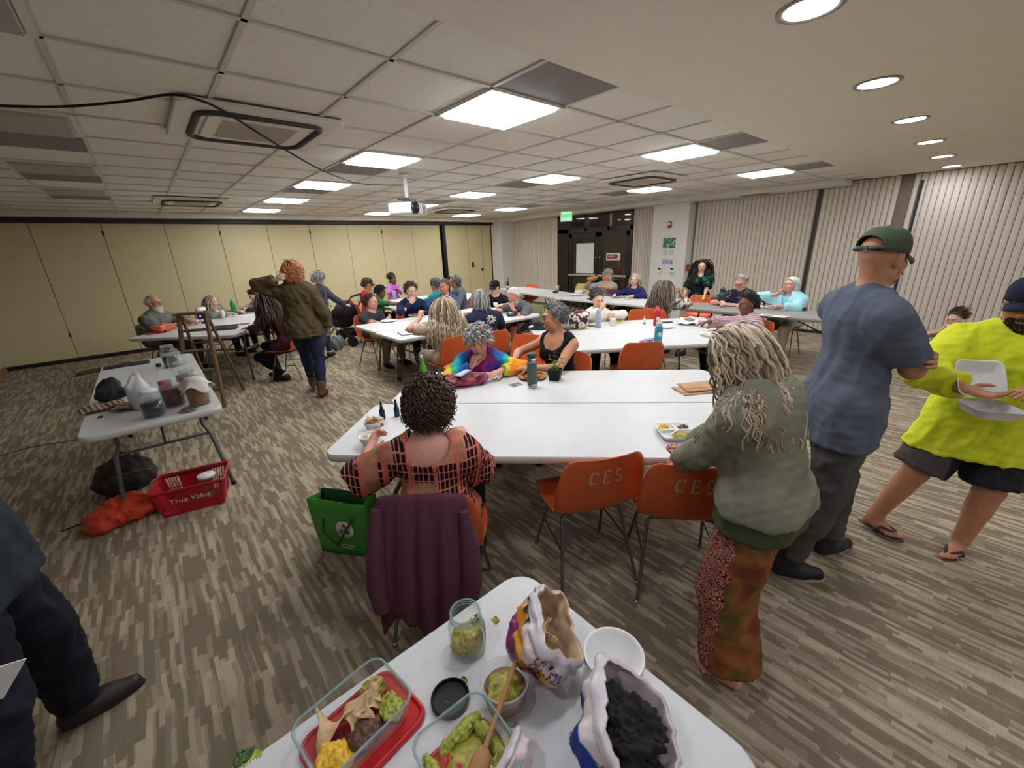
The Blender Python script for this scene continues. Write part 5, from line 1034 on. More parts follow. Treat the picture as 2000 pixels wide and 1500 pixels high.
# second dish: smeared guacamole and a wooden spoon
c2 = np.array([.262, .484, 0]); ang2 = rad(-3); D2 = dish(c2, ang2, .172, .178, .06, 'glass baking dish smeared with guacamole, wooden spoon inside'); lid_red(c2+np.array([.002, -.004, 0]), ang2, .165, .165, 'red plastic lid under the guacamole dish')
def on2(x, y, z=0): p = RZ(ang2)@np.array([x, y, 0]); return np.array([c2[0]+p[0], c2[1]+p[1], TZ+.0235+z])
for i, (x, y, rx, ry, rz, lb) in enumerate([(.01, -.03, .036, .04, .012, 'guacamole heaped at the near corner of the second dish'), (.02, .062, .05, .014, .018, 'guacamole smeared along the far wall of the second dish'), (.060, .0, .014, .06, .022, 'guacamole stuck to the right wall of the second dish'), (-.060, .02, .012, .05, .012, 'guacamole streak on the left wall of the second dish'), (-.03, -.055, .03, .02, .014, 'guacamole streak near the spoon bowl')]): lump('guacamole', None, on2(x, y, .0), (rx, ry, rz), f_guac, 20+i, .2, label=lb, cat='food')
f_smear = foodmat('guacamole_smear', [(.40, C(186, 44, 40)), (.46, C(176, 160, 70)), (.6, C(150, 160, 56)), (.75, C(186, 184, 84))], 26.)
lump('guacamole_smear', None, on2(0, 0, -.010), (.070, .074, .012), f_smear, 29, .25, label='thin guacamole smear over the bottom of the second dish', cat='food')
for i, (x, y, a) in enumerate([(-.02, .015, .25), (.012, .01, .3), (-.005, -.015, .2)]): 
    p = RZ(ang2)@RZ(a)@np.array([.035, 0, 0]); q = on2(x, y, .002); B().tube([q-p, q, q+p], [.003, .006, .003], 6).obj('guacamole_streak', f_guac, None, label=['upper', 'middle', 'lower'][i]+' thin guacamole streak across the red bottom', cat='food')
sp = thing('wooden_spoon', (0, 0, 0), 0, 'wooden spoon resting on the guacamole dish and the tub', 'spoon'); pa, pb = on2(.005, -.025, .022), np.array(at(1008, 1290, TZ+.105)); dsp = nrm(pb-pa)
B().tube([pa+dsp*.03, pa+dsp*.1, pb], [.006, .0055, .0058], 10).obj('handle', m_wood, sp); Rsp = np.array([nrm(np.cross(dsp, (0, 0, 1))), dsp, np.cross(nrm(np.cross(dsp, (0, 0, 1))), dsp)]).T; B().sph(pa+dsp*.005, (.021, .034, .008), 16, 10, Rsp).obj('spoon_bowl', m_wood, sp)
# big jar of relish
j = at(915, 1266, TZ); jt = thing('glass_jar', (j[0], j[1], TZ), 0, 'open glass jar half full of yellow-green relish', 'jar')
B().lathe([(0.0381, .001), (0.0457, .004), (0.0483, .012), (0.0483, .085), (0.0432, .1), (0.0387, .108), (0.0387, .128), (0.0406, .13), (0.0362, .13), (0.0362, .108), (0.0438, .095), (0.0457, .012), (0.0381, .006), (0, .006)], 32).obj('glass', m_gl, jt)
for z in (.112, .119): B().tube([(.0396*cos(a), .0396*sin(a), z+.0012*sin(a)) for a in np.linspace(0, 2*pi, 28, endpoint=False)], .0013, 5, closed=True).obj('thread', m_rim, jt)
B().tube([(.0383*cos(a), .0383*sin(a), .1295) for a in np.linspace(0, 2*pi, 28, endpoint=False)], .0022, 6, closed=True).obj('rim', m_rim, jt)
lump('relish', None, np.array([j[0], j[1], TZ+.034]), (.0415, .0415, .034), f_relish, 31, .05, flat=False, label='yellow-green relish inside the open jar', cat='food')
lump('relish_streak', None, np.array([j[0]+.008, j[1]-.033, TZ+.122]), (.012, .005, .009), f_relish, 33, .1, flat=False, label='relish smear on the jar mouth', cat='food'); 
lb = B(); G = [[(.0492*cos(a), .0492*sin(a), z) for a in np.linspace(-1.05, .35, 10)] for z in (.03, .075)]; lb.grid(np.array(G)).obj('label', m_paper, jt)
for i in range(3): G = [[(.0497*cos(a), .0497*sin(a), .068-i*.012+z) for a in np.linspace(-.9, .2, 8)] for z in (0, .004)]; B().grid(np.array(G)).obj('print_line', mat('ink_dark', C(40, 40, 60), .7), jt)
# tub of relish
k = at(988, 1372, TZ); kt = thing('plastic_tub', (k[0], k[1], TZ), 0, 'clear plastic tub of green relish behind the spoon', 'tub')
B().lathe([(.041, .001), (.044, .004), (.053, .075), (.0565, .077), (.056, .081), (.0515, .079), (.043, .006), (0, .005)], 32).obj('cup', m_plas, kt); B().tube([(.0548*cos(a), .0548*sin(a), .0795) for a in np.linspace(0, 2*pi, 32, endpoint=False)], .0022, 6, closed=True).obj('rim', m_plas, kt)
lump('relish', None, np.array([k[0], k[1], TZ+.036]), (.043, .043, .033), f_relish, 37, .05, flat=False, label='green relish inside the plastic tub', cat='food')
B().lathe([(.0475, .02), (.0505, .05)], 28).obj('print_band', gl_mat('tub_print', C(170, 120, 100), .5, .4), kt)
# black lid
k = at(880, 1368, TZ); kt = thing('screw_top', (k[0], k[1], TZ), 0, 'round black screw top lying upside down', 'lid'); B().lathe(smooth=False, n=40, prof=[(.0, .0), (.043, .0), (.0455, .002), (.0455, .014), (.044, .016), (.042, .014), (.0415, .004), (0, .0035)]).obj('cap', m_black, kt); lump('relish_bit', None, np.array([k[0]-.012, k[1]+.004, TZ+.004]), (.006, .004, .002), f_relish, 2, .1, label='bit of relish in the black lid', cat='food')
# stacked bowls
k = at(1196, 1318, TZ)
for i, lb_ in enumerate(('lower white paper bowl of the stack', 'upper white paper bowl of the stack')):
    kt = thing('paper_bowl', (k[0]+.001*i, k[1], TZ+.011*i), 0, lb_, 'bowl', 'stacked paper bowls'); B().lathe([(.043, .0), (.046, .003), (.068, .054), (.0735, .058), (.073, .062), (.0685, .061), (.065, .054), (.043, .006), (.037, .005), (.035, .007), (0, .007)], 40).obj('bowl', m_foam, kt)
# crisp bags
def pouch(name, base, label, axis, up, rx, ry, Ht, colf, seed, inner, texts, fill):
    """open crumpled bag: base centre, axis of the opening"""
    t = thing(name, base, 0, label, 'bag', 'open crisp bags'); A = nrm(axis); X_ = nrm(np.asarray(up)-A*np.dot(up, A)); Y_ = np.cross(A, X_); nu, nv = 56, 30
    def surf(u, v, off=0.):
        u = np.asarray(u, float); v = np.asarray(v, float)+0*u; u = u+0*v; a = 2*pi*u; e = 1.-np.maximum(0, .25-v); f = 1+.10*np.sin(v*3.1)
        r_x, r_y = rx*e*f, ry*(.55+.45*np.minimum(1, v*2.2))*f; ca, sa = np.cos(a), np.sin(a)
        p = np.stack([np.sign(ca)*np.abs(ca)**.72*r_x, np.sign(sa)*np.abs(sa)**.8*r_y, v*Ht], -1); n = np.stack([ca/r_x, sa/r_y, 0*ca], -1); n /= np.linalg.norm(n, axis=-1)[..., None]
        w_ = .0095*vnoise(p*np.array((1, 1, .8)), 26., seed)+.005*vnoise(p, 70., seed+2)+.008*(1-np.abs(vnoise(p*np.array((1, 1, .5)), 34., seed+7)))*np.minimum(1, v*1.5); p = p+n*(w_*np.minimum(1, v*3+.3)+off)[..., None]
        return p[..., :1]*X_+p[..., 1:2]*Y_+p[..., 2:]*A
    us = np.linspace(0, 1, nu, endpoint=False); vs = np.linspace(0, 1, nv); O = surf(us[None, :], vs[:, None])
    lipn = 7; ii = np.arange(1, lipn+1)[:, None]; lip = surf(us[None, :], 1-.20*ii/lipn, .006+.004*np.sin(pi*ii/lipn)+0*us[None, :])
    inn = surf(us[None, :], np.linspace(1, .08, 16)[:, None], -.0035)
    def put(nm, G, cf, capb=False):
        m_, n_ = G.shape[:2]; V = G.reshape(-1, 3); F = [(i*n_+j_, i*n_+(j_+1) % n_, (i+1)*n_+(j_+1) % n_, (i+1)*n_+j_) for i in range(m_-1) for j_ in range(n_)]; cc = np.array([cf(i/(m_-1), j_/n_) for i in range(m_) for j_ in range(n_)])[:, :3]
        if capb:
            V = np.concatenate([V, G[0].mean(0)[None]]); cc = np.concatenate([cc, cc[:1]]); F += [(len(V)-1, (j_+1) % n_, j_, j_) for j_ in range(n_)]
            Q = np.array([f for f in F if len(set(f)) == 4]); me = npmesh(nm, V, Q, cc)
        else: me = npmesh(nm, V, np.array(F), cc)
        return link(nm, me, t, attr_mat('bag_film', .32, .05, 60., .5))
    put('bag_wall', O, colf); put('bag_lining', np.concatenate([O[-1:], inn]), lambda v, u: inner); put('turned_lip', np.concatenate([O[-1:], lip]), lambda v, u: C(206, 198, 200))
    for txt, u0, v0, sz, col, rt in texts:
        def fm(c, u0=u0, v0=v0, rt=rt):
            R_ = np.array([[cos(rt), -sin(rt)], [sin(rt), cos(rt)]]); q = c[:, :2]@R_.T; per = 2*pi*(rx+ry)/2
            return surf((u0+q[:, 0]/per) % 1, np.clip(v0+q[:, 1]/Ht, 0, 1), .0022)
        place_text(txt, sz, mat('ink_%s' % col, C(col), .6), t, 0, (1, 0, 0), (0, 1, 0), 'print', fnmap=fm)
    if fill: fill(t, base, A)
    return t
def bag1(v, u):
    if v < .38+.05*sin(u*25): return C(128, 30, 92)
    if v < .60+.07*sin(u*19+1) and (u < .30 or u > .80): return C(226, 150, 40)
    return C(206, 186, 178)
def fill1(t, b_, A):
    for i in range(5):
        r = np.random.RandomState(i+40); chip('tortilla_chip', np.array(b_)+A*(.05+.012*i)+r.randn(3)*.010, RZ(r.rand()*6)@RX(r.rand()*2), .05, None, i, label=['broken crisp deep in the purple bag', 'crisp at the bottom of the purple bag', 'crisp leaning in the purple bag', 'crisp in the middle of the purple bag', 'topmost crisp in the purple bag'][i], cat='food', group='crisps in the purple bag')
k1 = at(1014, 1268, TZ+.05); pouch('crisp_bag', k1, 'open purple and pink crisp bag leaning by the white bowls', (.52, -.52, .68), (0, 0, 1), .064, .086, .135, bag1, 3, C(196, 166, 130), [('CHIA &', .26, .74, .022, '5a3a80', 0.), ('QUINOA', .27, .62, .020, '5a3a80', 0.), ('Organic', .21, .50, .015, '303030', 0.), ('WHOLE GROUND CORN', .21, .41, .0105, '303030', 0.), ('AUTHENTIC SALT', .20, .33, .0105, '303030', 0.), ('thin & crispy', .19, .25, .011, 'e8d8e0', 0.), ('July', .98, .70, .055, '2f7f94', pi)], fill1)
def bag2(v, u):
    if v < .52+.06*sin(u*23): return C(28, 52, 134)
    return C(208, 198, 192)
m_napk = mat('black_napkin', C(30, 24, 28), .9, bump=(30., .4, .01))
def fill2(t, b_, A): 
    for i in range(3): lump('black_napkin', None, np.array(b_)+A*(.055+.014*i)+np.array([.012*(i-1), .014*(i-1), 0]), (.066-.006*i, .066, .036), m_napk, 50+i, .28, flat=False, sc=45., label=['lowest crumpled black napkin in the blue bag', 'middle crumpled black napkin in the blue bag', 'topmost crumpled black napkin in the blue bag'][i], cat='napkin')
k2 = at(1186, 1468, TZ+.038); pouch('crisp_bag', k2, 'open blue and white crisp bag stuffed with black napkins', (.34, -.40, .85), (0, 0, 1), .080, .098, .105, bag2, 9, C(206, 190, 184), [('THIN & CRISPY', .04, .24, .018, 'dfe4f0', 0.), ('SEA SALT', .06, .12, .014, 'dfe4f0', 0.), ('by the seashore', .21, .56, .015, '303040', 0.), ('THIN & CRISPY', .22, .46, .013, '303040', 0.), ('sea salt', .21, .36, .012, 'dfe4f0', 0.)], fill2)
k3 = at(1024, 1512, TZ+.03); pouch('crisp_bag', k3, 'corner of a crumpled clear and pink bag at the bottom edge', (-.3, .9, .55), (0, 0, 1), .030, .036, .06, lambda v, u: C(222, 200, 196), 15, C(226, 196, 150), [('July', .3, .5, .018, '8a3050', 0.)], None)
k = at(478, 1478, TZ); lump('herb_leaf', None, np.array([k[0], k[1], TZ+.003]), (.018, .010, .006), foodmat('herb', [(.3, C(40, 70, 26)), (.6, C(84, 116, 50))], 60.), 71, .35, n=5, label='wilted green leaf on the near table edge', cat='food'); lump('relish_smear', None, np.array([k[0]+.012, k[1]-.012, TZ+.001]), (.016, .008, .002), f_guac, 73, .3, label='green smear beside the wilted leaf', cat='food')
for i, (px, py, lb_) in enumerate([(968, 1212, 'relish drop behind the jar'), (905, 1330, 'tiny relish crumb by the black lid')]):
    k = at(px, py, TZ); lump('relish_drop', None, np.array([k[0], k[1], TZ+.002]), (.006, .009, .003), f_relish, 80+i, .2, label=lb_, cat='food')
# ================================================================ things on the other tables
def put(px, py, z=TZ): p = at(px, py, z); return np.array([p[0], p[1], z])
def lathe_thing(name, px, py, label, cat, parts, group=None, z=TZ, rz=0., scale=1.):
    p = put(px, py, z); t = thing(name, p, rz, label, cat, group)
    for nm, prof, m in parts: B().lathe([(r*scale, h*scale) for r, h in prof], 20).obj(nm, m, t)
    return t
M = lambda n, c, r=.45, me=0.: mat(n, C(c), r, me)
def bottle_body(r, h, neck, nh): return [(r*.92, 0), (r, .004), (r, h), (r*.8, h+.015), (neck, h+.03), (neck, h+.03+nh)]
# main table
for i, (px, py) in enumerate([(748, 818), (776, 813)]):
    lathe_thing('dropper_bottle', px, py, ['small dark dropper bottle, left of the pair', 'small dark dropper bottle nearer the curly hair'][i], 'bottle', [('glass', [(.014, 0), (.0155, .003), (.0155, .052), (.008, .062)], M('dark_blue_glass', '1c2440', .15)), ('collar', [(.0095, .06), (.0095, .074), (.006, .076)], m_black), ('bulb', [(.0055, .075), (.0065, .085), (.0055, .098), (.002, .104)], m_blackm)], 'dropper bottles', scale=1.15)
def food_bowl(px, py, label, fm, seed, m=None, r=.06, h=.055, fl=None):
    p = put(px, py); t = thing('paper_bowl', p, 0, label, 'bowl'); B().lathe([(r*.62, 0), (r*.65, .003), (r*.97, h-.004), (r*1.04, h), (r*1.02, h+.004), (r*.93, h-.001), (r*.6, .006), (0, .006)], 28).obj('bowl', m or m_foam, t)
    lump('food', None, p+np.array([0, 0, h*.55]), (r*.78, r*.78, h*.42), fm, seed, .12, flat=False, label=(fl or 'food in the ')+label, cat='food'); return p
p = food_bowl(731, 838, 'white bowl of chips and salsa left of the curly-haired woman', f_salsa, 5, fl='mixed food in the ')
for i in range(3): chip('tortilla_chip', p+np.array([.012*(i-1), .018-.01*i, .062]), RZ(i*2.)@RX(.9), .06, None, i, label=['left', 'middle', 'right'][i]+' chip sticking out of the white bowl', cat='food', group='chips in the white bowl')
food_bowl(724, 868, 'cream-coloured bowl held by the curly-haired woman', foodmat('porridge', [(.3, C(206, 190, 156)), (.6, C(226, 214, 188))], 60.), 6, fl='pale food in the ')
lathe_thing('insulated_flask', 1040, 756, 'grey-green steel flask with dark lid beside the potted plant', 'flask', [('base', [(.036, 0), (.038, .003), (.038, .032)], m_chrome), ('body', [(.0385, .032), (.039, .036), (.039, .19), (.034, .2)], M('flask_green', '4a5c54', .5)), ('neck', [(.034, .2), (.033, .205), (.033, .235)], m_chrome), ('lid', [(.035, .235), (.036, .238), (.036, .262), (.03, .268), (0, .268)], M('lid_dark', '26383a', .5))])
# potted plant
p = put(1084, 742); t = thing('potted_plant', p, .5, 'small leafy seedling in a square black pot', 'plant'); V = [(x*.036, y*.036, 0) for x, y in ((-1, -1), (1, -1), (1, 1), (-1, 1))]+[(x*.050, y*.050, .09) for x, y in ((-1, -1), (1, -1), (1, 1), (-1, 1))]+[(x*.046, y*.046, .088) for x, y in ((-1, -1), (1, -1), (1, 1), (-1, 1))]+[(x*.044, y*.044, .075) for x, y in ((-1, -1), (1, -1), (1, 1), (-1, 1))]
B().add(V, [(3, 2, 1, 0)]+[(r*4+i, r*4+(i+1) % 4, r*4+4+(i+1) % 4, r*4+4+i) for r in range(3) for i in range(4)]).obj('pot', m_blackm, t); B().box((0, 0, .074), (.086, .086, .004)).obj('soil', mat('soil', C(50, 38, 28), .95, bump=(60., .6, .01)), t)
m_leaf = mat('leaf_green', C(92, 124, 52), .5, var=.25); lfm = B().add([(0, 0, 0), (.006, .012, .003), (.004, .028, .002), (0, .036, -.003), (-.004, .028, .002), (-.006, .012, .003), (0, .015, 0)], [(0, 1, 6), (1, 2, 6), (2, 3, 6), (3, 4, 6), (4, 5, 6), (5, 0, 6)], True).mesh('leaf'); lfm.materials.append(m_leaf)
r = np.random.RandomState(5)
for k in range(7):
    a = k*.9; L = .06+.10*(k == 2)+.05*r.rand(); P_ = [np.array([.01*cos(a), .01*sin(a), .075])+np.array([cos(a)*.35*s_*L*1.6, sin(a)*.35*s_*L*1.6, s_*L]) for s_ in np.linspace(0, 1, 5)]
    if k == 2: P_ = [np.array([0, 0, .075])+np.array([.035*s_*s_, .012*s_, .15*s_]) for s_ in np.linspace(0, 1, 5)]
    stm = B().tube(P_, .0013, 5).obj('stem', m_leaf, t)
    for i in range(9): q = P_[1+i % 4]; o = link('leaf', lfm, stm); o.location = q; o.rotation_euler = (r.uniform(-.7, .7), r.uniform(-.7, .7), a+i*2.4); sc = .6+.5*r.rand(); o.scale = (sc, sc, sc)
# leaflet, kraft bags, tray, cloth bag
def sheet(name, px, py, w_, d_, ang, label, cat, m, th=.0015, z=TZ, mark=None, group=None):
    p = put(px, py, z); t = thing(name, p, ang, label, cat, group); B().box((0, 0, th/2+.0005), (w_, d_, th)).obj('sheet', m, t)
    if mark: mark(t, th)
    return t
m_photo = mat('photo_print', C(80, 84, 86), .5, fn=lambda t: t.set('Base Color', t.ramp(t.noise(t.obj(), 70., 4.), [(.35, C(40, 44, 46)), (.5, C(96, 98, 98)), (.65, C(170, 170, 166))])))
sheet('leaflet', 1008, 752, .115, .10, rad(-10), 'printed grey leaflet beside the flask', 'leaflet', m_paper, mark=lambda t, h: B().box((0, .004, h+.001), (.10, .075, .0006)).obj('picture', m_photo, t))
m_kraft = mat('kraft_paper', C(190, 150, 108), .8, bump=(12., .2, .01), var=.06)
for i, (px, py, a, lb_) in enumerate([(1362, 762, -30, 'lower folded brown paper bag'), (1372, 756, -38, 'upper folded brown paper bag')]):
    p = put(px, py, TZ+.012*i); t = thing('paper_bag', p, rad(a), lb_+' by the olive jacket', 'paper bag', 'folded paper bags'); G = np.array([[(x, y, .006+.003*sin(x*20+i)+.0025*sin(y*30)) for x in np.linspace(-.15, .15, 14)] for y in np.linspace(-.085, .085, 10)]); B().grid(G).obj('sheet', m_kraft, t, sol=.008); B().bar((-.15, -.04, .012), (.15, -.04, .012), .004, .003).obj('fold', m_kraft, t)
def foam_tray(px, py, ang, label, food=True, sz=.21, seed=0):
    p = put(px, py); t = thing('foam_tray', p, ang, label, 'tray'); G = [(sz*.82, sz*.82, 0), (sz, sz, .026), (sz*1.03, sz*1.03, .028), (sz*.96, sz*.96, .025), (sz*.80, sz*.80, .004), (.001, .001, .004)]; R_ = [[(x, y, z_) for x, y in rrect(a_, b_, min(.03, a_*.3), 5)] for a_, b_, z_ in G]; k = len(R_[0]); V = [q for r_ in R_ for q in r_]
    B().add(V, [(r_*k+i, r_*k+(i+1) % k, (r_+1)*k+(i+1) % k, (r_+1)*k+i) for r_ in range(len(G)-1) for i in range(k)], True).obj('tray', m_foam, t); B().box((0, .02, .012), (sz*.82, .008, .018)).obj('divider', m_foam, t); B().box((.0, sz*.22, .012), (.008, sz*.4, .018)).obj('divider', m_foam, t)
    Rz = RZ(ang)
    if food:
        for i, (x, y, rx, fm, nm) in enumerate([(-.055, .055, .03, f_cheese, 'yellow rice'), (.05, .058, .026, f_bean, 'dark beans'), (.0, -.045, .05, f_relish, 'pale salad')]): q = Rz@np.array([x, y, 0])+p; lump('food', None, q+np.array([0, 0, .012]), (rx, rx*.75, .012), fm, seed+i, .2, label=nm+' in the '+label, cat='food')
    return t, p
tr, p = foam_tray(1322, 848, rad(-44), 'white foam tray of food beside the olive jacket'); f = thing('plastic_fork', p, rad(100), 'white plastic fork standing on the foam tray by the olive jacket', 'fork'); B().bar((.0, .02, .028), (.0, .12, .045), .009, .003).obj('handle', m_foam, f); B().bar((0, -.02, .024), (0, .02, .028), .018, .003).obj('head', m_foam, f)
foam_tray(1392, 657, rad(-30), 'white foam tray half hidden by the long grey-blond hair', seed=9)
# patterned shoulder bag and things around the tie-dye woman
bagfn = lambda t: t.set('Base Color', t.ramp(t('TexVoronoi', {'Vector': t.obj(), 'Scale': 26.}).outputs[1], [(.1, C(120, 30, 60)), (.35, C(150, 60, 70)), (.5, C(70, 50, 44)), (.65, C(150, 90, 120)), (.8, C(96, 40, 70)), (.95, C(170, 120, 90))], 'CONSTANT'))
m_pbag = mat('woven_bag', C(120, 50, 70), .9, fn=bagfn)
p = put(905, 752); sd = SDF(); sd.ell((0, 0, .045), (.17, .085, .045), RZ(rad(-25)), .02); sd.ell((.11, -.07, .05), (.07, .06, .05), k=.03); sd.ell((-.11, .05, .04), (.08, .06, .045), k=.03); sd.cut((0, 0, .001), (0, 0, -1)); V, Q = sd.mesh(.009); V += vnormals(V, Q)*(.009*vnoise(V, 32., 4))[:, None]; t = thing('cloth_bag', p, 0, 'crumpled maroon patterned cloth bag on the table', 'bag'); link('bag', npmesh('bag', V, Q), t, m_pbag); B().tube([(.10, -.10, .05), (.17, -.06, .06), (.20, .0, .04), (.22, .06, .012)], [.018, .022, .016, .01], 8).obj('strap', mat('brown_cloth', C(92, 70, 52), .9), t)
lump('orange_scarf', None, put(888, 722)+np.array([0, 0, .03]), (.11, .05, .03), mat('orange_scarf_cloth', C(206, 110, 70), .9, bump=(40., .3, .01), var=.3), 12, .15, label='orange and pink scarf behind the patterned bag', cat='scarf')
sheet('booklet', 905, 730, .16, .05, rad(24), 'white and blue booklet lying on the patterned bag', 'booklet', mat('booklet_cover', C(178, 190, 206), .5), .012, TZ+.092)
lathe_thing('soda_bottle', 829, 748, 'green bottle with silver cap at the far left corner of the main table', 'bottle', [('glass', [(.034, 0), (.036, .004), (.036, .10), (.028, .14), (.014, .19), (.013, .225)], gl_mat('green_bottle', C(70, 170, 40), .93, .15)), ('cap', [(.015, .222), (.0155, .24), (.012, .243), (0, .243)], m_chrome), ('label', [(.0363, .04), (.0363, .085)], M('green_label', '9ad06a', .6))], scale=.95)
p = put(940, 716); t = thing('wicker_bowl', p, 0, 'round woven bowl in front of the tie-dye woman', 'bowl'); m_wick = mat('wicker', C(104, 84, 60), .8, bump=(90., .8, .006), var=.25); B().lathe([(.045, 0), (.05, .003), (.088, .05), (.095, .062), (.09, .064), (.08, .05), (.045, .008), (0, .008)], 28).obj('bowl', m_wick, t)
for i in range(5): B().tube([((.055+.009*i)*cos(a), (.055+.009*i)*sin(a), .008+.0125*i) for a in np.linspace(0, 2*pi, 26, endpoint=False)], .004, 5, closed=True).obj('wicker_ring', m_wick, t)
lump('stew', None, p+np.array([0, 0, .03]), (.066, .066, .014), f_bean, 14, .15, flat=False, label='dark stew in the woven bowl', cat='food')
def plate(px, py, label, r=.115, food=None, seed=0, z=TZ, m=None, group='plates'):
    p = put(px, py, z); t = thing('plate', p, 0, label, 'plate', group); B().lathe([(r*.62, 0), (r*.66, .002), (r*.98, .018), (r, .02), (r*.98, .022), (r*.64, .006), (0, .006)], 28).obj('plate', m or m_foam, t)
    if food: lump('food', None, p+np.array([0, 0, .012]), (r*.6, r*.55, .022), food, seed, .25, label='food on the '+label, cat='food')
plate(1040, 738, 'wooden plate heaped with pizza slices behind the flask', .115, f_salsa, 21, m=m_wood)
# middle tables
def wbottle(px, py, label, col, h=.19, r=.036, cap='1c2c34', sticker=None, loop=True):
    t = lathe_thing('water_bottle', px, py, label, 'bottle', [('body', [(r*.93, 0), (r, .004), (r, h*.86), (r*.72, h*.95), (r*.7, h)], M('bottle_'+col, col, .35)), ('cap', [(r*.76, h-.004), (r*.78, h+.035), (r*.7, h+.04), (0, h+.04)], M('cap_'+cap, cap, .5))], 'water bottles')
    if loop: B().tube([(-r*.5, 0, h+.038), (-r*.4, 0, h+.06), (r*.4, 0, h+.06), (r*.5, 0, h+.038)], .005, 6).obj('loop', MATS['cap_'+cap], t)
    if sticker: B().lathe([(0, 0), (.024, 0), (.024, .001), (0, .001)], 18, (-r*.72, -r*.72, h*.5), RZ(rad(-45))@RX(pi/2)).obj('sticker', M('st_'+sticker, sticker, .6), t)
    return t
wbottle(1285, 667, 'bright blue water bottle on the near middle table', '1a8fae', sticker='d8d0a8', cap='b8ccd4', r=.042, h=.17); wbottle(1282, 636, 'red water bottle with a round sticker on the far middle table', 'a01f30', h=.19, r=.042, sticker='d8c0c0', cap='e05060'); wbottle(1168, 640, 'pale lavender water bottle in front of the woman in cream', 'a6a9c4', h=.19, r=.036, cap='b4b7cc')
lathe_thing('paper_cup', 1197, 636, 'white paper cup beside the lavender bottle', 'cup', [('cup', [(.03, 0), (.04, .09), (.042, .092), (.038, .09), (.028, .004), (0, .004)], m_foam)]); lathe_thing('glue_bottle', 1258, 634, 'small white nozzle bottle between cup and red bottle', 'bottle', [('body', [(.018, 0), (.018, .07), (.008, .085)], m_foam), ('nozzle', [(.007, .085), (.002, .125)], m_foam), ('label', [(.0183, .012), (.0183, .03)], M('glue_label', '8890a0'))])
lump('printed_cloth', None, put(1262, 667)+np.array([0, 0, .012]), (.13, .04, .014), mat('blue_print_cloth', C(110, 130, 150), .9, fn=lambda t: t.set('Base Color', t.ramp(t.noise(t.obj(), 32., 3.), [(.35, C(60, 90, 130)), (.5, C(190, 200, 206)), (.62, C(140, 80, 110)), (.72, C(60, 110, 130))]))), 17, .2, label='blue printed cloth lying beside the blue bottle', cat='cloth')
m_dk = mat('phone_black', C(24, 24, 28), .25)
def phone(px, py, ang, label): t = thing('phone', put(px, py), ang, label, 'phone', 'phones'); B().prism(rrect(.072, .148, .01), .0005, .0085).obj('body', m_dk, t, bev=.002)
phone(1302, 630, .8, 'black phone behind the blue bottle'); phone(1153, 637, .3, 'black phone left of the lavender bottle')
p = put(1345, 630); t = thing('plastic_bag', p, .4, 'crumpled white bag with grey print at the far right of the middle tables', 'bag'); G = np.array([[(x, y, .012+.022*abs(sin(x*19+y*11))+.012*sin(y*40+x*9)) for x in np.linspace(-.24, .24, 26)] for y in np.linspace(-.12, .12, 16)]); B().grid(G).obj('bag', m_paper, t, sol=.003); B().grid(np.array([[(x, y, .020+.022*abs(sin(x*19+y*11))+.012*sin(y*40+x*9)) for x in np.linspace(-.02, .16, 14)] for y in np.linspace(-.07, .06, 10)])).obj('print', m_photo, t)
sheet('leaflet', 1366, 628, .14, .09, .2, 'lilac slip of paper at the table corner', 'leaflet', mat('lilac_paper', C(206, 160, 200), .8), .004); sheet('sandwich_wrap', 1205, 628, .2, .14, .3, 'yellow food wrapper beside the paper cup', 'wrapper', mat('yellow_wrap', C(222, 208, 130), .7, bump=(20., .4, .02)), .012); plate(1300, 640, 'white paper plate beside the red bottle', .10)
flowfn = lambda t: t.set('Base Color', t.ramp(t.noise(t.obj(), 13., 2.), [(.40, C(30, 34, 62)), (.5, C(34, 40, 70)), (.53, C(206, 184, 150)), (.64, C(220, 198, 160)), (.68, C(150, 60, 60))]))
p = put(1128, 642); sd = SDF(); sd.ell((0, 0, .09), (.16, .09, .10), k=.02); sd.ell((-.05, 0, .15), (.08, .06, .07), k=.04); sd.cut((0, 0, .001), (0, 0, -1)); V, Q = sd.mesh(.014); V += vnormals(V, Q)*(.010*vnoise(V, 26., 2))[:, None]; t = thing('handbag', p, rad(-40), 'navy handbag with cream flowers behind the woman in black', 'bag'); link('bag', npmesh('bag', V, Q), t, mat('flower_bag', C(40, 44, 76), .8, fn=flowfn)); B().tube([(.12, 0, .1), (.15, .0, .2), (.05, .0, .24), (-.10, 0, .2), (-.14, 0, .1)], .009, 8).obj('handle', M('pink_handle', 'c04a66', .6), t)
p = put(1098, 650); lathe_thing('leather_bowl', 1100, 652, 'brown leather hat-shaped bowl behind the woman in black', 'bowl', [('bowl', [(.05, 0), (.09, .05), (.12, .09), (.115, .094), (.085, .055), (.04, .006), (0, .006)], M('brown_leather', '5a4438', .5))])
lathe_thing('sun_hat', 1052, 642, 'black hat brim lying on the left end of the middle tables', 'hat', [('hat', [(.13, .002), (.13, .006), (.075, .012), (.07, .08), (.05, .095), (0, .098)], m_blackm)])
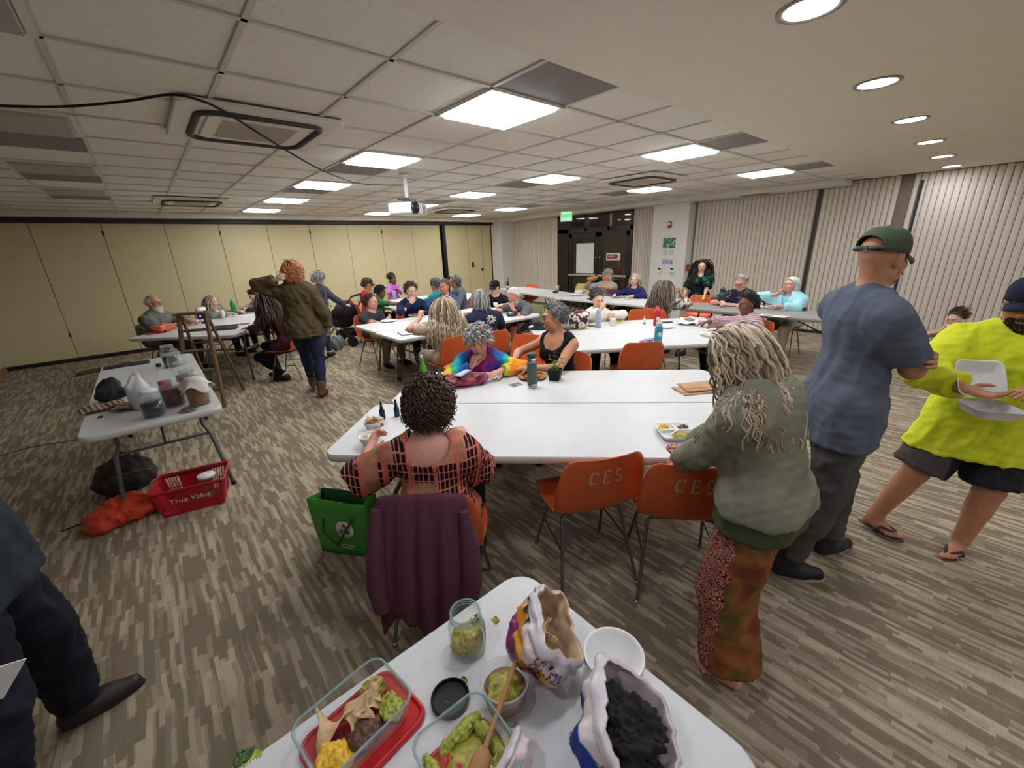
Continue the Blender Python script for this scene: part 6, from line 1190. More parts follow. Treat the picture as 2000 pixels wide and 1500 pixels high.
# left-centre pair
plate(759, 628, 'empty white plate in front of the man with crossed arms', .12); plate(811, 617, 'white plate with food in front of the man in navy', .12, f_bean, 23); lathe_thing('dark_bowl', 820, 640, 'small dark bowl beside the notebook', 'bowl', [('bowl', [(.03, 0), (.06, .045), (.062, .048), (.056, .046), (.026, .006), (0, .006)], M('dark_bowl', '2c2a2c'))])
t = thing('notebook', put(806, 650), rad(-12), 'open white notebook left of the long-haired woman', 'notebook')
for s_ in (-1, 1): B().box((s_*.085, 0, .008), (.165, .22, .012)).obj('pages', m_paper, t, bev=.003)
B().box((0, 0, .002), (.35, .235, .004)).obj('cover', m_dk, t); t = thing('pen_case', put(800, 645, TZ+.0145), rad(8), 'black pen case lying on the notebook', 'case'); B().tube([(-.07, 0, .012), (.07, 0, .012)], .011, 8).obj('case', m_dk, t)
p = put(1003, 616); t = thing('shoulder_bag', p, rad(10), 'flat black shoulder bag in front of the white-bearded man', 'bag'); sd = SDF(); sd.ell((0, 0, .03), (.15, .09, .035), k=.02); sd.cut((0, 0, .001), (0, 0, -1)); V, Q = sd.mesh(.014); V += vnormals(V, Q)*(.008*vnoise(V, 32., 2))[:, None]; link('bag', npmesh('bag', V, Q), t, m_dk); B().tube([(.1, -.06, .03), (.17, -.08, .01), (.2, .02, .01), (.12, .08, .03)], .008, 6).obj('strap', m_dk, t)
lathe_thing('paper_cup', 968, 600, 'small white cup between the black cap and the old man', 'cup', [('cup', [(.03, 0), (.04, .08), (.037, .08), (.027, .004), (0, .004)], m_foam)]); plate(915, 614, 'white plate right of the long-haired woman', .11, f_salsa, 25)
# back table and right row
lathe_thing('tumbler', 771, 585, 'purple tumbler in front of the girl in pink', 'cup', [('cup', [(.035, 0), (.042, .19), (.038, .19), (.03, .004), (0, .004)], M('lilac_cup', '9a94c8'))]); plate(760, 592, 'white plate in front of the small child', .11, f_salsa, 26)
lathe_thing('dark_bottle', 992, 567, 'tall dark brown bottle with white label on the corner table', 'bottle', [('glass', [(.034, 0), (.036, .004), (.036, .15), (.03, .19), (.014, .23), (.013, .30)], M('brown_glass', '241a18', .15)), ('label', [(.0364, .05), (.0364, .11)], m_paper)])
t = thing('glasses_case', put(1085, 572), .2, 'dark green soft case on the table by the corner', 'case'); B().sph((0, 0, .025), (.11, .045, .026), 16, 10).obj('case', M('case_green', '38433c', .8), t); lathe_thing('paper_cup', 1089, 567, 'white takeaway cup behind the dark green case', 'cup', [('cup', [(.03, 0), (.04, .10), (.042, .102), (.03, .108), (0, .108)], m_foam)])
plate(1125, 577, 'white plate with crumpled napkins', .14); lump('napkin_heap', None, put(1132, 574)+np.array([0, 0, .035]), (.12, .09, .04), m_paper, 28, .3, sc=30., label='heap of crumpled white napkins on the plate', cat='napkin'); plate(1215, 581, 'white plate in front of the woman in the navy top', .12, f_salsa, 29)
t = lathe_thing('amber_glass', 1200, 578, 'pair of glasses case', 'x', []) if False else None
a_ = P[22]; q = a_['w'](a_['Wr'][1]); dr = nrm(a_['w'](a_['T'](0, .10, -.055))-(q+np.array([0, 0, .05]))); t = thing('tall_glass', (0, 0, 0), 0, 'tall amber glass tilted at the mouth of the man in the tan cap', 'glass'); B().lathe([(.034, -.10), (.036, .12), (.033, .12), (.031, -.095), (0, -.095)], 18, q+np.array([-.02, -.05, .06]), rot_to(dr)).obj('glass', M('amber_glass', 'c08420', .2), t)
wbottle(1328, 592, 'grey-green tumbler bottle in front of the long wavy hair', '5c7468', h=.2, r=.04, cap='8a9a90', loop=False); lathe_thing('brown_jar', 1339, 595, 'brown lidded jar beside the grey-green bottle', 'jar', [('jar', [(.04, 0), (.04, .085)], M('brown_jar', '4a3826')), ('lid', [(.041, .085), (.041, .10), (0, .10)], M('jar_lid_brown', '5a4a38'))]); wbottle(1408, 597, 'large dark teal water bottle on the grey table', '1e3a3e', h=.23, r=.055, cap='1c3438')
plate(1428, 597, 'white tray with pink food in front of the flowered shirt', .12, foodmat('ham', [(.3, C(200, 120, 110)), (.6, C(226, 170, 160))], 40.), 30); foam_tray(1510, 602, 0, 'white foam tray in front of the woman in light blue', food=False); sheet('newspaper', 1510, 617, .34, .16, 1.5, 'printed sheet of paper near the edge of the grey table', 'paper', m_paper, .002, mark=lambda t, h: B().box((.06, .02, h+.001), (.12, .07, .0006)).obj('picture', m_photo, t)); lathe_thing('drinking_glass', 1570, 607, 'clear glass with dark drink on the grey table', 'glass', [('glass', [(.036, 0), (.04, .13), (.037, .13), (.034, .006), (0, .006)], m_gl), ('drink', [(0, .007), (.033, .007), (.034, .04), (0, .04)], M('cola', '2a1812', .2))])
lump('napkin', None, put(1485, 602)+np.array([0, 0, .015]), (.06, .04, .02), m_paper, 35, .3, sc=50., label='crumpled napkin beside the checked shirt', cat='napkin')
# left tables
m_lap = mat('laptop_grey', C(70, 72, 76), .4, .3); t = thing('laptop', put(440, 643), rad(160), 'dark laptop almost closed on the left table', 'laptop'); B().box((0, 0, .009), (.33, .22, .014)).obj('base', m_lap, t, bev=.004); B().box((0, -.03, .030), (.33, .215, .008), RX(-.12)).obj('screen', m_dk, t, bev=.003)
lathe_thing('soda_bottle', 459, 614, 'tall green plastic bottle on the left table', 'bottle', [('body', [(.042, 0), (.045, .01), (.042, .06), (.045, .14), (.045, .2), (.015, .27), (.014, .29)], M('soda_green', '2f8a38', .25)), ('cap', [(.016, .288), (.016, .305), (0, .305)], m_foam)])
lathe_thing('shaker_bottle', 437, 622, 'white bottle with straw in front of the grey cardigan', 'bottle', [('body', [(.03, 0), (.034, .11), (.03, .14)], m_foam), ('lid', [(.031, .138), (.031, .15), (0, .152)], m_foam), ('straw', [(.004, .15), (.004, .22)], m_black)])
t = thing('food_bag', put(325, 648), .3, 'orange plastic bag beside the bald man', 'bag'); lump('bag', t, (0, 0, .05), (.13, .09, .06), mat('orange_film', C(226, 104, 60), .35, bump=(20., .5, .02)), 41, .2, sc=24.); sheet('red_cloth', 305, 651, .24, .14, .2, 'red cloth under the orange bag', 'cloth', M('red_cloth', 'b83a34', .9), .01)
sheet('white_box', 346, 640, .12, .08, .4, 'flat white box beside the orange bag', 'box', m_paper, .03)
for i, (px, py) in enumerate([(385, 629), (398, 628)]): lathe_thing('paper_cup', px, py, ['short white cup nearer the bald man', 'short white cup nearer the laptop'][i], 'cup', [('cup', [(.035, 0), (.04, .04), (.037, .04), (.03, .004), (0, .004)], m_foam)])
sheet('paper_sheet', 482, 616, .3, .2, .8, 'white paper beside the green plastic bottle', 'paper', m_paper); sheet('blue_folder', 480, 611, .22, .05, .9, 'blue and white folder behind the green bottle', 'folder', M('folder_blue', '5a74a0'), .05); lump('dark_bag', None, put(492, 612)+np.array([0, 0, .05]), (.10, .07, .06), m_blackm, 43, .15, label='dark bag on the far end of the left table', cat='bag'); phone(478, 633, .9, 'dark phone by the maroon sleeve')
# desk lamp like camera on a stand
p = put(402, 631); t = thing('document_camera', p, rad(140), 'black and white camera head on a stand at the left table', 'camera'); B().lathe([(.06, 0), (.06, .02), (.02, .03), (.015, .12)], 18).obj('stand', m_black, t); B().box((0, .02, .16), (.10, .12, .10)).obj('body', m_dk, t, bev=.015); B().lathe([(.032, -.08), (.036, -.03), (.036, .08)], 18, (0, .03, .23), RX(pi/2)).obj('lens_tube', m_foam, t); B().lathe([(.0, .081), (.034, .081), (.038, .12), (0, .12)], 18, (0, .03, .23), RX(pi/2)).obj('lens_hood', m_dk, t); B().box((0, .082, .13), (.03, .004, .02)).obj('indicator', emis('led_blue', C(30, 60, 255), 4.), t)
# ================================================================ jar table
def jarprof(r, h, neck): return [(r*.9, .002), (r, .008), (r, h*.72), (r*.86, h*.82), (neck, h*.88), (neck, h), (neck-.004, h), (neck-.004, h*.88), (r*.82, h*.81), (r-.004, h*.72), (r-.004, .01), (0, .008)]
def jar(px, py, label, liq, lvl, r=.062, h=.21, neck=.045, lid=None, cloth_=False):
    p = put(px, py); t = thing('glass_jar', p, 0, label, 'jar', 'big glass jars'); B().lathe(jarprof(r, h, neck), 26).obj('glass', m_gl, t)
    if lvl: B().lathe([(0, .010), (r-.006, .010), (r-.005, h*lvl*.97), (0, h*lvl*.97)], 26).obj('liquid', liq, t)
    if lid: B().lathe([(neck+.004, h-.018), (neck+.005, h-.002), (neck+.001, h+.002), (0, h+.002)], 26).obj('lid', lid, t)
    for z in (h*.91, h*.95): B().tube([((neck+.001)*cos(a), (neck+.001)*sin(a), z) for a in np.linspace(0, 2*pi, 20, endpoint=False)], .0015, 4, closed=True).obj('thread', m_rim, t)
    if cloth_:
        G = [[((neck+.006+.05*q**1.4*(1+.35*sin(5*a+1)))*cos(a), (neck+.006+.05*q**1.4*(1+.35*sin(5*a+1)))*sin(a), h+.004-.075*q*(1+.35*sin(4*a))) for a in np.linspace(0, 2*pi, 36, endpoint=False)] for q in np.linspace(0, 1, 8)]; B().grid(np.array(G), closeu=True).obj('cloth_cover', mat('muslin', C(216, 210, 200), .9), t, sol=.002); B().lathe([(0, h+.003), (neck+.006, h+.003), (neck+.007, h-.014), (neck+.008, h-.016)], 30).obj('cover_top', MATS['muslin'], t)
    return t
L_ = lambda n, c: mat('liquid_'+n, C(c), .12)
jar(392, 789, 'jar of amber liquid covered with white cloth on the jar table', L_('amber', '9a5a16'), .78, .070, .20, .048, cloth_=True); jar(304, 812, 'jar of black liquid with white lid on the jar table', L_('black', '140c0c'), .55, .066, .19, .046, lid=m_foam); jar(344, 790, 'round glass jug of dark red liquid', L_('darkred', '5c2420'), .68, .072, .19, .022)
jar(376, 768, 'glass jar of pale brown liquid behind the amber jar', L_('palebrown', '8a6a48'), .7, .066, .20, .048, lid=m_plas); jar(366, 752, 'glass jar of pink liquid, third in the row', L_('pink', '96504a'), .45, .066, .21, .048, lid=m_plas); jar(352, 733, 'empty glass jar, fourth in the row', None, 0, .066, .22, .048, lid=m_plas); jar(337, 716, 'dark glass jar at the far end of the row', L_('plum', '30262c'), .5, .066, .22, .048, lid=m_plas)
p = put(283, 795); t = thing('milk_jug', p, .6, 'translucent white plastic gallon jug', 'jug'); b = SDF(); b.ell((0, 0, .085), (.072, .072, .10), k=.02); b.cone((0, 0, .02), (0, 0, .13), .064, .066, .02); b.cone((0, 0, .13), (.012, 0, .235), .060, .02, .03); b.cone((.012, 0, .22), (.012, 0, .262), .021, .021, .008, fb=True); b.cone((-.02, 0, .235), (-.062, 0, .17), .014, .014, .015); b.cone((-.062, 0, .17), (-.06, 0, .11), .014, .016, .02); b.cut((0, 0, .001), (0, 0, -1)); V, Q = b.mesh(.007); link('body', npmesh('jug', V, Q), t, mat('milky_plastic', C(196, 196, 196), .4))
lathe_thing('soda_bottle', 330, 775, 'clear plastic bottle with black cap and red label', 'bottle', [('body', [(.036, 0), (.04, .006), (.04, .15), (.03, .20), (.016, .235), (.015, .25)], m_plas), ('drink', [(0, .004), (.036, .005), (.037, .12), (0, .12)], L_('rose', '8a4648')), ('label', [(.0405, .07), (.0405, .13)], M('label_red', 'b04048', .5)), ('cap', [(.017, .248), (.0175, .272), (0, .273)], m_black)])
t = thing('jar_ring', put(367, 803), 0, 'pair of metal jar rings beside the amber jar', 'jar ring')
for i in range(2): B().tube([(.046*cos(a)+.012*i, .046*sin(a), .006+.011*i) for a in np.linspace(0, 2*pi, 28, endpoint=False)], .005, 6, closed=True).obj('ring', m_steel, t)
t = thing('black_cloth', put(218, 782), 0, 'black cap or cloth standing on the jar table', 'cloth'); b = SDF(); b.ell((0, 0, .06), (.085, .07, .08), k=.03); b.ell((.02, .03, .13), (.055, .045, .05), k=.04); b.ell((.08, -.02, .05), (.05, .04, .03), k=.03); b.cut((0, 0, .001), (0, 0, -1)); V, Q = b.mesh(.009); V += vnormals(V, Q)*(.008*vnoise(V, 30., 4))[:, None]; link('cloth', npmesh('cloth', V, Q), t, mat('black_fabric', C(34, 35, 40), .8, bump=(60., .3, .01)))
stripe = mat('striped_towel', C(160, 140, 120), .9, fn=lambda t: t.set('Base Color', t.ramp(t.m('ADD', frac(t, t.xyz(t.obj())[0], .03), t.m('MULTIPLY', t.noise(t.obj(), 20., 2.), .3)), [(.3, C(206, 190, 168)), (.55, C(150, 120, 96)), (.8, C(110, 84, 66))])))
for i, (px, py, w_, d_, lb_) in enumerate([(205, 800, .13, .07, 'striped towel left of the jugs'), (250, 798, .10, .06, 'pale folded towel behind the jug')]):
    t = thing('towel', put(px, py), .2+i, lb_, 'towel'); G = np.array([[(x, y, .012+.016*abs(sin(x*26+i))+.010*abs(sin(y*38+x*14))) for x in np.linspace(-w_, w_, 24)] for y in np.linspace(-d_, d_, 14)]); B().grid(G).obj('towel', stripe, t, sol=.010)
t = thing('dark_mat', put(228, 716), 0, 'dark cloth hanging off the far corner of the jar table', 'cloth'); G = np.array([[(x, y, .004+.003*sin(x*20)+(-.10*max(0, -x-.06) if x < -.06 else 0)) for x in np.linspace(-.30, .26, 20)] for y in np.linspace(-.10+0, .10, 8)]); B().grid(G).obj('cloth', mat('dark_brown_cloth', C(34, 26, 24), .9), t, sol=.006)
lump('walnut', None, put(196, 816)+np.array([0, 0, .006]), (.011, .009, .008), f_bean, 3, .15, label='small brown crumb near the table edge', cat='food')
# ================================================================ things on the floor
# shopping basket
_f0, _f1 = at(318, 1016, 0), at(450, 976, 0); _fd = nrm(_f1-_f0); c = (_f0+_f1)/2+np.array([-_fd[1], _fd[0], 0])*.125; aB = math.atan2(*(at(450, 978, 0)-at(310, 1014, 0))[[1, 0]]); t = thing('shopping_basket', c, aB, 'red plastic shopping basket with white lettering under the jar table', 'basket'); Lb, Wb, Hb = .43, .29, .21; m_bask = mat('basket_red', C(176, 22, 30), .4)
m_slot = m_blackm
def wall_(name, P0, P1, n, cols):
    """one side with real slots: bars and rails"""
    P0 = np.array(P0); P1 = np.array(P1); up = lambda q, z: np.array([q[0]*(.84+.16*z/Hb), q[1]*(.84+.16*z/Hb), z]); g = B(); A = lambda s_, z: up(P0+(P1-P0)*s_, z)
    d = nrm(P1-P0); nn = np.array([d[1], -d[0], 0])*.004
    def pan(s0, s1, z0, z1):
        V = [A(s0, z0), A(s1, z0), A(s1, z1), A(s0, z1)]; V = V+[v+nn for v in V]; g.add(V, [(0, 1, 2, 3), (7, 6, 5, 4), (0, 4, 5, 1), (1, 5, 6, 2), (2, 6, 7, 3), (3, 7, 4, 0)])
    pan(0, 1, 0, .02); pan(0, 1, .185, .21); lo_, hi_ = cols
    pan(0, .05, .02, .185); pan(.95, 1, .02, .185); pan(lo_, hi_, .02, .185)
    for s0, s1 in ((.05, lo_), (hi_, .95)):
        k = max(2, int((s1-s0)*n))
        for i in range(1, k): s_ = s0+(s1-s0)*i/k; pan(s_-.006, s_+.006, .02, .185)
        pan(s0, s1, .098, .106)
    g.obj(name, m_bask, t)
hx, hy = Lb/2, Wb/2
wall_('side', (-hx, -hy, 0), (hx, -hy, 0), 26, (.25, .75)); wall_('side', (hx, hy, 0), (-hx, hy, 0), 26, (.25, .75)); wall_('end', (hx, -hy, 0), (hx, hy, 0), 22, (.3, .7)); wall_('end', (-hx, hy, 0), (-hx, -hy, 0), 22, (.3, .7))
B().box((0, 0, .004), (Lb*.84, Wb*.84, .006)).obj('bottom', m_bask, t); B().tube([(x, y, Hb) for x, y in rrect(Lb+.02, Wb+.02, .03)], .009, 8, closed=True).obj('rim', m_bask, t); B().tube([(-hx*.75, hy*.9, Hb-.012), (-hx*.2, hy*.88, Hb-.004), (hx*.3, hy*.88, Hb-.004), (hx*.75, hy*.9, Hb-.012)], .006, 6).obj('handle', m_black, t)
place_text('True Value', .055, m_paper, t, (0, -hy*.945-.004, .115), (1, 0, 0), (0, -.11, 1), shear=.25)
p = RZ(aB)@np.array([.08, .06, 0])+c; tj = thing('glass_jar', (p[0], p[1], .008), 0, 'wide glass jar with white lid standing in the red basket', 'jar'); B().lathe(jarprof(.066, .17, .055), 24).obj('glass', m_gl, tj); B().lathe([(.059, .155), (.06, .172), (.056, .176), (0, .176)], 24).obj('lid', m_foam, tj)
# orange jacket, backpack, cable
p = at(246, 1012, 0); sd = SDF(); sd.ell((0, 0, .06), (.19, .13, .075), k=.03); sd.ell((.10, -.04, .07), (.12, .08, .055), k=.04); sd.ell((-.12, -.02, .04), (.09, .12, .05), k=.04); sd.ell((.02, .06, .10), (.10, .07, .05), k=.04); sd.cut((0, 0, .001), (0, 0, -1)); V, Q = sd.mesh(.008); N_ = vnormals(V, Q); V += N_*(.014*(1-np.abs(vnoise(V, 17., 3)))+.005*vnoise(V, 50., 5))[:, None]; t = thing('rain_jacket', (p[0], p[1], 0), .1, 'crumpled orange rain jacket on the carpet', 'jacket'); link('jacket', npmesh('jacket', V, Q), t, mat('orange_shell_cloth', C(206, 62, 34), .5, bump=(30., .2, .01)))
p = at(255, 975, 0); sd = SDF(); sd.ell((0, .02, .13), (.19, .13, .15), k=.03); sd.ell((.06, -.05, .10), (.12, .09, .09), k=.05); sd.ell((-.10, .0, .09), (.10, .10, .09), k=.05); sd.cut((0, 0, .001), (0, 0, -1)); V, Q = sd.mesh(.012); V += vnormals(V, Q)*(.010*vnoise(V, 20., 3))[:, None]; t = thing('backpack', (p[0], p[1]+.22, 0), .2, 'dark brown backpack behind the orange jacket', 'backpack'); link('body', npmesh('backpack', V, Q), t, mat('brown_nylon', C(48, 38, 34), .7, bump=(40., .3, .01))); B().tube([(-.12, -.05, .20), (-.16, -.12, .16), (-.14, -.16, .06), (-.20, -.20, .012)], .012, 8).obj('strap', m_blackm, t); B().tube([(-.02, .0, .275), (.02, .03, .31), (.07, .02, .275)], .009, 8).obj('grab_loop', m_blackm, t); B().tube([(-.1, -.115, .17), (.02, -.15, .19), (.14, -.12, .15)], .004, 6).obj('zip', m_steel, t)
for i, (pts, m_, lb_) in enumerate([([(0, 890), (60, 873), (130, 862), (190, 850)], M('orange_cord', '8a4a2c', .6), 'thin orange cord on the carpet at the left edge'), ([(120, 1038), (150, 1026), (180, 1016), (205, 1005)], m_blackm, 'thin dark strap trailing from the backpack')]): B().tube([at(x, y, .005) for x, y in pts], .0045, 6).obj('cord', m_, None, label=lb_, cat='cord')
# green tote bag
pa, pb = at(645, 1066, 0), at(738, 1080, 0); t = thing('tote_bag', ((pa+pb)/2), math.atan2(pb[1]-pa[1], pb[0]-pa[0]), 'green tote bag with round white logo on the carpet', 'bag'); Wt = np.linalg.norm(pb-pa)*1.10; Ht = .40; m_tote = mat('green_tote', C(66, 152, 46), .6, bump=(150., .15, .004)); m_toted = mat('green_tote_dark', C(36, 84, 36), .7)
for nm, y0, y1, m_ in (('front', -.05, -.075, m_tote), ('back', .045, .04, m_toted)): B().grid(np.array([[(x*Wt/2*(1+.03*z), y0+(y1-y0)*z+.006*sin(x*4+z*3), z*Ht) for x in np.linspace(-1, 1, 10)] for z in np.linspace(0, 1, 8)])).obj(nm, m_, t, sol=.003)
for s_ in (-1, 1): B().grid(np.array([[(s_*Wt/2*(1+.03*z), (-.05+.095*q)*(1)+(-.025*z if q < .3 else 0)-.0*z, z*Ht) if q in (0, 1) else (s_*(Wt/2-.03*z), -.05+.095*q, z*Ht) for q in (0, .5, 1)] for z in np.linspace(0, 1, 8)])).obj('gusset', m_tote, t, sol=.003)
B().box((0, -.003, .003), (Wt*.96, .09, .004)).obj('bottom', m_toted, t)
B().lathe([(0, 0), (.060, 0), (.060, .001), (0, .001)], 32, (.02, -.0672, .20), RX(pi/2)).obj('logo_disc', m_paper, t); place_text('KTA', .034, M('ink_navy', '1c2350', .6), t, (.02, -.0692, .185), (1, 0, 0), (0, -.07, 1), 'logo_text', ext=.001); B().lathe([(0, 0), (.010, 0), (.010, .001), (0, .001)], 16, (.02, -.0700, .235), RX(pi/2)).obj('logo_dot', M('logo_red', 'b83030', .6), t)
for q, a in enumerate((-.6, 0, .6)): B().add([(.02, -.0695, .205), (.02+.02*sin(a)-.004, -.0702, .205+.022*cos(a)), (.02+.03*sin(a), -.0704, .205+.028*cos(a)), (.02+.02*sin(a)+.005, -.0702, .205+.020*cos(a))], [(0, 1, 2, 3)]).obj('logo_leaf', MATS['ink_navy'], t)
place_text('Superstores', .018, m_paper, t, (.02, -.060, .085), (1, 0, 0), (0, -.07, 1)); B().box((.0, -.0575, .062), (.10, .001, .003)).obj('print_line', m_paper, t); B().tube([(-.11, -.073, .27), (-.115, -.085, .18), (-.03, -.09, .10), (.10, -.085, .30)], .007, 6).obj('handle', m_toted, t)
# wine-coloured jacket over the chair of the curly-haired woman
i_ = P[29]; cx_, cy_ = fwd(i_['loc'][0], i_['loc'][1], 49, .04); t = thing('hooded_jacket', (cx_, cy_, 0), rad(49-90), 'wine-coloured jacket draped over the back of the orange chair', 'jacket'); G = []
for q in np.linspace(0, 1, 34):
    row = []
    for x in np.linspace(-1, 1, 30):
        if q < .12: y, z = -.20-.06*(q/.12), .70+.14*(q/.12)
        else: f = (q-.12)/.88; y, z = -.272-.10*f**.8-.020*sin(f*3), .842-.60*f*(1+.10*sin(x*5+1)+.06*x)
        wv = .016*min(1, max(0, q-.1)*3)*sin(x*11+sin(x*3)*2+q*1.5)+.007*sin(x*27+q*5)*min(1, q*2); row.append((x*(.188+.025*max(0, q-.12)*(1+.3*sin(x*2))-.03*max(0, .18-q)/.18), y-wv-.03*abs(x)**3*-1, z-.030*abs(x)**4*(1 if q > .1 else .3)))
    G.append(row)
m_wine = mat('wine_fleece', C(92, 46, 62), .95, bump=(220., .35, .004), var=.06); B().grid(np.array(G)).obj('jacket_body', m_wine, t, sol=.014)
for s_, P_ in ((-1, [(-.175, -.285, .79), (-.188, -.325, .62), (-.198, -.35, .46), (-.185, -.36, .36)]), (1, [(.172, -.285, .77), (.188, -.31, .60), (.19, -.335, .46), (.175, -.345, .38)])): B().tube(P_, [.022, .040, .042, .036], 10).obj('sleeve', m_wine, t)
# purse of the walking woman
i_ = P[5]; q = i_['w'](i_['Wr'][1]); fw_ = i_['w']; t = thing('purse', (q[0]+.06, q[1]-.06, 0), .5, 'grey-green ruched purse hanging at the side of the walking woman', 'purse'); sd = SDF(); sd.ell((0, 0, .66), (.12, .055, .10), k=.02); V, Q = sd.mesh(.009); V += vnormals(V, Q)*(.007*np.sin(V[:, :1]*75+V[:, 2:]*30)); link('bag', npmesh('purse', V, Q), t, mat('purse_leather', C(88, 98, 96), .45)); B().tube([(-.10, 0, .70), (-.06, .02, .86), (-.02, .03, 1.10), (0, .05, 1.36)], .007, 6).obj('strap', mat('strap_grey', C(110, 112, 104), .5), t); B().tube([(.10, 0, .70), (.03, .0, .84), (-.05, .02, .88)], .006, 6).obj('chain', m_steel, t)
# wooden step ladder
c = at(418, 775, 0); t = thing('step_ladder', (.326, 6.284, 0), rad(-25), 'old brown wooden step ladder behind the jar table', 'ladder'); m_old = mat('old_wood', C(104, 78, 54), .7, bump=(40., .3, .006), var=.3)
for s_ in (-1, 1):
    B().bar((s_*.19, -.28, 0), (s_*.14, .02, 1.13), .024, .07, (0, 1, 0)).obj('front_rail', m_old, t); B().bar((s_*.20, .42, 0), (s_*.135, .07, 1.10), .022, .04, (0, 1, 0)).obj('rear_rail', m_old, t)
for k in range(4): z = .22+.24*k; f = z/1.13; o = B().box((0, -.28+.30*f+.02, z), (2*(.19-.05*f), .10, .022)).obj('step', m_old, t, bev=.003)
B().box((0, .03, 1.14), (.34, .16, .024)).obj('top_step', m_old, t, bev=.004)
for z in (.35, .75): f = z/1.16; B().bar((-.19+.05*f, .42-.35*f, z), (.19-.05*f, .42-.35*f, z), .03, .02).obj('cross_slat', m_old, t)
# stroller
c = at(690, 672, 0); t = thing('stroller', (c[0]-.05, c[1]+.1, 0), rad(35), 'black folding stroller beside the walking people', 'stroller'); sd = SDF(); sd.ell((0, 0, .66), (.23, .27, .20), k=.03); sd.ell((0, .06, .46), (.20, .24, .12), k=.05); sd.cut((0, .18, .62), (0, .8, .6)) ; V, Q = sd.mesh(.016); V += vnormals(V, Q)*(.008*np.sin(V[:, 1:2]*60)); link('canopy', npmesh('canopy', V, Q), t, m_blackm)
for s_ in (-1, 1):
    B().tube([(s_*.24, -.40, .98), (s_*.24, -.22, .78), (s_*.24, .05, .42), (s_*.23, .34, .12)], .013, 8).obj('frame', m_black, t); B().tube([(s_*.24, .02, .46), (s_*.25, -.28, .12)], .013, 8).obj('frame', m_black, t)
    for y in (.34, -.28):
        wh = B().lathe([(.05, -.018), (.095, -.02), (.11, -.012), (.11, .012), (.095, .02), (.05, .018)], 20, (s_*.25, y, .112), RY(pi/2)).obj('wheel', m_blackm, t); B().lathe([(.0, -.012), (.05, -.014), (.05, .014), (0, .012)], 12, (s_*.25, y, .112), RY(pi/2)).obj('hub', m_steel, wh)
B().tube([(-.24, -.40, .98), (0, -.43, 1.0), (.24, -.40, .98)], .018, 8).obj('handle', m_blackm, t); B().box((0, -.05, .24), (.38, .36, .14)).obj('storage_basket', m_blackm, t, bev=.03); B().tube([(-.24, .25, .58), (0, .32, .60), (.24, .25, .58)], .016, 8).obj('bumper_bar', m_black, t)
# by the right wall
t = thing('floor_cushion', at(1752, 684, 0), .4, 'flat lime green cushion on the carpet by the right wall', 'cushion'); B().sph((0, 0, .03), (.18, .12, .03), 16, 8).obj('cushion', M('lime_cushion', '8a9a40', .9), t); lump('white_cloth', None, np.array([*at(1778, 694, 0)[:2], .02]), (.2, .12, .03), m_paper, 61, .25, sc=18., label='crumpled white cloth on the carpet by the floor sitter', cat='cloth')
t = thing('power_strip', (9.28, .62, 0), pi/2, 'white power strip at the foot of the pleated partition', 'power strip'); B().box((0, 0, .03), (.42, .07, .05)).obj('body', m_paper, t, bev=.01)
for k in range(3): B().box((-.12+.12*k, .037, .035), (.04, .004, .025)).obj('socket', m_dk, t)
t = thing('dark_bag', (4.45, 1.98, 0), 0, 'grey canvas bag on the carpet under the right end of the middle tables', 'bag'); lump('bag', t, (0, 0, .13), (.2, .15, .14), mat('grey_canvas', C(92, 88, 82), .9, bump=(80., .3, .01)), 65, .12)
# foam box in the hands of the man in yellow
p = atd(1938, 785, 2.72); t = thing('takeout_box', (p[0], p[1], p[2]-.06), rad(-60), 'open white foam takeout box held by the man in yellow', 'box')
for nm, z0, tilt, y0 in (('tray', 0, 0, 0), ('lid', .055, .95, .11)):
    G = [(.14, .14, 0), (.175, .175, .04), (.18, .18, .042), (.168, .168, .04), (.136, .136, .004), (.001, .001, .004)]; R_ = [[(x, y, z_) for x, y in rrect(a_, b_, min(.03, a_*.3), 4)] for a_, b_, z_ in G]; k = len(R_[0]); V = np.array([q for r_ in R_ for q in r_])
    if tilt: V = (V-np.array([0, -.0875, 0]))@RX(tilt).T+np.array([0, .0875, z0-.012])
    B().add(V, [(r_*k+i, r_*k+(i+1) % k, (r_+1)*k+(i+1) % k, (r_+1)*k+i) for r_ in range(len(G)-1) for i in range(k)], True).obj(nm, m_foam, t)
q = atd(-12, 1338, 1.52); t = thing('folded_paper', q, .5, 'corner of a white folded paper at the left edge', 'paper'); B().box((0, 0, 0), (.08, .003, .10), RX(.3)@RY(.6)).obj('sheet', m_paper, t)
# ================================================================ on the walls and the ceiling
def cassette(x, y, label):
    t = thing('air_conditioner', (x, y, CZ), 0, label, 'air conditioner', 'ceiling cassettes'); w_ = .93; m_ac = mat('ac_white', C(222, 214, 202), .45); m_acg = mat('ac_grille', C(196, 184, 168), .6)
    B().prism(rrect(w_, w_, .05), -.034, -.002).obj('panel', m_ac, t, bev=.008); B().tube([(a_, b_, -.036) for a_, b_ in rrect(.70, .70, .10)], .022, 8, closed=True).obj('outlet', mat('ac_slot', C(60, 54, 48), .6), t); B().prism(rrect(.60, .60, .07), -.046, -.03).obj('centre_panel', m_ac, t, bev=.006)
    gr = B().box((0, 0, -.047), (.44, .44, .004)).obj('grille', m_acg, t)
    for k in range(12): B().box((0, -.2+.0364*k, -.0505), (.43, .010, .004)).obj('slat', m_acg, gr)
cassette(.82, 3.60, 'ceiling air conditioner nearest the cable'); cassette(.83, 8.42, 'ceiling air conditioner at the far left'); cassette(5.70, 3.60, 'ceiling air conditioner in the right half of the ceiling'); cassette(5.68, 8.40, 'ceiling air conditioner near the back corner')
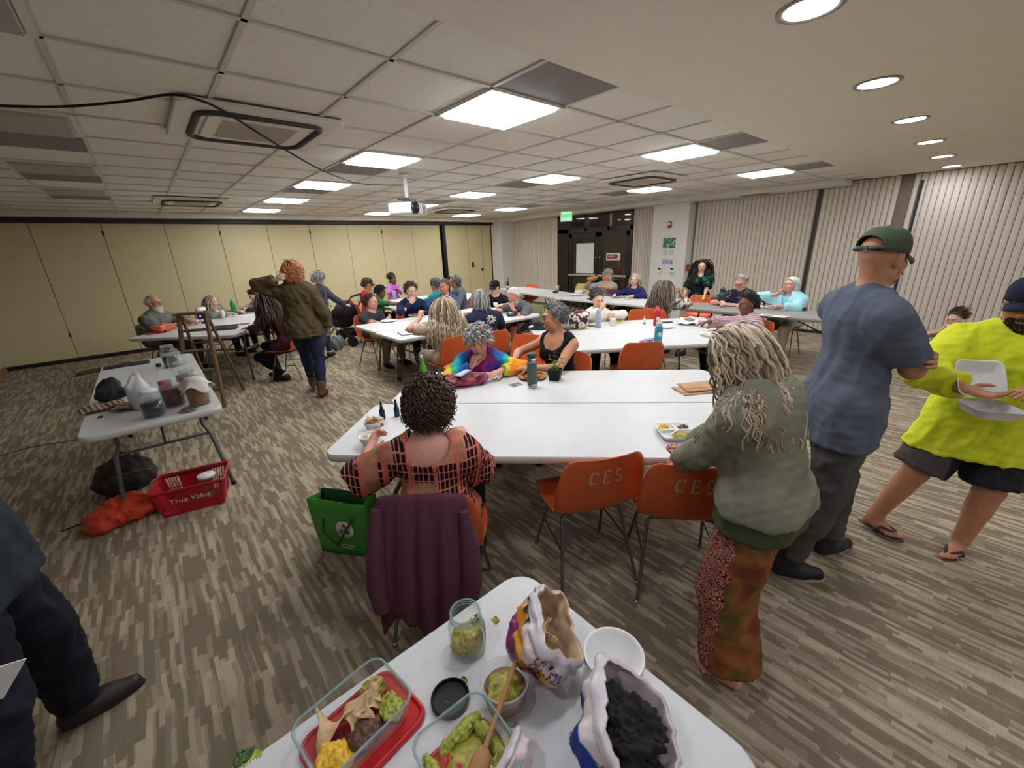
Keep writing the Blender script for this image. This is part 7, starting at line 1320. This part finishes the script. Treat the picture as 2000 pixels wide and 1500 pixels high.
# projector
pj = at(800, 385, 2.34); pj = np.array([2.98, 5.35]) if False else pj[:2]
d_ = at(790, 342, CZ)[:2]; t = thing('projector', (d_[0], d_[1], CZ), rad(0), 'white projector hanging from the ceiling', 'projector'); m_pj = mat('projector_white', C(226, 226, 228), .4); Rp_ = RZ(rad(30))
B().tube([(0, 0, 0), (0, 0, -.02)], .06, 16).obj('ceiling_plate', m_pj, t); B().tube([(0, 0, -.02), (0, 0, -.25)], .022, 12).obj('pole', m_pj, t); B().box((0, 0, -.265), (.16, .16, .02), Rp_).obj('bracket', m_steel, t)
for s_ in (-1, 1): B().bar(Rp_@np.array([s_*.07, -.06, -.27]), Rp_@np.array([s_*.1, -.09, -.31]), .015, .01).obj('bracket_arm', m_steel, t)
bd = B().box((0, 0, -.375), (.40, .31, .125), Rp_).obj('body', m_pj, t, bev=.02, seg=3); ctr = Rp_@np.array([-.11, -.155, 0])
B().lathe([(.066, -.03), (.07, .02), (.062, .03), (.055, .03), (.05, .0), (0, 0)], 24, (ctr[0], ctr[1], -.375), Rp_@RX(pi/2)).obj('lens_ring', m_black, bd); B().sph((ctr[0], ctr[1], -.375), .045, 14, 10).obj('lens', mat('lens_glass', C(14, 16, 24), .05), bd)
for k in range(6): q = Rp_@np.array([.11, -.157, -.42+.016*k]); B().box((q[0], q[1], -.42+.016*k), (.07, .004, .008), Rp_).obj('vent_slot', m_acg if False else mat('vent_grey', C(120, 120, 128), .6), bd)
for k in range(7): q = Rp_@np.array([.202, .0, 0]); B().box((q[0], q[1], -.425+.016*k), (.004, .14, .007), Rp_).obj('vent_slot', MATS['vent_grey'], bd)
# cable slung under the ceiling
cp = [at(-60, 205, CZ-.10), at(120, 210, CZ-.075), at(250, 198, CZ-.05), at(342, 181, CZ-.052), at(420, 205, CZ-.060), at(520, 270, CZ-.085), at(620, 330, CZ-.15), at(700, 360, CZ-.21), at(785, 361, CZ-.25)]
cp = np.array(cp); ts = np.linspace(0, len(cp)-1, 70); cps = np.stack([np.interp(ts, range(len(cp)), cp[:, k]) for k in range(3)], 1); ker = np.ones(7)/7; cs = cps.copy()
for k in range(3): cs[3:-3, k] = np.convolve(cps[:, k], ker, 'valid')
B().tube(cs, .0065, 6).obj('cable', m_blackm, None, label='black cable slung across the ceiling to the projector', cat='cable')
# exit sign
t = thing('exit_sign', (8.25, 7.30, 2.44), rad(-50), 'green lit exit sign hanging by the glass doors', 'sign'); B().box((0, 0, 0), (.30, .04, .25)).obj('housing', m_paper, t, bev=.008); B().box((0, -.022, 0), (.26, .004, .20)).obj('face', emis('exit_face', C(150, 225, 175), .30), t); place_text('EXIT', .105, emis('exit_ink', C(10, 120, 50), .12), t, (0, -.0255, 0), (1, 0, 0), (0, 0, 1)); B().box((0, 0, .15), (.02, .02, .07)).obj('hanger', m_paper, t)
# notices on the pillar (front face x = 9.15)
XP = 9.149
def notice(name, y, z, w_, h_, m_, label, cat): t = thing(name, (XP, y, z), rad(-90), label, cat); B().box((0, 0, 0), (w_, .004, h_)).obj('board', m_, t); return t
grn = mat('green_poster', C(40, 110, 80), .5, fn=lambda t: t.set('Base Color', t.ramp(t.noise(t.obj(), 16., 4.), [(.35, C(18, 74, 54)), (.5, C(50, 120, 84)), (.62, C(170, 200, 178))])))
notice('poster', 5.0, 1.72, .30, .22, grn, 'green photographic poster on the white pillar', 'poster'); t = notice('notice_sheet', 5.075, 1.505, .145, .17, m_paper, 'printed white notice under the poster, left one', 'notice'); t2 = notice('notice_sheet', 4.925, 1.505, .145, .17, m_paper, 'printed white notice under the poster, right one', 'notice')
for tt in (t, t2):
    for k in range(5): B().box((0, -.003, .06-.026*k), (.11, .002, .007)).obj('print_line', mat('ink_grey', C(110, 110, 116), .7), tt)
t = notice('wall_calendar', 5.01, 1.305, .28, .15, m_paper, 'white sheet with a blue grid on the pillar', 'calendar')
for k in range(4): 
    for q in range(4): B().box((-.10+.045*q, -.003, .045-.028*k), (.036, .002, .016)).obj('cell', M('ink_blue', '4a5aa8', .6), t)
for q in range(2): B().box((.085+.03*q, -.003, 0), (.018, .002, .11-.03*q)).obj('bar', MATS['ink_blue'], t)
for y in (5.18, 4.87):
    t = thing('thermostat', (XP, y, 1.14), rad(-90), ['thermostat on the pillar, left one', 'thermostat on the pillar, right one'][y < 5], 'thermostat'); B().box((0, -.012, 0), (.10, .03, .12)).obj('box', m_paper, t, bev=.006); B().box((0, -.028, .02), (.06, .004, .04)).obj('screen', m_dk, t); B().box((0, -.012, -.10), (.09, .02, .01)).obj('sensor_bar', m_acg if False else m_grid, t)
t = thing('fire_alarm', (XP, 5.015, 2.11), rad(-90), 'small red fire alarm strobe high on the pillar', 'alarm'); B().box((0, -.015, 0), (.085, .03, .13)).obj('box', M('alarm_red', 'a03028', .5), t, bev=.005); B().box((0, -.032, .02), (.06, .01, .05)).obj('strobe', m_paper, t)
for z, nm in ((1.80, 'upper'), (1.66, 'middle'), (1.45, 'lower')): t = thing('switch_plate', (9.30, 4.588, z), 0, nm+' white switch plate on the dark side of the pillar', 'switch'); B().box((0, -.003, 0), (.07, .006, .10)).obj('plate', m_paper, t, bev=.002); B().box((0, -.009, 0), (.012, .008, .025)).obj('toggle', m_paper, t)
t = thing('fire_pull', (9.27, 4.586, 1.18), 0, 'red fire alarm pull box on the side of the pillar', 'alarm'); B().box((0, -.02, 0), (.10, .04, .13)).obj('box', M('alarm_red', 'a03028', .5), t, bev=.005); B().box((0, -.043, -.01), (.07, .006, .02)).obj('handle', m_paper, t)
# papers on the glass doors
t = thing('blank_poster', (XR-.004, 7.62, 1.39), rad(-90), 'large blank white sheet taped to the left glass door', 'poster'); B().box((0, 0, 0), (.62, .006, .80)).obj('sheet', m_paper, t)
t = thing('arrow_sign', (XR-.004, 6.68, 1.43), rad(-90), 'white sign with a red arrow on the right glass door', 'sign'); B().box((0, 0, 0), (.44, .004, .18)).obj('sheet', m_paper, t); B().prism([(-.19, -.055), (.09, -.055), (.09, -.075), (.17, 0), (.09, .075), (.09, .055), (-.19, .055)], 0, .001, RX(pi/2), (0, -.003, 0)).obj('arrow', M('arrow_red', 'b8303a', .6), t); place_text('ENTER', .062, m_paper, t, (-.055, -.0055, 0), (1, 0, 0), (0, 0, 1), ext=.0008)
t = thing('print_emblem', (0, 0, 0), 0, 'x', 'x') if False else None
# white print on the back of the navy tee
i_ = P[16]; R2 = i_['R2']; s_ = i_['s']; o_ = i_['C']+R2@np.array([.03, -.155, .03]); b = B(); rr = np.random.RandomState(3)
for k in range(16): a = k*.393; q = np.array([.055*cos(a), 0, .045*sin(a)])*(1 if k % 2 else .55); b.sph(o_+R2@(q+np.array([0, .006*abs(q[0])/.05, 0])), np.array([.017, .012, .013])*(.7+.5*rr.rand()), 8, 6, R2)
b.obj('back_print', mat('print_white', C(206, 200, 188), .8), i_['shirt'])
# door-side details: supply grille by the right wall
t = thing('air_grille', (9.12, 3.3, CZ-.078), 0, 'narrow air grille in the bulkhead above the pleated partition', 'grille')
for k in range(5): B().box((-.06+.03*k, 0, 0), (.014, .55, .008)).obj('slat', mat('grille_dark', C(90, 84, 76), .6), t)
